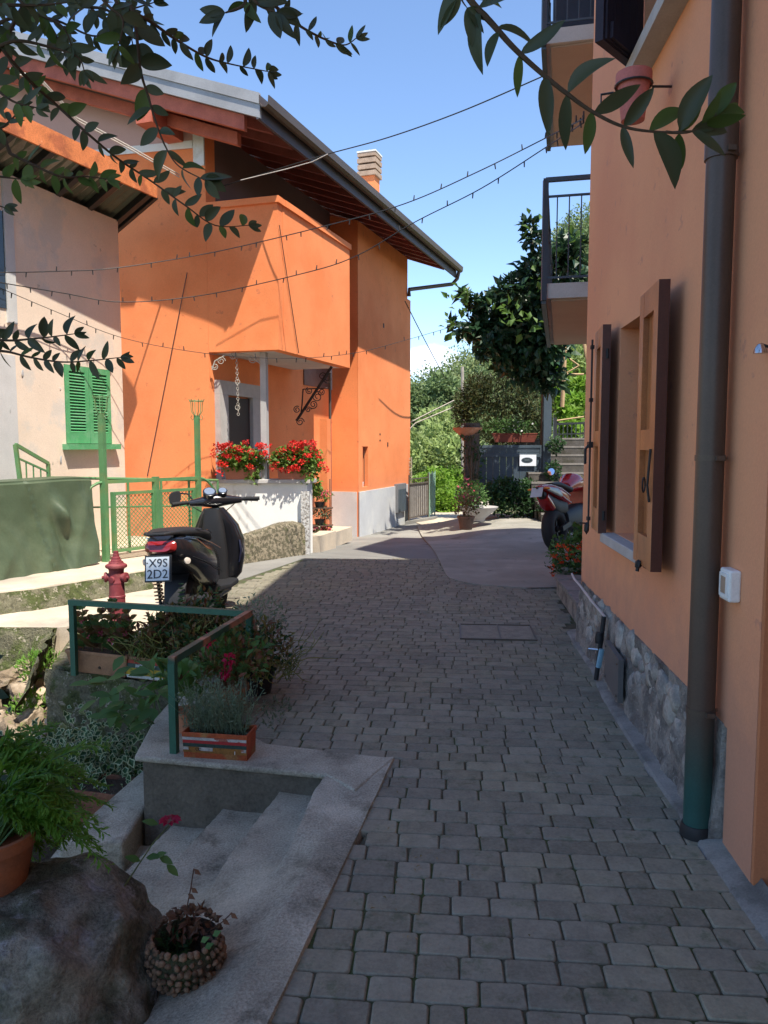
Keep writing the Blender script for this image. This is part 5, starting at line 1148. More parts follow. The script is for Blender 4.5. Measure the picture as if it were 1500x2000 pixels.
# ============================================================ DARK GREEN RAIL AROUND THE PLANTERS
gr=thing('planter_railing','dark green square-tube railing around the flower planters in the foreground','railing',(-1.4,4.6,0))
n0=aZ(341,1472,.012); n0=V(n0.x,n0.y,0); k0=aZ(487,1198,.50); k0=V(k0.x,k0.y,0); l0=aZ(141,1176,.50); l0=V(l0.x,l0.y,0)
zt=.50; zn=aY(340,1288,n0.y).z
for p,z in ((n0,zn),(k0,zt),(l0,zt)): MB().bar(p+V(0,0,0),p+V(0,0,z-.018),.036,.036,up=V(.2,1,0)).build('post',DGREEN,gr)
RA_=mat('worn_green_rail_top',(.035,.10,.07),.45,.15,8,90,.1,.003,c2=(.42,.20,.13),c2s=2.3,c2t=.5,c2w=.05)
MB().bar(n0+V(0,-.02,zn),k0+V(0,.018,zt),.036,.036).build('rail',RA_,gr); MB().bar(k0+V(-.018,0,zt),l0+V(-.018,0,zt),.0355,.0355).build('rail',DGREEN,gr)
# ============================================================ PLANTERS
LG=leafm('leaf_mid_green',(.055,.13,.028),(.10,.19,.05)); LD=leafm('leaf_dark_green',(.022,.06,.018),(.045,.10,.03)); LB=leafm('leaf_bright_green',(.12,.27,.03),(.20,.36,.06),trans=.45)
LR=leafm('leaf_coleus',(.20,.07,.045),(.16,.18,.04)); LRED=leafm('leaf_maroon',(.12,.02,.03),(.20,.04,.05)); LY=leafm('stem_yellow_green',(.30,.30,.07),(.22,.22,.08))
LGR=leafm('leaf_grey_green',(.12,.17,.10),(.17,.21,.13)); LV=leafm('leaf_variegated_rim',(.45,.50,.32),(.35,.42,.22)); LBR=leafm('leaf_brown_dry',(.20,.10,.055),(.11,.05,.03))
PR=leafm('petal_red',(.62,.02,.02),(.80,.045,.03),trans=.2); PP=leafm('petal_pink',(.62,.12,.20),(.55,.06,.12)); PC=leafm('petal_crimson',(.45,.01,.05),(.55,.02,.09)); PO=leafm('petal_orange_red',(.60,.06,.02),(.72,.10,.03)); PW=leafm('petal_white',(.75,.75,.72),(.8,.75,.7))
def trough(par,c,L,Wd,H,m,taper=.85,rim=.016,rz=0,name='pot'):
    Mx=Matrix.Rotation(rz,3,'Z'); c=Vector(c)
    def ring(l,w_,z,mb): 
        return [c+Mx@V(x*l/2,y*w_/2,0)+V(0,0,z) for x,y in ((-1,-1),(1,-1),(1,1),(-1,1))]
    prof=[(L*taper,Wd*taper*.9,0),(L*.975,Wd*.95,H-rim*1.4),(L,Wd,H-rim*1.4),(L,Wd,H),(L*.955,Wd*.90,H),(L*.93,Wd*.85,H-.03)]
    mb=MB(); vs=[]; fs=[(3,2,1,0)]
    for k,(l,w_,z) in enumerate(prof): vs+=ring(l,w_,z,mb)
    for k in range(len(prof)-1):
        for i in range(4): fs.append((k*4+i,k*4+(i+1)%4,(k+1)*4+(i+1)%4,(k+1)*4+i))
    k=len(prof)-1; fs.append((k*4,k*4+1,k*4+2,k*4+3)); mb.add(vs,fs); o=mb.build(name,m,par); 
    bv=o.modifiers.new('bevel','BEVEL'); bv.width=.004; bv.segments=2; bv.limit_method='ANGLE'
    MB().add([c+Mx@V(x*L*.46,y*Wd*.42,0)+V(0,0,H-.022) for x,y in ((-1,-1),(1,-1),(1,1),(-1,1))],[(0,1,2,3)]).build('soil',SOIL,par)
    return o
def stems(mb,c,rr,n,h,r=.003,seed=1,curl=.3,base=.3):
    rs=random.Random(seed); c=Vector(c)
    for i in range(n):
        b=c+V(rs.uniform(-1,1)*rr[0]*base*2,rs.uniform(-1,1)*rr[1]*base*2,0); d=V(rs.gauss(0,.35),rs.gauss(0,.35),1).normalized(); pts=[b]; 
        hh=h*rs.uniform(.6,1.1)
        for k in range(5): d=(d+V(rs.gauss(0,curl),rs.gauss(0,curl),rs.gauss(0,curl*.6))).normalized(); pts.append(pts[-1]+d*hh/5)
        mb.tube(pts,[r*1.2,r*1.1,r,r,r*.8,r*.5],4,False)
# planter 1, plain terracotta trough with coleus
w1=aZ(131,1312,.004); w2=aZ(246,1326,.004); cpl=(w1+w2)/2; ln=(w2-w1).length+.03; rz1=math.atan2(w2.y-w1.y,w2.x-w1.x)
nrm1=V(-math.sin(rz1),math.cos(rz1),0); c1=cpl+nrm1*.09; c1.z=.004
t1=thing('flower_planter','plain terracotta trough of reddish coleus, at the left post of the dark green railing','planter',c1)
pot=trough(t1,c1,ln,.18,.155,TERRAD,rz=rz1); MB().lathe([(.0,0),(.011,0),(.009,.004),(.0,.004)],c1-nrm1*.083+V(.02,0,.05),10,M=V(0,0,1).rotation_difference(-nrm1).to_matrix()).build('drain_plug',SOIL,pot)
m1=MB(); m2=MB(); m3=MB()
e1=Matrix.Rotation(rz1,3,'Z')@V(1,0,0)
rs_c=random.Random(91)
for k,(u,h,s) in enumerate(((-.18,.30,1),(-.10,.22,2),(-.02,.28,3),(.08,.36,4),(.16,.22,5),(.20,.30,6))):
    b=c1+e1*u+V(0,0,.14)
    for q in range(7):
        z=h*q/7+.02; 
        for a in range(5): 
            an=a*2*math.pi/5+q*.6+s; dd=V(math.cos(an),math.sin(an),.75 if q<6 else 1.3).normalized(); leaf_add(m1 if (k+q)%3 else m2,b+V(rs_c.gauss(0,.012),rs_c.gauss(0,.012),z),dd,(V(-math.cos(an)*.6,-.7-math.sin(an)*.4,.8)).normalized(),.088*(1.1-q*.08),.052,.2,2)
    m3.tube([b,b+V(.01,0,h*.6),b+V(0,.01,h)],.004,5)
m1.build('foliage',LR,t1); m2.build('foliage',LG,t1); m3.build('stem',LY,t1)
fm=MB(); rs=random.Random(8)
for k in range(9): p=c1+e1*rs.uniform(-.2,.2)+V(0,rs.uniform(-.06,.03),rs.uniform(.2,.34)); cloud(fm,p,(.014,.014,.010),9,.018,.014,k,up=.2)
fm.build('blossom',PP,t1)
# planter 2, painted trough (tricolour with yellow band and worn lettering)
w1=aZ(247,1326,.004); w2=aZ(338,1335,.004); c2_=(w1+w2)/2+nrm1*.085; c2_.z=.004; ln2=(w2-w1).length+.06
t2=thing('painted_planter','red, dark green and yellow painted trough with worn white lettering, beside the plain terracotta trough','planter',c2_)
pot=trough(t2,c2_,ln2,.16,.15,TERRAD,taper=.92,rz=rz1)
def pband(u0,u1,z0,z1,m,name,o=.004): 
    q=[]
    for u,z in ((u0,z0),(u1,z0),(u1,z1),(u0,z1)):
        f=.92+.055*z/.13; q.append(c2_+e1*(u*ln2*.5*f)-nrm1*(.08*(.828+.122*z/.128)+o)+V(0,0,z))
    return MB().prism(q,nrm1*.003).build(name,m,pot)
pband(-1,1,.105,.127,mat('worn_red_paint',(.33,.06,.04),.7,.2,12,90,.1,.001),'painted_band'); pband(-1,1,.075,.1045,mat('worn_dark_paint',(.05,.085,.07),.7,.2,12,90,.1,.001),'painted_band')
pband(-1,.9,.026,.0745,mat('worn_yellow_paint',(.36,.24,.03),.7,.3,12,90,.1,.001,c2=(.15,.20,.05),c2s=14,c2w=.05),'painted_band'); pband(-1,.5,.006,.0255,mat('worn_white_paint',(.50,.50,.45),.7,.2,12,90,.1,.001),'painted_band')
Mt=Matrix.Translation(c2_-nrm1*.0845+V(0,0,.092)-e1*.03)@Matrix.Rotation(rz1,4,'Z')@Matrix.Rotation(rad(84),4,'X'); text('HOSTIAIW',.032,WHITEP,pot,Mt)
m1=MB();m2=MB();m3=MB()
cloud(m1,c2_+V(.02,.02,.26),(.20,.14,.15),240,.055,.026,5,seg=1); cloud(m2,c2_+V(.0,.04,.24),(.20,.14,.14),160,.05,.022,6); stems(m3,c2_+V(0,0,.12),(.2,.08),60,.32,.0035,7,.55,.5)
m1.build('foliage',LR,t2); m2.build('foliage',LG,t2); m3.build('stem',LY,t2)
# big tangled pot of coleus behind (spikes of variegated leaves)
c3=V(-1.25,5.05,0); t3=thing('coleus_pot','large pot of tangled coleus with curling yellow-green stems, inside the dark green railing','potted plant',c3)
MB().lathe([(.0,0),(.11,0),(.15,.20),(.165,.20),(.165,.235),(.15,.235),(.145,.2),(.0,.2)],c3,22).build('pot',TERRAD,t3,smooth=40)
m1=MB();m2=MB();m3=MB();m4=MB()
for (dx_,dy_,z,r_,h) in ((-.14,.02,.33,.14,.16),(.04,.05,.36,.15,.20),(.20,.02,.30,.15,.13),(.30,-.12,.24,.14,.14),(.0,-.12,.26,.15,.12),(-.22,.0,.3,.12,.12)):
    c=c3+V(dx_,dy_,z); k=int((dx_+1)*50); cloud(m1,c,(r_*1.1,r_,h*1.15),260,.05,.026,k); cloud(m2,c,(r_*1.1,r_,h*1.1),170,.045,.024,k+1); stems(m3,c-V(0,0,h),(r_,r_),52,h*2.3,.0028,k,.75,.4)
for (dx_,h) in ((-.10,.62),(.13,.56),(.26,.46)):
    m4=MB()
    for q in range(12):
        z=.3+(h-.3)*q/11
        for a in range(5): an=a*1.256+q*.5; leaf_add(m4,c3+V(dx_,0,z),V(math.cos(an),math.sin(an),.5).normalized(),V(0,-.2,1).normalized(),.05*(1.25-q*.07),.022,.2)
    m4.build('leaf_spike',LG,t3)
m1.build('foliage',LR,t3); m2.build('foliage',LD,t3); m3.build('stem',LY,t3)
# dark bushy pots on the right side of the railing
def bushpot(c,label,pr_,ph,clouds,mats_,potm=TERRAD,stem=None,pot_name='pot'):
    t=thing('potted_plant',label,'potted plant',c); c=Vector(c)
    MB().lathe([(.0,0),(pr_*.72,0),(pr_*.95,ph*.84),(pr_*1.05,ph*.84),(pr_*1.05,ph),(pr_*.95,ph),(pr_*.9,ph*.85),(.0,ph*.85)],c,22).build(pot_name,potm,t,smooth=40)
    for (off_,rr_,n,L,w_,mi,sd,*ex_) in clouds:
        mb=MB(); cloud(mb,c+V(*off_),rr_,n,L,w_,sd,*( [] ),up=ex_[0] if ex_ else .4); mb.build('foliage',mats_[min(mi,len(mats_)-1)],t)
    if stem: mb=MB(); stems(mb,c+V(0,0,ph*.8),*stem); mb.build('stem',LY,t)
    return t
bushpot((-.80,4.72,0),'dark pot of tangled reddish stems at the right corner of the dark green railing',.12,.17,[((-.04,0,.30),(.27,.24,.17),520,.042,.02,0,11),((-.02,0,.27),(.27,.24,.16),420,.04,.02,1,12),((0,.12,.44),(.20,.2,.15),380,.035,.012,2,13)],[LR,LD,LGR],BLACKM,((.24,.22),110,.36,.0028,14,.75,.5))
bushpot((-.90,4.36,0),'leafy potted plant with magenta buds behind the near railing post',.11,.16,[((0,0,.32),(.22,.19,.15),190,.06,.04,0,15),((.02,.05,.30),(.24,.2,.16),300,.05,.024,1,16),((0,0,.25),(.22,.19,.13),160,.045,.02,2,19)],[LG,LR],TERRAD,None)
tb=thing('magenta_flower','drooping magenta blossom beside the near railing post','flower',(-.96,4.2,.35)); 
for k,(x,z) in enumerate(((-.97,.47),(-.86,.36),(-.885,.29))): mb=MB(); cloud(mb,(x,4.18,z),(.02,.02,.032),26,.03,.022,k,up=-.6); mb.build('blossom',PC,tb)
MB().tube([(-.97,4.2,.5),(-.93,4.26,.44),(-.91,4.32,.28)],.003,5).build('stem',LY,tb)
# grey-green lavender like plant in small painted planter at the step edge
w1=aZ(358,1482,.013); w2=aZ(481,1490,.013); c5=(w1+w2)/2; rz5=math.atan2(w2.y-w1.y,w2.x-w1.x); e5=V(math.cos(rz5),math.sin(rz5),0); n5=V(-e5.y,e5.x,0); c5=c5+n5*.075; c5.z=.013; L5=(w2-w1).length
t5=thing('striped_planter','small red, white and black striped planter on the concrete edge by the near post','planter',c5)
STRR=mat('worn_orange_red_paint',(.36,.075,.025),.55,.25,14,90,.1,.001,c2=(.30,.14,.05),c2s=10,c2w=.06)
pot=trough(t5,c5,L5+.012,.15,.135,STRR,taper=.97,rz=rz5)
def sband(z0,z1,m,u0=-1,u1=1,o=.004,par=pot):
    f=lambda z:.97+.005*z/.13; q=[c5+e5*(u*(L5+.012)*.5*f(z))-n5*(.075*(.873+.077*z/.112)+o)+V(0,0,z) for u,z in ((u0,z0),(u1,z0),(u1,z1),(u0,z1))]
    return MB().prism(q,n5*.003).build('painted_band',m,par)
WPn=mat('worn_white_band',(.42,.39,.36),.7,.25,20,120,.1,.001,c2=(.30,.10,.07),c2s=12,c2t=.6,c2w=.03)
sband(.098,.112,WPn); sband(.082,.0975,mat('band_red',(.34,.03,.03),.6,.2,14,90,.1,.001)); sband(.064,.0815,mat('band_dark',(.03,.055,.045),.6,.3,14,90,.1,.001)); sband(.035,.0635,mat('band_amber',(.27,.12,.03),.6,.3,14,90,.1,.001)); 
sband(.048,.062,WPn,-.99,-.82,.006); sband(.048,.062,WPn,.84,.99,.006); sband(.046,.063,WPn,-.48,-.06,.006)
Mt=Matrix.Translation(c5-n5*.079+e5*(-.082)+V(0,0,.054))@Matrix.Rotation(rz5,4,'Z')@Matrix.Rotation(rad(85),4,'X'); text('CC',.02,BLACKM,pot,Mt); 
Mt=Matrix.Translation(c5-n5*.079+e5*(.105)+V(0,0,.045))@Matrix.Rotation(rz5,4,'Z')@Matrix.Rotation(rad(85),4,'X'); text('I',.024,WHITEP,pot,Mt)
m1=MB(); rs=random.Random(31)
for i in range(260):
    b=c5+e5*rs.uniform(-.16,.13)+n5*rs.uniform(-.02,.06)+V(0,0,.10); d=V(rs.gauss(0,.3),rs.gauss(0,.3),1).normalized(); L=rs.uniform(.14,.30); q=b+d*L*.5; 
    m1.tube([b,q,q+(d+V(rs.gauss(0,.3),rs.gauss(0,.3),0)).normalized()*L*.5],[.0016,.0014,.001],3,False)
    for k in range(9): t=(k+2)/11; leaf_add(m1,b+d*L*t,(rdir(rs)+d*.8).normalized(),rdir(rs),.022,.006,.1)
m1.build('foliage',LGR,t5)
bushpot((-1.07,4.02,.012),'plain terracotta pot hidden behind the near dark green post',.07,.12,[((-.06,.0,.27),(.16,.12,.11),60,.095,.06,0,17),((.06,.05,.22),(.12,.1,.1),90,.04,.018,1,18)],[LG,LGR],TERRA)
# broad leaved plant leaning over the wall left of the near post
t6=thing('broad_leaf_plant','broad-leaved green plant arching out over the garden wall left of the near railing post','plant',(-1.35,4.35,-.3)); m1=MB(); rs=random.Random(9)
for k in range(46):
    p=V(-1.42+rs.uniform(-.22,.18),4.35+rs.uniform(-.2,.2),.12+rs.uniform(-.16,.17)); d=V(rs.uniform(-1,.3),rs.uniform(-.9,.2),rs.uniform(-.5,.3)).normalized(); leaf_add(m1,p,d,V(rs.gauss(0,.2),-.4,1).normalized(),.12,.06,.18,2)
split_build(m1,'leaf',LG,t6); m3=MB(); stems(m3,(-1.30,4.35,-.3),(.12,.12),14,.5,.005,2,.2); m3.build('stem',LG,t6)
# trough with variegated ivy in the garden pit
c6=V(-1.66,4.22,-.56); t7=thing('ivy_trough','old rust-brown clay trough overflowing with variegated ivy, in the garden pit','planter',c6)
trough(t7,c6,.62,.24,.20,mat('rusty_clay',(.20,.085,.05),.9,.25,9,80,.4,.004,c2=(.10,.06,.04),c2s=7,c2w=.08),rz=-.25)
m1=MB();m2=MB(); rs=random.Random(4)
for k in range(750):
    p=V(-1.78+rs.gauss(0,.24),4.42+rs.gauss(0,.16),-.25+rs.gauss(0,.10)-.10*rs.random()); d=V(rs.gauss(0,.6),-.5+rs.gauss(0,.4),-.4+rs.gauss(0,.4)).normalized(); n=V(rs.gauss(0,.4),-.7,.7+rs.gauss(0,.3)).normalized(); s=rs.uniform(.7,1.3)
    leaf_add(m2,p-n*.0015,d,n,.052*s,.036*s,.2); leaf_add(m1,p+d*.006*s,d,n,.039*s,.024*s,.2)
m1.build('foliage',leafm('leaf_ivy',(.03,.085,.03),(.055,.12,.045)),t7); m2.build('leaf_rim',LV,t7,kind='stuff')
# weeds on the sunlit bank
def weeds(label,c,rr,n,L,w_,m,seed,name='weed',cat='weed',up=.8):
    t=thing(name,label,cat,c); mb=MB(); cloud(mb,c,rr,n,L,w_,seed,up=up); mb.build('foliage',m,t); return t
weeds('bright green fern clump on the mossy wall at the left edge',(-2.72,6.0,-.22),(.22,.14,.15),420,.05,.016,LB,41)
weeds('lower bright green clump among the sunlit stones',(-2.60,5.55,-.40),(.2,.14,.13),300,.05,.016,LB,42)
weeds('pale creeping weed spilling down the sunlit stones',(-2.45,4.85,-.55),(.30,.26,.13),520,.035,.018,leafm('leaf_pale',(.20,.26,.10),(.30,.34,.16)),43)
weeds('variegated creeper in the sunlit lower left of the pit',(-2.35,4.15,-.60),(.35,.32,.12),600,.04,.022,LV,44)
weeds('low green ground creeper in the shade of the garden pit',(-1.75,4.45,-.45),(.42,.26,.2),600,.035,.02,LG,46)
weeds('small weed at the joint of the pavers by the dark pot',(-.62,4.3,.03),(.08,.25,.03),120,.03,.009,LGR,47)
# ferny foreground plant in a terracotta pot standing on the boulder
c8=aY(-15,1700,2.25); c8.z-=.10; t8=thing('fern_pot','terracotta pot with a big feathery green plant on the boulder at the bottom left','potted plant',c8)
MB().lathe([(.0,0),(.085,0),(.125,.19),(.135,.19),(.135,.225),(.12,.225),(.115,.19),(.0,.19)],c8,28).build('pot',mat('orange_terracotta',(.36,.12,.05),.8,.15,7,90,.2,.002,c2=(.27,.10,.05),c2s=6,c2w=.1),t8,smooth=40)
m1=MB(); m3=MB(); rs=random.Random(77)
FN=leafm('leaf_feathery',(.08,.20,.018),(.14,.27,.03),trans=.5)
for i in range(64):
    tgt=aY(rs.uniform(-60,215),rs.uniform(1410,1700),rs.uniform(2.15,2.75)); b=c8+V(rs.uniform(-.05,.05),rs.uniform(-.05,.05),.2)
    if rs.random()<.25: tgt=aY(rs.uniform(60,200),rs.uniform(1560,1690),rs.uniform(2.2,2.5))
    mid=b.lerp(tgt,.5)+V(0,0,.10); pts=[b,b.lerp(mid,.6)+V(0,0,.03),mid,mid.lerp(tgt,.6)+V(0,0,.02),tgt]; m3.tube(pts,[.004,.003,.003,.002,.0012],4,False)
    for k in range(26):
        t=k/25; s=.35+.65*t; idx=min(3,int(s*4)); p=pts[idx].lerp(pts[idx+1],s*4-idx); ax=(pts[idx+1]-pts[idx]).normalized()
        for sg in (-1,1):
            d=(ax*.7+ax.cross(V(0,0,1))*sg+rdir(rs)*.45).normalized(); L=.045*(1.15-.6*t); leaf_add(m1,p,d,V(rs.gauss(0,.3),-.3,1).normalized(),L,L*.28,.15)
            q=p+d*L*.6; leaf_add(m1,q,(d+rdir(rs)*.6).normalized(),V(rs.gauss(0,.3),-.3,1).normalized(),L*.7,L*.2,.15)
m1.build('foliage',FN,t8); m3.build('stem',LG,t8)
# dark broad leaves at the left edge
t9=thing('dark_leaf_plant','dark pointed leaves entering at the left edge above the feathery plant','plant',aY(-20,1330,2.6)); m1=MB(); rs=random.Random(6)
for k,(x,y,a,l) in enumerate(((-10,1300,.5,.09),(-15,1345,-.2,.11),(-10,1260,1.0,.07),(5,1440,-.9,.08),(-10,1480,.2,.10),(30,1470,-1.4,.06),(-20,1395,.1,.09),(10,1530,.4,.08))):
    p=aY(x-25,y,2.6); leaf_add(m1,p,V(math.cos(a),-.2,math.sin(a)).normalized(),V(0,-1,.6).normalized(),l,l*.45,.15,2)
split_build(m1,'leaf',leafm('leaf_very_dark',(.015,.04,.012),(.03,.06,.02)),t9); MB().tube([aY(-60,1600,2.6),aY(-45,1450,2.6),aY(-35,1270,2.6)],.006,6).build('stem',TWIG,t9)
# rose with long stem
t10=thing('red_rose','single red rose on a thin arching stem in front of the steps','rose',aY(217,1790,2.35)); q=[aY(214,1795,2.3),aY(240,1735,2.35),aY(270,1690,2.4),aY(300,1645,2.45),aY(330,1612,2.5)]
MB().tube(q,[.0035,.003,.0025,.002,.002],6).build('stem',mat('rose_stem',(.10,.12,.04),.6,.1,9,80,.05,.001),t10,smooth=True)
fl=MB(); cpt=aY(332,1602,2.5)
for r_,n,L in ((.004,5,.018),(.010,8,.022),(.016,10,.024)):
    for k in range(n): a=k*6.283/n+r_*200; d=V(math.cos(a),math.sin(a)*.8,.6-r_*40); leaf_add(fl,cpt+V(math.cos(a)*r_,math.sin(a)*r_,0),d.normalized(),V(-math.cos(a)*.6,-math.sin(a)*.6-.3,1).normalized(),L,L*.9,.3)
split_build(fl,'petal',PC,t10); m1=MB()
rs=random.Random(2)
for x,y,a in ((275,1682,2.6),(285,1675,.3),(310,1672,-.3),(245,1735,2.4),(262,1757,.1),(250,1762,-.4),(300,1676,.6),(325,1688,-.6),(222,1780,2.2),(310,1610,2.7)):
    p=aY(x,y,2.4); leaf_add(m1,p,V(math.cos(a),-.3,math.sin(a)).normalized(),V(0,-.6,1).normalized(),.055,.026,.2,2)
split_build(m1,'leaf',LG,t10)
# boulder
bl=MB().blob(aY(85,1990,2.15)+V(-.12,.05,-.08),(.47,.40,.48),5,.13,6,1.9,.18); bo=bl.build('boulder',mat('boulder_stone',(.23,.215,.17),.95,.42,14,95,1.0,.014,c2=(.08,.08,.05),c2s=5,c2t=.5,c2w=.1,c3=(.27,.26,.25),c3s=9,c3t=.6,c3w=.06),smooth=True)
tag(bo,'large rough grey boulder at the bottom left under the terracotta pot','boulder'); 
# small stone bowl with dried plant
c9=aZ(365,1955,-.16); c9=V(c9.x,c9.y,land_z(c9.x,c9.y)-.005); t11=thing('pebble_bowl','pebble-crusted planter bowl with withered brown plant on the concrete ramp, near bottom of the photo','planter',c9)
bw_=MB(); prof=[(.0,0),(.07,0),(.10,.035),(.112,.08),(.108,.12),(.10,.135),(.09,.125),(.085,.08),(.06,.05),(.0,.05)]
bw_.lathe(prof,c9,32); bw_.build('bowl',SOIL,t11,smooth=True)
rs=random.Random(15); pm=[]
for k in range(5):
    b=MB().blob((0,0,0),(1,1,.7),k+60,.25,1); me=bpy.data.meshes.new('pebble'); me.from_pydata(b.v,[],b.f); me.materials.append(mat('pink_pebble',(.19,.115,.07),.9,.3,30,120,.6,.004,c2=(.08,.05,.03),c2s=20,c2w=.1,objrand=.35)); me.polygons.foreach_set('use_smooth',[True]*len(me.polygons)); pm.append(me)
for lv,(r_,z) in enumerate(((.088,.015),(.104,.040),(.113,.065),(.114,.09),(.110,.115),(.100,.137))):
    n=int(2*math.pi*r_/.021)
    for k in range(n):
        a=k*2*math.pi/n+lv*.5+rs.gauss(0,.03); s=rs.uniform(.008,.014); z_=z+rs.gauss(0,.003)+(.03*max(0,math.sin(a)) if lv>3 else 0); piece('pebble',rs.choice(pm),t11,(r_*math.cos(a),r_*math.sin(a),z_),(rs.random()*3,rs.random()*3,0),(s,s,s))
m1=MB(); cloud(m1,c9+V(0,.05,.14),(.08,.04,.05),110,.035,.016,4,up=-.2)
ps=[c9+V(0,.04,.12),c9+V(-.005,.04,.2),c9+V(.01,.04,.27),c9+V(.02,.04,.33)]; m3=MB(); m3.tube(ps,.002,5); m3.tube([c9+V(.06,.03,.13),c9+V(.11,.02,.17),c9+V(.14,.02,.20)],.0018,5)
for p in (ps[3],ps[2],ps[1]+V(-.01,0,0),c9+V(.11,.02,.18),c9+V(.135,.02,.2),ps[2]+V(-.01,0,-.02)): leaf_add(m1,p,V(.6,-.2,-.4).normalized(),V(0,-1,.3).normalized(),.03,.016,.2)
m1.build('withered_leaves',LBR,t11); m3.build('stem',LBR,t11); m1=MB(); cloud(m1,c9+V(-.05,.02,.08),(.05,.05,.05),140,.03,.01,8,up=.3); m1.build('moss_tuft',LD,t11)
m1=MB(); 
for x,y in ((392,1840),(400,1852),(415,1828)): leaf_add(m1,aY(x,y,2.1),V(.5,0,.3).normalized(),V(0,-.7,.7).normalized(),.03,.02,.2)
split_build(m1,'leaf',LG,t11)
# ============================================================ GERANIUMS AND SHELF OF POTS
def geranium(px0,px1,label,seed):
    a=aY(px0,935,YP+.0); b=aY(px1,935,YP+.0); c=V((a.x+b.x)/2,YP+.02,1.06); t=thing('geranium_box',label,'flower box',c)
    trough(t,c,b.x-a.x,.20,.17,mat('geranium_pot',(.42,.16,.10),.8,.12,7,90,.2,.002),taper=.9); L=b.x-a.x; rs=random.Random(seed)
    m1=MB(); cloud(m1,c+V(0,-.02,.28),(L*.74,.20,.17),820,.07,.06,seed,up=.2); cloud(m1,c+V(L*.4,-.05,.1),(L*.25,.12,.16),140,.06,.05,seed+1,up=-.1); m1.build('foliage',leafm('leaf_geranium',(.11,.21,.03),(.19,.30,.055),trans=.4),t)
    for k in range(40):
        p=c+V(rs.uniform(-.78,.78)*L,rs.uniform(-.24,.05),rs.uniform(.30,.52)); 
        if rs.random()<.25: p=c+V(rs.uniform(-.6,.6)*L,-.2,rs.uniform(.1,.3))
        f=MB(); cloud(f,p,(.05,.045,.032),26,.032,.028,seed*50+k,up=.3); f.build('blossom',PR,t)
geranium(440,502,'box of bright red geraniums on the parapet left of the grey column',1)
geranium(542,604,'box of bright red geraniums on the parapet right of the grey column',2)
# trailing foliage at parapet end and tiered shelf
sh3=thing('flower_shelf','three-tier plant shelf with small flowering pots beside the white parapet end','plant stand',aY(628,1048,12.2)); by=12.35
for k,(y,m,sd) in enumerate(((968,PP,1),(1002,LGR,2),(1035,PP,3))):
    p=aY(628,y,by); f=MB(); cloud(f,p,(.17,.12,.10),170,.045,.028,sd+80,up=.2); f.build('foliage',LG if k!=1 else LGR,sh3)
    if k!=1: f=MB(); cloud(f,p+V(0,-.06,.03),(.16,.08,.07),45,.035,.03,sd+90,up=.2); f.build('blossom',PP,sh3)
    q=aY(624,y+18,by); MB().lathe([(.0,-.05),(.06,-.05),(.085,.05),(.0,.05)],q,14).build('pot',BLACKM,sh3,smooth=40); MB().box(aY(628,y+24,by),(.36,.2,.015)).build('shelf',BROWNM,sh3)
for x in (609,645): q=aY(x,1045,by+.1); MB().bar(V(q.x,q.y,0),V(q.x,q.y,1.0),.015,.015,up=V(0,1,0)).build('leg',BROWNM,sh3)
tg=thing('trailing_geranium','green geranium foliage hanging over the right end of the white parapet','plant',aY(614,940,11.6)); f=MB(); cloud(f,aY(614,900,11.5),(.12,.2,.22),260,.07,.055,97,up=-.2); cloud(f,aY(615,950,11.5),(.10,.15,.16),160,.06,.05,98,up=-.3); f.build('foliage',leafm('leaf_geranium',(.10,.20,.03),(.17,.28,.05)),tg)
f=MB()
for k,(x,y) in enumerate(((622,896),(628,908),(618,885),(636,917),(612,880))): cloud(f,aY(x,y,11.2),(.05,.04,.04),24,.035,.03,k,up=.2)
f.build('blossom',PR,tg)
# iron scroll bracket and hanging chain under the boxed balcony
ir=thing('wrought_iron_bracket','dark wrought iron scroll bracket under the right end of the boxed balcony','iron bracket',aY(620,770,12.2)); m1=MB(); q=lambda x,y,Y=12.6: aY(x,y,Y)
m1.tube([q(579,822),q(648,716)],.022,8); m1.tube([q(592,760),q(590,790),q(588,805)],.012,6); m1.tube([q(592,760),q(640,758)],.010,6)
def spiral(c,r,n=18,turn=1.6,ph=0):
    return [V(c.x+r*(1-k/n*.75)*math.cos(ph+turn*2*math.pi*k/n),c.y,c.z+r*(1-k/n*.75)*math.sin(ph+turn*2*math.pi*k/n)) for k in range(n+1)]
for x,y,r_,ph in ((586,824,.07,0),(604,763,.06,2),(620,775,.09,1),(628,765,.06,3),(612,790,.07,4),(602,800,.05,0),(640,740,.08,2),(580,800,.06,1),(630,735,.07,5)): m1.tube(spiral(q(x,y),r_,ph=ph),.008,5)
m1.build('scrollwork',plain('wrought_iron',(.04,.022,.018),.6,.1),ir,smooth=True)
hw=thing('hanging_chain','thin pale wire arch with a ringed chain hanging in front of the porch door','hanging ornament',aY(465,690,YP)); q=lambda x,y:aY(x,y,YP-.02); m1=MB()
m1.tube([q(414,722),q(420,705),q(440,694),q(465,690),q(490,694),q(508,710)],.010,6); 
for x,y,r_,ph in ((432,705,.06,0),(494,702,.06,2),(420,716,.05,3),(455,696,.05,1)): m1.tube(spiral(q(x,y),r_,ph=ph),.006,5)
m1.build('arch',mat('pale_iron',(.38,.35,.30),.6,.15,9,80,.1,.002),hw,smooth=True)
m2=MB(); y=694
while y<812: 
    m2.torus(q(462+ (y-694)*.03,y),.018,.004,'X' if int(y/4)%2 else 'Y' if False else 'X',10,5,M=Matrix.Rotation(rad(90)*(int(y/5)%2)+.4,3,'Z')); y+=5
for yy in (746,796): m2.torus(q(464,yy),.032,.005,'X',14,5,M=Matrix.Rotation(rad(90),3,'Z'))
m2.build('chain',MATS['pale_iron'],hw,smooth=True)
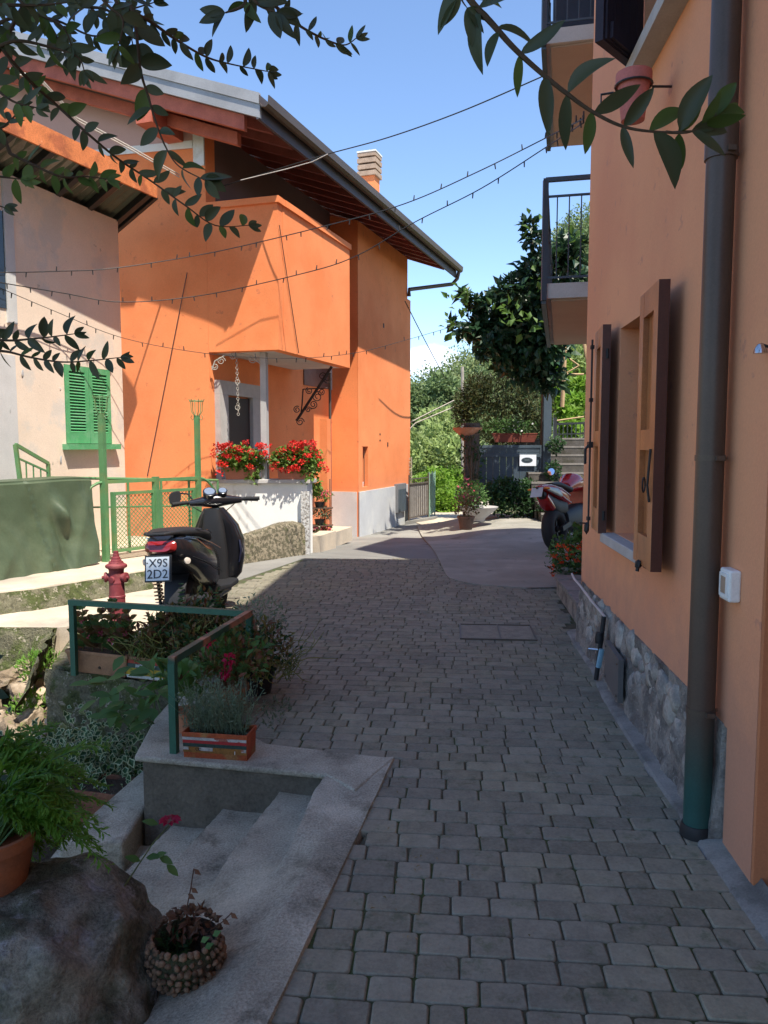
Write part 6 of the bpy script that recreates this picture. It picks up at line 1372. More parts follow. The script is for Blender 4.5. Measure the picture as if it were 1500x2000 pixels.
# far right flowers at the corner of the salmon house
t12=thing('corner_flower_pot','potted red-flowered plant at the far corner of the salmon house by the motorcycle','potted plant',(2.0,8.15,.2)); c=V(2.03,8.2,.14)
MB().lathe([(.0,-.18),(.13,-.18),(.18,.08),(.2,.08),(.2,.12),(.0,.12)],c,20).build('pot',ROCK,t12,smooth=40)
f=MB(); cloud(f,c+V(-.02,-.02,.24),(.27,.24,.22),520,.06,.03,61); cloud(f,c+V(.10,.1,.38),(.12,.16,.14),120,.085,.06,62); f.build('foliage',LG,t12)
f=MB(); cloud(f,c+V(-.02,-.05,.1),(.27,.22,.14),300,.05,.03,63); f.build('foliage',LD,t12)
f=MB(); rs=random.Random(3)
for k in range(26): cloud(f,c+V(rs.uniform(-.25,.15),-.2+rs.uniform(-.02,.12),rs.uniform(.02,.38)),(.03,.03,.02),12,.03,.026,k,up=.2)
f.build('blossom',PO,t12)
# ============================================================ BACKGROUND
# hill: a slope rising to the right, beyond the valley
def crest(px):
    pts=[(300,800),(700,760),(795,728),(850,695),(900,668),(950,640),(1000,590),(1060,500),(1100,430),(1160,395),(1300,360),(1600,330)]
    for (a,b),(c,d) in zip(pts[:-1],pts[1:]):
        if a<=px<=c: return b+(d-b)*(px-a)/(c-a)
    return 800 if px<300 else 340
def hill_h(x,y):
    px=750+1500*x/max(1,y); zc=CAMH+(868-crest(px))/1500*118
    t=smooth(52,118,y); return -6+(zc-6.5+6)*t
mb=MB(); NX,NY=70,30
for j in range(NY+1):
    for i in range(NX+1):
        y=48+85*j/NY; x=-50+130*i/NX; z=hill_h(x,min(y,118)) - max(0,y-118)*.3+.8*mnoise.noise(V(x*.1,y*.1,2)); mb.v.append((x,y,z))
for j in range(NY):
    for i in range(NX): a=j*(NX+1)+i; mb.f.append((a,a+1,a+NX+2,a+NX+1))
struct(mb.build('hill',EARTH,smooth=True))
FOR1=leafm('forest_leaf',(.13,.19,.075),(.19,.26,.10),trans=.3); FOR2=leafm('forest_leaf_olive',(.19,.24,.09),(.25,.29,.12),trans=.3)
rs=random.Random(101); fa=MB(); fb=MB()
for k in range(330):
    px=rs.uniform(760,1180); y=rs.uniform(55,120); x=(px-750)/1500*y; z=hill_h(x,y); r_=rs.uniform(1.6,3.4); mbx=fa if rs.random()<.55 else fb
    if px<1180 and 950<px<1050 and y<80: continue
    cloud(mbx,(x,y,z+r_*.7),(r_,r_,r_*rs.uniform(.9,1.4)),300,.42,.28,k,up=.3)
fa.build('forest',FOR1,kind='stuff'); fb.build('forest',FOR2,kind='stuff')
# nearer bright bushes beyond the gate
BU=leafm('bush_leaf',(.24,.32,.10),(.32,.40,.14),trans=.4); HG=leafm('hedge_leaf',(.15,.30,.03),(.24,.38,.05),trans=.45)
def bush(label,sph,n,L,w_,m,seed,name='bush',cat='bush',loc=None,up=.3):
    c=sph[0][0]; t=thing(name,label,cat,loc or (c[0],c[1],0)); mb=MB()
    for k,(c,r_) in enumerate(sph): cloud(mb,c,(r_*1.0,r_,r_),n,L,w_,seed+k,up=up)
    mb.build('foliage',m,t); return t
S3=lambda px,py,Y,rp: (aY(px,py,Y),rp/1500*Y)
bush('large pale green sunlit shrub behind the lattice gate',[S3(850,870,34,50),S3(820,905,32,42),S3(880,895,32,45),S3(800,880,33,40),S3(855,830,36,38),S3(900,850,34,38)],900,.26,.13,BU,200)
tw=thing('valley_tree','grey-green leafy tree in the valley behind the pale shrub, right of the orange wall','tree',aY(830,940,46)); mb=MB()
for k,(x,y,r_) in enumerate(((800,820,36),(835,800,38),(870,790,35),(815,860,30),(900,800,36),(860,760,34),(930,780,40),(795,780,30))): c,r2=S3(x,y,46,r_); cloud(mb,c,(r2,r2,r2),900,.28,.16,220+k)
mb.build('crown',FOR1,tw); MB().tube([aY(840,960,46),aY(842,850,46),aY(850,790,46)],[.35,.25,.1],8).build('trunk',BARK,tw)
bush('bright green trimmed hedge beside the sunlit path',[S3(850,950,22,38),S3(885,945,22.5,32),S3(825,955,22,28),S3(870,985,21,30),S3(840,990,21,26),S3(888,975,21.5,28)],1500,.10,.07,HG,240,name='hedge',cat='hedge')
struct(MB().slab([(.5,19.0),(.9,17.21),(2.4,17.21),(3.5,24.5),(-1.5,24.5),(.2,19.0)],-.8,-.26).build('path',CONCL))
# low dry bank and utility pole
up_=thing('utility_pole','slim grey wooden utility pole rising above the sunlit shrub','pole',aY(903,960,30)); MB().tube([aY(905,990,30),aY(903,716,30)],[.09,.06],8).build('pole',mat('grey_pole',(.36,.31,.26),.9,.15,9,80,.3,.004),up_)
# cables in the middle distance
cb=MB(); 
for pts in (((795,828),(850,800),(887,782)),((800,838),(812,826),(860,806),(898,790))): cb.tube([aY(x,y,20) for x,y in pts],.014,5)
tag(cb.build('pale_wire',MATS['pale_cable'],smooth=True),'pair of pale wires slanting up from the orange corner in front of the hill','cable')
# lattice gate and wire fence left of path
lg=thing('lattice_gate','small wrought iron gate with faded lattice panels beside the orange house corner','gate',aY(800,1025,17.7)); ga=aZ(799,1029,-.03); gb=aZ(836,1018,-.03); m1=MB()
ga=V(.50,14.9,0); gb=V(.88,15.6,0); ga=aY(799,1010,17.7); ga.z=-.26; gb=aY(836,1010,18.7); gb.z=-.26
H_=1.02
for p in (ga,gb): m1.bar(p,p+V(0,0,H_+.1),.03,.03,up=V(.3,1,0))
for z in (.12,H_-.12,H_): m1.bar(ga+V(0,0,z),gb+V(0,0,z),.02,.025)
m1.build('gate_frame',BROWNM,lg); m1=MB()
for k in range(1,10): p=ga.lerp(gb,k/10); m1.bar(p+V(0,0,.12),p+V(0,0,H_-.0),.012,.012,up=V(.3,1,0))
m1.build('bars',BROWNM,lg)
MB().prism([ga+V(0,.03,.1),gb+V(0,.03,.1),gb+V(0,.03,H_-.1),ga+V(0,.03,H_-.1)],(0,.006,0)).build('backing_sheet',mat('faded_sheet',(.30,.28,.26),.8,.2,8,80,.2,.004),lg)
tr_=thing('trellis','tall weathered lattice strip against the orange corner above the small gate','trellis',aY(799,940,18.2)); m1=MB(); a=aY(797,935,18.2); b=aY(804,935,18.2)
z0,z1=-.1,aY(799,893,18.2).z
for p in (a,b): m1.bar(V(p.x,p.y,z0),V(p.x,p.y,z1),.012,.012,up=V(0,1,0))
z=z0
while z<z1-.07: m1.bar(V(a.x,a.y,z),V(b.x,b.y,z+.08),.008,.008); m1.bar(V(b.x,b.y,z),V(a.x,a.y,z+.08),.008,.008); z+=.08
m1.build('lattice',mat('weathered_lattice',(.42,.38,.31),.8,.2,8,80,.2,.004),tr_)
wf=thing('wire_fence','short pale green wire fence panel right of the lattice gate','fence',aY(845,1000,16)); m1=MB(); a=aY(838,1005,18.8); a.z=-.26; b=aY(849,1005,19.6); b.z=-.26
for p in (a,a.lerp(b,.5),b): m1.tube([p,p+V(0,0,1.15)],.018,6)
m1.build('post',mat('pale_green_post',(.22,.36,.27),.6,.1,8,80,.1,.002),wf); m1=MB(); meshpanel(a,b,.1,1.1,m1,.08,.006); m1.build('wire_mesh',MATS['pale_green_post'],wf,kind='stuff')
struct(MB().slab([(ga.x-.1,ga.y-.25),(gb.x+.15,gb.y-.1),(gb.x+.25,gb.y+.25),(ga.x,ga.y+.2)],-.4,-.2).build('gate_step',ASPH))
# vine post with flower bowl
vp_=thing('flower_column','old vine-wrapped stone column topped with a shallow terracotta bowl, left of the grey gate','column',aY(916,1000,16)); m1=MB(); p0=aY(918,1000,16); p0.z=0
o=MB().box((p0.x+.02,16,1.0),(.30,.30,2.0)).build('column',mat('old_column',(.12,.10,.085),.95,.25,8,60,.7,.015),vp_)
p=aY(913,842,16); MB().lathe([(.0,-.20),(.10,-.20),(.13,-.12),(.30,.03),(.31,.07),(.27,.07),(.0,.04)],p,20).build('bowl',TERRA,vp_,smooth=40); f=MB(); cloud(f,p+V(0,0,.08),(.28,.2,.05),180,.06,.02,5); f.build('dry_growth',LBR,vp_)
m1=MB(); 
for k in range(5): m1.tube([V(p0.x-.12+.05*k,15.83,0),V(p0.x+.08*math.sin(k*2),15.80,.7),V(p0.x-.10+.07*k,15.8,1.4),V(p0.x-.15*(k-2)*.5-.1,15.8,1.75)],.013,5)
m1.tube([V(p0.x-.02,15.7,.05),V(p0.x-.02,15.72,1.35)],.02,6)
m1.build('vine_stem',TWIG,vp_,smooth=True); f=MB(); cloud(f,(p0.x,15.85,1.2),(.28,.14,.75),240,.09,.05,9); f.build('vine_leaves',LD,vp_)
# pots at the foot of the column
q=aZ(910,1034,.05); bushpot(q,'terracotta pot with a dull flowering plant at the corner of the concrete apron',.15,.24,[((0,0,.44),(.25,.22,.24),300,.06,.035,0,71),((.02,-.1,.54),(.2,.1,.13),22,.045,.035,1,72)],[LR,PP],TERRAD)
q=aZ(936,1020,.05)+V(0,.3,0); t=thing('stone_bowl','pale shallow stone bowl with green plant, right of the terracotta pot by the column','planter',q); MB().lathe([(.0,0),(.14,0),(.16,.05),(.38,.24),(.41,.28),(.36,.27),(.0,.18)],q,24).build('bowl',STONEL,t,smooth=40); f=MB(); cloud(f,q+V(-.1,.1,.50),(.34,.3,.30),420,.08,.045,74); f.build('foliage',LG,t)
f=MB(); cloud(f,q+V(-.15,.15,.66),(.24,.2,.16),40,.06,.04,75); f.build('blossom',PP,t)
bush('dark green bush spreading at the foot of the grey gate',[S3(960,975,16.2,32),S3(1000,978,16.3,36),S3(1040,985,16.3,32),S3(985,960,16.4,28),S3(1075,990,15.5,22),S3(1030,960,16.6,24)],500,.09,.055,LD,260)
# grey gate between blue-grey posts
gg=thing('grey_gate','blue-grey metal gate panel with a small white sign, under the dark tree','gate',aY(1000,1005,17)); YG=17.0
gx0,gx1=aY(934,900,YG).x,aY(1057,900,YG).x; zt_=aY(1000,872,YG).z; zb_=.42
fr=MB()
for x in (gx0,gx1): fr.box((x,YG,(zt_+zb_)/2),(.07,.06,zt_-zb_))
for z in (zt_,zb_,zt_-.20): fr.box(((gx0+gx1)/2,YG,z),(gx1-gx0+.06,.061,.06))
fr.build('gate_frame',BLUEM,gg); k=9; wd=(gx1-gx0-.07)/k
for i in range(k): MB().box((gx0+.035+wd*(i+.5),YG+.01,(zt_+zb_)/2),(wd-.008,.02,zt_-zb_-.06)).build('board',BLUEM,gg)
for i in range(3): MB().box(((gx0+gx1)/2,YG-.012,zt_-.05-.05*i),(gx1-gx0-.08,.012,.038)).build('slat',BLUEM,gg)
pp=MB(); 
for x,t_h in ((gx0-.17,1.75),(aY(1065,900,YG).x+.02,aY(1065,770,YG).z)): pp=MB().box((x,YG,t_h/2),(.16 if x<2.3 else .17,.16,t_h)).build('gate_post',BLUEM,gg)
sa_,sb_=aY(1015,888,YG-.05),aY(1047,910,YG-.05)
sg=MB().box(((sa_.x+sb_.x)/2,YG-.05,(sa_.z+sb_.z)/2),(sb_.x-sa_.x,.012,sa_.z-sb_.z)).build('sign_board',mat('sign_white',(.72,.75,.80),.5,.03,8,80,.02,.001),gg); cs_=V((sa_.x+sb_.x)/2-.02,YG-.058,(sa_.z+sb_.z)/2)
MB().lathe([(.0,0),(.125,0),(.125,.004),(.0,.004)],(0,0,0),32).v
el=MB(); el.add([cs_+V(.125*math.cos(a),0,.062*math.sin(a)) for a in [k*math.pi/16 for k in range(32)]],[tuple(range(31,-1,-1))]); el.build('oval_emblem',plain('emblem_dark',(.02,.035,.045),.5),sg)
el=MB(); 
for k in range(32):
    a=k*math.pi/16; b=a+math.pi/16; el.add([cs_+V(.108*math.cos(a),-.002,.050*math.sin(a)),cs_+V(.108*math.cos(b),-.002,.050*math.sin(b)),cs_+V(.103*math.cos(b),-.002,.046*math.sin(b)),cs_+V(.103*math.cos(a),-.002,.046*math.sin(a))],[(0,1,2,3)])
el.build('emblem_ring',plain('emblem_grey',(.14,.17,.18),.5),sg)
el=MB()
for k in range(5): el.box(cs_+V(-.045+.022*k,-.002,.006),(.015,.002,.018 if k%2 else .024))
el.build('faded_lettering',plain('emblem_grey2',(.16,.19,.20),.5),sg)
wb_=thing('wooden_flower_box','long reddish flower box with small white flowers on top of the grey gate','flower box',aY(1000,865,17.2)); c=aY(1005,862,17.2); trough(wb_,c+V(0,0,-.02),1.0,.24,.20,mat('reddish_box',(.17,.045,.03),.8,.15,8,80,.2,.003)); f=MB(); cloud(f,c+V(-.1,0,.32),(.62,.22,.18),500,.09,.04,79); f.build('foliage',LG,wb_); f=MB(); cloud(f,c+V(.05,-.15,.32),(.4,.1,.12),14,.045,.04,80); f.build('blossom',PW,wb_)
# dense fine shrub above the gate
DS=leafm('shrub_olive_brown',(.045,.07,.022),(.10,.10,.035)); sh4=thing('arching_shrub','dense dark shrub with fine leaves arching over the grey gate','shrub',aY(990,1000,18)); mb=MB()
for k,(x,y,r_) in enumerate(((915,790,30),(945,770,38),(985,760,42),(1025,765,40),(1050,800,34),(950,815,40),(1000,810,42),(905,810,20),(1040,835,26),(965,845,28),(1000,850,24),(930,760,28))): c,r2=S3(x,y,18.2,r_); cloud(mb,c,(r2,r2*.8,r2),560,.13,.035,300+k)
mb.build('foliage',DS,sh4); MB().tube([aY(960,1000,18.6),aY(965,880,18.5),aY(985,790,18.3)],[.07,.06,.03],7).build('stem',BARK,sh4)
# the big dark broad-leaved tree
DT=leafm('dark_tree_leaf',(.018,.05,.022),(.035,.085,.035),rough=.4,trans=.25,spec=.5); DT2=leafm('lit_tree_leaf',(.07,.15,.03),(.12,.21,.04),trans=.4)  # second tree leaf is a brighter copy, sunlight put into its colour
bt=thing('broadleaf_tree','tall dark broad-leaved tree standing behind the lower balcony','tree',aY(1068,960,15.5)); mb=MB()
cr=[(1088,520,40,14),(1110,490,32,14),(1040,470,16,14),(1035,440,10,14),(1040,530,34,14.4),(1000,590,42,15),(1000,570,26,14.2),(955,600,30,15),(925,595,22,15),(905,580,10,14.8),(1055,600,58,15),(1100,590,45,15.2),(965,650,42,15),(1015,660,50,15),(1065,670,50,15),(930,640,22,15),(900,642,10,14.6),(1000,700,38,15.2),(1040,720,40,15.2),(975,690,26,15),(1075,740,32,15.2),(950,680,18,14.6),(1125,540,24,14.5),(885,632,5,14.6)]
for k,(x,y,r_,Y) in enumerate(cr):
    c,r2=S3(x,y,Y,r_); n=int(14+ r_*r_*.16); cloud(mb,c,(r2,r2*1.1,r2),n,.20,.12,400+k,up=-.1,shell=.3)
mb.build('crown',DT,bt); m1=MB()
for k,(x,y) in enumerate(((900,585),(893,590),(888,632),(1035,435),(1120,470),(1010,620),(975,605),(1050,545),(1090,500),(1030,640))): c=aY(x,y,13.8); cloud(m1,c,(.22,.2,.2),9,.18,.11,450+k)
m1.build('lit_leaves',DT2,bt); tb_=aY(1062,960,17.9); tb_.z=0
MB().tube([tb_,aY(1064,850,17.8),aY(1066,740,17.2),aY(1060,640,16),aY(1050,560,15)],[.11,.10,.09,.07,.03],9).build('trunk',BARK,bt,smooth=True)
m1=MB()
for a_,b_ in (((1066,730),(1000,620)),((1064,690),(960,655)),((1062,660),(1100,540)),((1055,600),(1038,460)),((1000,630),(930,600))): m1.tube([aY(*a_,15.4),aY((a_[0]+b_[0])/2,(a_[1]+b_[1])/2-8,15.1),aY(*b_,14.9)],[.06,.045,.015],6)
m1.build('branch',BARK,bt,smooth=True)
# sunlit greenery and wooden pole under the balcony
bush('bright sunlit leafy bush seen under the lower balcony',[S3(1085,800,21,26),S3(1110,820,21,26),S3(1125,790,21.5,22),S3(1080,770,21,20),S3(1090,720,22,24),S3(1135,760,22,24),S3(1110,840,20.5,18)],420,.20,.09,HG,500)
bush('pale green sunlit slope shrub high under the balcony',[S3(1115,700,30,26),S3(1140,730,30,26),S3(1130,690,31,24),S3(1100,745,30,22)],420,.25,.12,BU,520)
wp=thing('timber_frame','rustic timber pole with cross braces in the sunlight under the lower balcony','timber frame',aY(1102,800,20)); m1=MB(); W_=mat('sunlit_timber',(.45,.30,.16),.8,.15,6,80,.2,.004)
m1.tube([aY(1098,795,20),aY(1101,740,20),aY(1104,665,20)],.055,8); m1.tube([aY(1150,720,20),aY(1140,665,20)],.045,8); split_build(m1,'pole',W_,wp); m1=MB(); m1.tube([aY(1102,731,20),aY(1140,731,20)],.03,6); m1.tube([aY(1106,696,20),aY(1131,714,20)],.018,5); m1.tube([aY(1107,728,20),aY(1131,714,20)],.018,5); m1.tube([aY(1085,822,20),aY(1140,814,20)],.022,5); split_build(m1,'brace',W_,wp)
# stone stairs with dark railing
sst=thing('stone_stairs','old dark stone stairs climbing behind the motorcycle','stairs',aY(1110,960,16)); 
STT=mat('stair_stone',(.095,.085,.075),.93,.25,7,60,.6,.008,c2=(.06,.055,.04),c2s=4,c2w=.1)
for k in range(9):
    y=15.3+.36*k; MB().box((4.35,y+.6,.05+.17*k/2+.085),(2.5,1.2-.0*k,.17*(k+1))).build('step',STT,sst) if False else MB().box((4.35+.0,y+.25,(.19*(k+1))/2),(2.4,.5,.19*(k+1))).build('step',STT,sst)
    MB().box((4.35,y+.02,.19*(k+1)-.018),(2.41,.06,.04)).build('tread_edge',mat('worn_edge',(.21,.19,.17),.9,.2,9,60,.3,.004),sst)
srl=thing('stair_railing','dark iron railing at the top of the stone stairs','railing',aY(1110,830,18)); m1=MB(); a=aY(1084,828,18.7); b=aY(1150,826,18.7); m1.bar(a,b,.05,.05); m1.bar(a-V(0,0,.25),b-V(0,0,.25),.03,.03)
for k in range(9): p=a.lerp(b,k/8); m1.bar(p,p-V(0,0,.9),.02,.02,up=V(0,1,0))
m1.build('bars',DARKM,srl); MB().bar(aY(1084,815,18.7),aY(1084,950,18.7),.08,.08,up=V(0,1,0)).build('post',DARKM,srl)
bush('low dark leafy plant beside the stone stairs',[S3(1085,870,16.8,16),S3(1080,920,16.6,18),S3(1090,960,15.8,14)],260,.08,.045,LD,540)
# ============================================================ STRING LIGHTS AND CABLES
WIRE=plain('black_wire',(.02,.02,.02),.6)
def cable(label,pts,name='string_lights',bulbs=True,r=.006,step=.30,seed=1,cat='string lights',group=None):
    # pts: (px,py,Y)
    P=[aY(*p) for p in pts]; sm_=[]
    for i in range(len(P)-1):
        p0=P[max(0,i-1)];p1=P[i];p2=P[i+1];p3=P[min(len(P)-1,i+2)]
        for k in range(8):
            t=k/8; sm_.append(.5*((2*p1)+(p2-p0)*t+(2*p0-5*p1+4*p2-p3)*t*t+(3*p1-p0-3*p2+p3)*t**3))
    sm_.append(P[-1]); t=thing(name,label,cat,P[0],group); MB().tube(sm_,r,5).build('wire',WIRE,t)
    if bulbs:
        rs=random.Random(seed); acc=0
        bm_=[]
        for a,b in zip(sm_[:-1],sm_[1:]):
            L=(b-a).length; acc+=L
            while acc>step:
                acc-=step; p=b; s=-1 if rs.random()<.7 else 1; m=MB().tube([p,p+V(rs.uniform(-.01,.01),0,s*.055)],[.008,.006],5); m.build('bulb',WIRE,t)
    return t
cable('thin plain cable crossing the sky from the roof soffit to the upper balcony',[(430,365,11.2),(560,325,10.2),(640,301,9.8),(760,268,9.2),(900,218,8.6),(1058,150,8.1)],'overhead_cable',False,.007,cat='cable')
cable('upper string of fairy lights crossing the sky and the orange balcony',[(-40,533,8.1),(110,530,9.0),(230,523,9.6),(420,492,9.8),(640,440,9.2),(790,398,8.8),(930,337,8.4),(1065,270,8.0),(1140,232,6.1)],seed=2)
cable('second string of fairy lights, sagging low over the orange wall and rising to the balcony',[(-40,545,8.1),(120,572,9.15),(240,590,9.6),(400,576,10.0),(600,532,9.4),(700,498,9.0),(810,434,8.7),(940,368,8.3),(1066,288,7.9),(1140,240,6.2)],seed=3)
cable('faint string of fairy lights sagging across both houses below the boxed balcony',[(-40,545,8.15),(100,605,9.1),(240,660,10.2),(400,690,10.4),(560,700,10.35),(690,690,12.0),(790,665,12.5),(890,636,13.2)],r=.004,seed=4)
cable('single dark cable slanting down from the eave corner of the orange house to the hill',[(791,588,15.3),(830,665,17),(870,740,20)],'overhead_cable',False,.010,cat='cable')
w_=MB().tube([aY(470,352,10.05),aY(560,330,9.95),aY(610,316,9.85),aY(640,301,9.7)],.005,6); tag(w_.build('pale_cable',MATS['pale_cable'],smooth=True),'short pale cable hanging beside the plain cable under the roof edge','cable')
# ============================================================ OVERHEAD TREE
OL=leafm('overhead_leaf',(.055,.08,.042),(.09,.11,.055),rough=.45,trans=.3,spec=.4); OLG=leafm('overhead_leaf_lit',(.07,.13,.03),(.11,.17,.045),trans=.4)  # lit variant: brighter leaf colour standing in for sunlight on some leaves
ot=thing('overhanging_tree','evergreen tree whose small-leaved twigs hang into the picture from the upper left','tree',(-2.2,-.9,-.2))
otl=OFF[ot.name]
TR=[V(-2.2,-.9,-.2),V(-2.1,-.75,1.2),V(-1.9,-.5,2.4),V(-1.7,-.2,3.1)]
MB().tube(TR,[.14,.12,.10,.08],10).build('trunk',BARK,ot,smooth=True)
rl_=random.Random(55); lms=[]
for k in range(5):
    mb=MB(); wd_k=[.36,.42,.46,.38,.50][k]; nl_=9; curl_k=[.10,.22,.05,.30,.16][k]; side_k=[.06,-.05,.0,.09,-.08][k]
    for q in range(nl_+1):
        t=q/nl_; wv=wd_k*.5*math.sin(math.pi*t**.85)**.8*(1.0 if 0<q<nl_ else 0)+.004; xx=side_k*math.sin(math.pi*t); zz_=-curl_k*t*t; fo=[.25,.4,.15,.3,.5][k]
        mb.v+= [(xx-wv,t,zz_+wv*fo),(xx,t,zz_),(xx+wv,t,zz_+wv*fo)]
    for q in range(nl_):
        for e in (0,1): a=3*q+e; mb.f.append((a,a+1,a+4,a+3))
    me=bpy.data.meshes.new('leaf'); me.from_pydata(mb.v,[],mb.f); me.materials.append(OL); me.polygons.foreach_set('use_smooth',[True]*len(me.polygons)); lms.append(me)
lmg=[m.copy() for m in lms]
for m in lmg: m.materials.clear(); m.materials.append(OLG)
NL=[0]
def sprig(pts,Lpx,step,seed,tip=True,mesh=lms,root=None,r0=.0045,spread=1.0,jit=.0,wid=1.0):
    # pts (px,py,Y) from base to tip; leaves in loose pairs
    rs=random.Random(seed); P=[aY(*p) for p in pts]; sm_=[]
    for i in range(len(P)-1):
        p0=P[max(0,i-1)];p1=P[i];p2=P[i+1];p3=P[min(len(P)-1,i+2)]
        for k in range(6):
            t=k/6; sm_.append(.5*((2*p1)+(p2-p0)*t+(2*p0-5*p1+4*p2-p3)*t*t+(3*p1-p0-3*p2+p3)*t**3))
    sm_.append(P[-1]); n=len(sm_); base=[root]+sm_ if root is not None else sm_; m=len(base)
    br=MB().tube(base,[r0*(1-.75*i/(m-1)) for i in range(m)],6).build('branch',TWIG,ot,smooth=True)
    Lpx*=.86 if mesh is not None and ot.name.startswith('overhanging_tree') else 1.0; acc=step*.3; side=1
    for a,b in zip(sm_[:-1],sm_[1:]):
        L=(b-a).length; ppm=1500/a.y; acc+=L*ppm; 
        while acc>step:
            acc-=step; ax=(b-a).normalized()
            for q in (0,1):
                if q and rs.random()<.22: continue
                side=-side; lat=V(-ax.z,0,ax.x)*side
                d=(lat*rs.uniform(.5,1.1)*spread+ax*rs.uniform(.1,.9)+V(0,rs.uniform(-.5,.5),rs.uniform(-.1,.1))).normalized()
                nn=V(rs.gauss(0,.45),-1,rs.gauss(0,.45)).normalized(); s=d.cross(nn).normalized(); nn=s.cross(d).normalized()
                Mx=Matrix((s,d,nn)).transposed().to_4x4(); Lm=Lpx/1500*a.y*rs.uniform(.62,1.22); 
                p=a.lerp(b,rs.random())
                o=bpy.data.objects.new('leaf',rs.choice(mesh if rs.random()<.82 else lmg)); sc.collection.objects.link(o); o.parent=br; o.matrix_local=Matrix.Translation(p-otl)@Mx@Matrix.Diagonal((Lm*wid,Lm,Lm,1)); NL[0]+=1
    if tip:
        a,b=sm_[-2],sm_[-1]; ax=(b-a).normalized()
        for k in (-.5,0,.5):
            d=(ax+V(-ax.z,0,ax.x)*k+V(0,rs.uniform(-.2,.2),0)).normalized(); nn=V(rs.gauss(0,.3),-1,rs.gauss(0,.3)).normalized(); s=d.cross(nn).normalized(); nn=s.cross(d).normalized()
            Mx=Matrix((s,d,nn)).transposed().to_4x4(); Lm=Lpx/1500*a.y*rs.uniform(.6,.9); o=bpy.data.objects.new('leaf',rs.choice(mesh)); sc.collection.objects.link(o); o.parent=br; o.matrix_local=Matrix.Translation(b-otl)@Mx@Matrix.Diagonal((Lm*wid,Lm,Lm,1)); NL[0]+=1
R1=V(-1.7,-.2,3.1)
hubA=aY(150,-180,1.75); hubB=aY(-150,-120,1.75); hubC=aY(420,-260,1.6)
for h,rr_ in ((hubA,.02),(hubB,.02),(hubC,.014)): MB().tube([R1,R1.lerp(h,.5)+V(0,0,.10),h],[.05,.035,rr_],8).build('limb',BARK,ot,smooth=True)
Yb=1.75
sprig([(235,-30,Yb),(258,20,Yb),(268,80,Yb),(275,140,Yb),(290,190,Yb),(305,240,Yb),(325,290,Yb),(350,325,Yb),(400,352,Yb)],60,40,1,root=hubA)
sprig([(230,10,Yb),(290,40,1.8),(340,75,1.85),(400,110,1.9),(450,125,1.95),(525,140,2.0)],40,24,2,root=hubA,spread=1.1)
sprig([(15,110,1.8),(60,160,1.85),(110,205,1.9),(170,260,1.9),(230,310,1.95),(290,350,2.0),(360,400,2.0),(420,440,2.05),(485,440,2.1)],42,24,3,root=hubB,spread=1.1)
sprig([(480,-40,1.6),(530,5,1.65),(570,40,1.7),(620,70,1.75),(670,88,1.8),(695,75,1.8)],40,20,4,root=hubC,wid=.9,spread=1.0)
sprig([(470,-30,1.2),(478,8,1.2),(440,25,1.2)],72,46,5,root=hubC,tip=True)
sprig([(490,-30,1.2),(500,5,1.2),(540,25,1.2)],72,40,6,root=hubC,tip=True)
# dense mass at the top left
for k,(pts,Lp) in enumerate([
 (((-30,60,Yb),(40,30,Yb),(110,40,Yb),(180,70,Yb),(235,60,Yb)),52),(((-20,100,1.7),(30,80,1.7),(90,90,1.7),(150,110,1.7),(165,140,1.7)),46),
 (((20,-20,1.7),(60,20,1.7),(120,50,1.7),(140,90,1.7)),50),(((100,-20,1.8),(150,10,1.8),(210,20,1.8),(250,60,1.8),(262,100,1.8)),48),
 (((-30,150,1.7),(0,180,1.7),(30,200,1.7),(70,210,1.7)),52),(((-30,10,1.6),(30,10,1.6),(80,10,1.6),(130,5,1.6)),52),
 (((180,-30,1.65),(210,10,1.65),(240,40,1.65),(230,95,1.65)),54),(((-30,230,1.8),(0,250,1.8),(40,215,1.8)),46),(((150,-20,1.9),(200,35,1.9),(250,20,1.9),(300,5,1.9)),44),
 (((-20,40,1.9),(20,120,1.9),(50,150,1.9),(80,190,1.9)),46),(((60,-10,1.9),(110,70,1.9),(130,115,1.9)),46)]):
    sprig(list(pts),Lp*.95,20,20+k,root=hubB if k%2 else hubA,tip=True)
sprig([(20,300,1.9),(60,320,1.9),(120,345,1.9),(170,345,1.95),(210,350,1.95)],44,24,40,root=hubB,mesh=lmg)
sprig([(-30,340,1.8),(0,345,1.8),(40,350,1.8)],50,22,41,root=hubB,mesh=lmg)
sprig([(-30,400,1.9),(-5,402,1.9),(8,405,1.9)],34,26,42,root=hubB)
for k,(y,x1) in enumerate(((664,150),(690,235))): pass
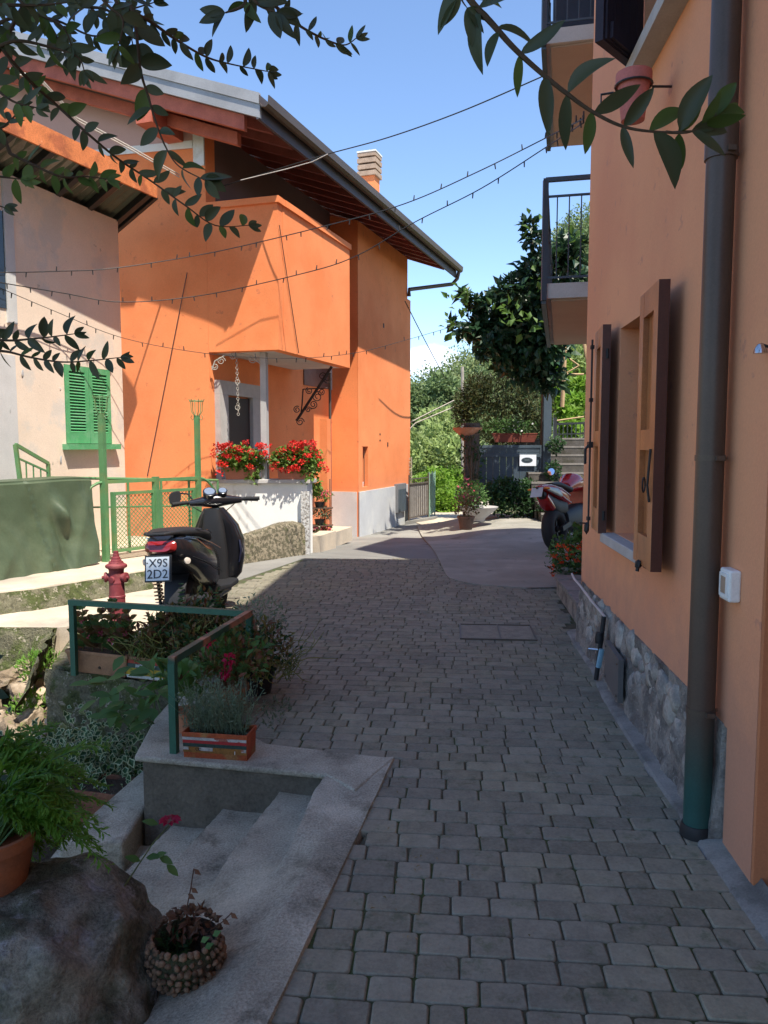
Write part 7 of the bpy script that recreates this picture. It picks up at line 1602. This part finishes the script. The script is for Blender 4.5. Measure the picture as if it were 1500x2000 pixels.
sprig([(-60,640,1.9),(-20,660,1.9),(20,665,1.9),(60,662,1.9),(100,658,1.9),(145,652,1.9)],42,25,43,root=None,wid=.95)
sprig([(-60,650,1.9),(-20,680,1.9),(20,688,1.9),(60,698,1.9),(120,707,1.9),(180,704,1.9),(235,698,1.9)],40,23,44,wid=.95)
MB().tube([hubB,aY(-200,300,1.85),aY(-120,560,1.9),aY(-60,645,1.9)],[.02,.014,.008,.005],7).build('limb',BARK,ot,smooth=True)
# right hand branch, closer
rt_=thing('overhanging_branch_tree','leafy evergreen branch with long pointed leaves crossing the upper right corner','tree',(1.5,-.5,-.1))
otl2=OFF[rt_.name]; ot_l,otl_s=ot,otl
ot,otl=rt_,otl2
MB().tube([V(1.5,-.5,-.1),V(1.3,-.35,1.6),V(.9,-.1,2.7),V(.3,.6,2.6),aY(880,-80,1.0)],[.09,.08,.06,.03,.008],9).build('trunk',BARK,rt_,smooth=True)
Yr=1.0
sprig([(880,-80,Yr),(915,-5,Yr),(960,45,Yr),(1005,95,Yr),(1060,145,Yr),(1110,185,Yr),(1160,220,Yr),(1220,248,Yr),(1290,258,Yr),(1350,256,Yr)],104,58,61,r0=.0045,tip=True,spread=.9,wid=.72)
sprig([(1300,258,Yr),(1350,257,Yr),(1400,225,Yr)],85,40,62,mesh=lmg,tip=True,spread=.5,wid=.8,r0=.002)
sprig([(890,-50,Yr),(900,-5,Yr),(912,15,Yr)],90,60,63,tip=True,wid=.7,r0=.002)
ot,otl=ot_l,otl_s
# unseen crown of the tree, clumps placed above the viewpoint to shade the foreground
mb=MB(); 
for k,(x,y,z,r_) in enumerate(((-1.3,.1,4.2,1.0),(-.7,-.2,4.4,.9),(-1.7,.5,4.0,.8),(-.3,.3,4.5,.8),(-1.0,.6,4.5,.8),(-2.0,-.3,4.0,.9),(-1.2,-.9,4.3,1.0))): cloud(mb,(x,y,z),(r_,r_,r_*.7),430,.10,.045,700+k,shell=.2)
mb.build('crown',OL,ot,kind='stuff')
print('LEAVES',NL[0])
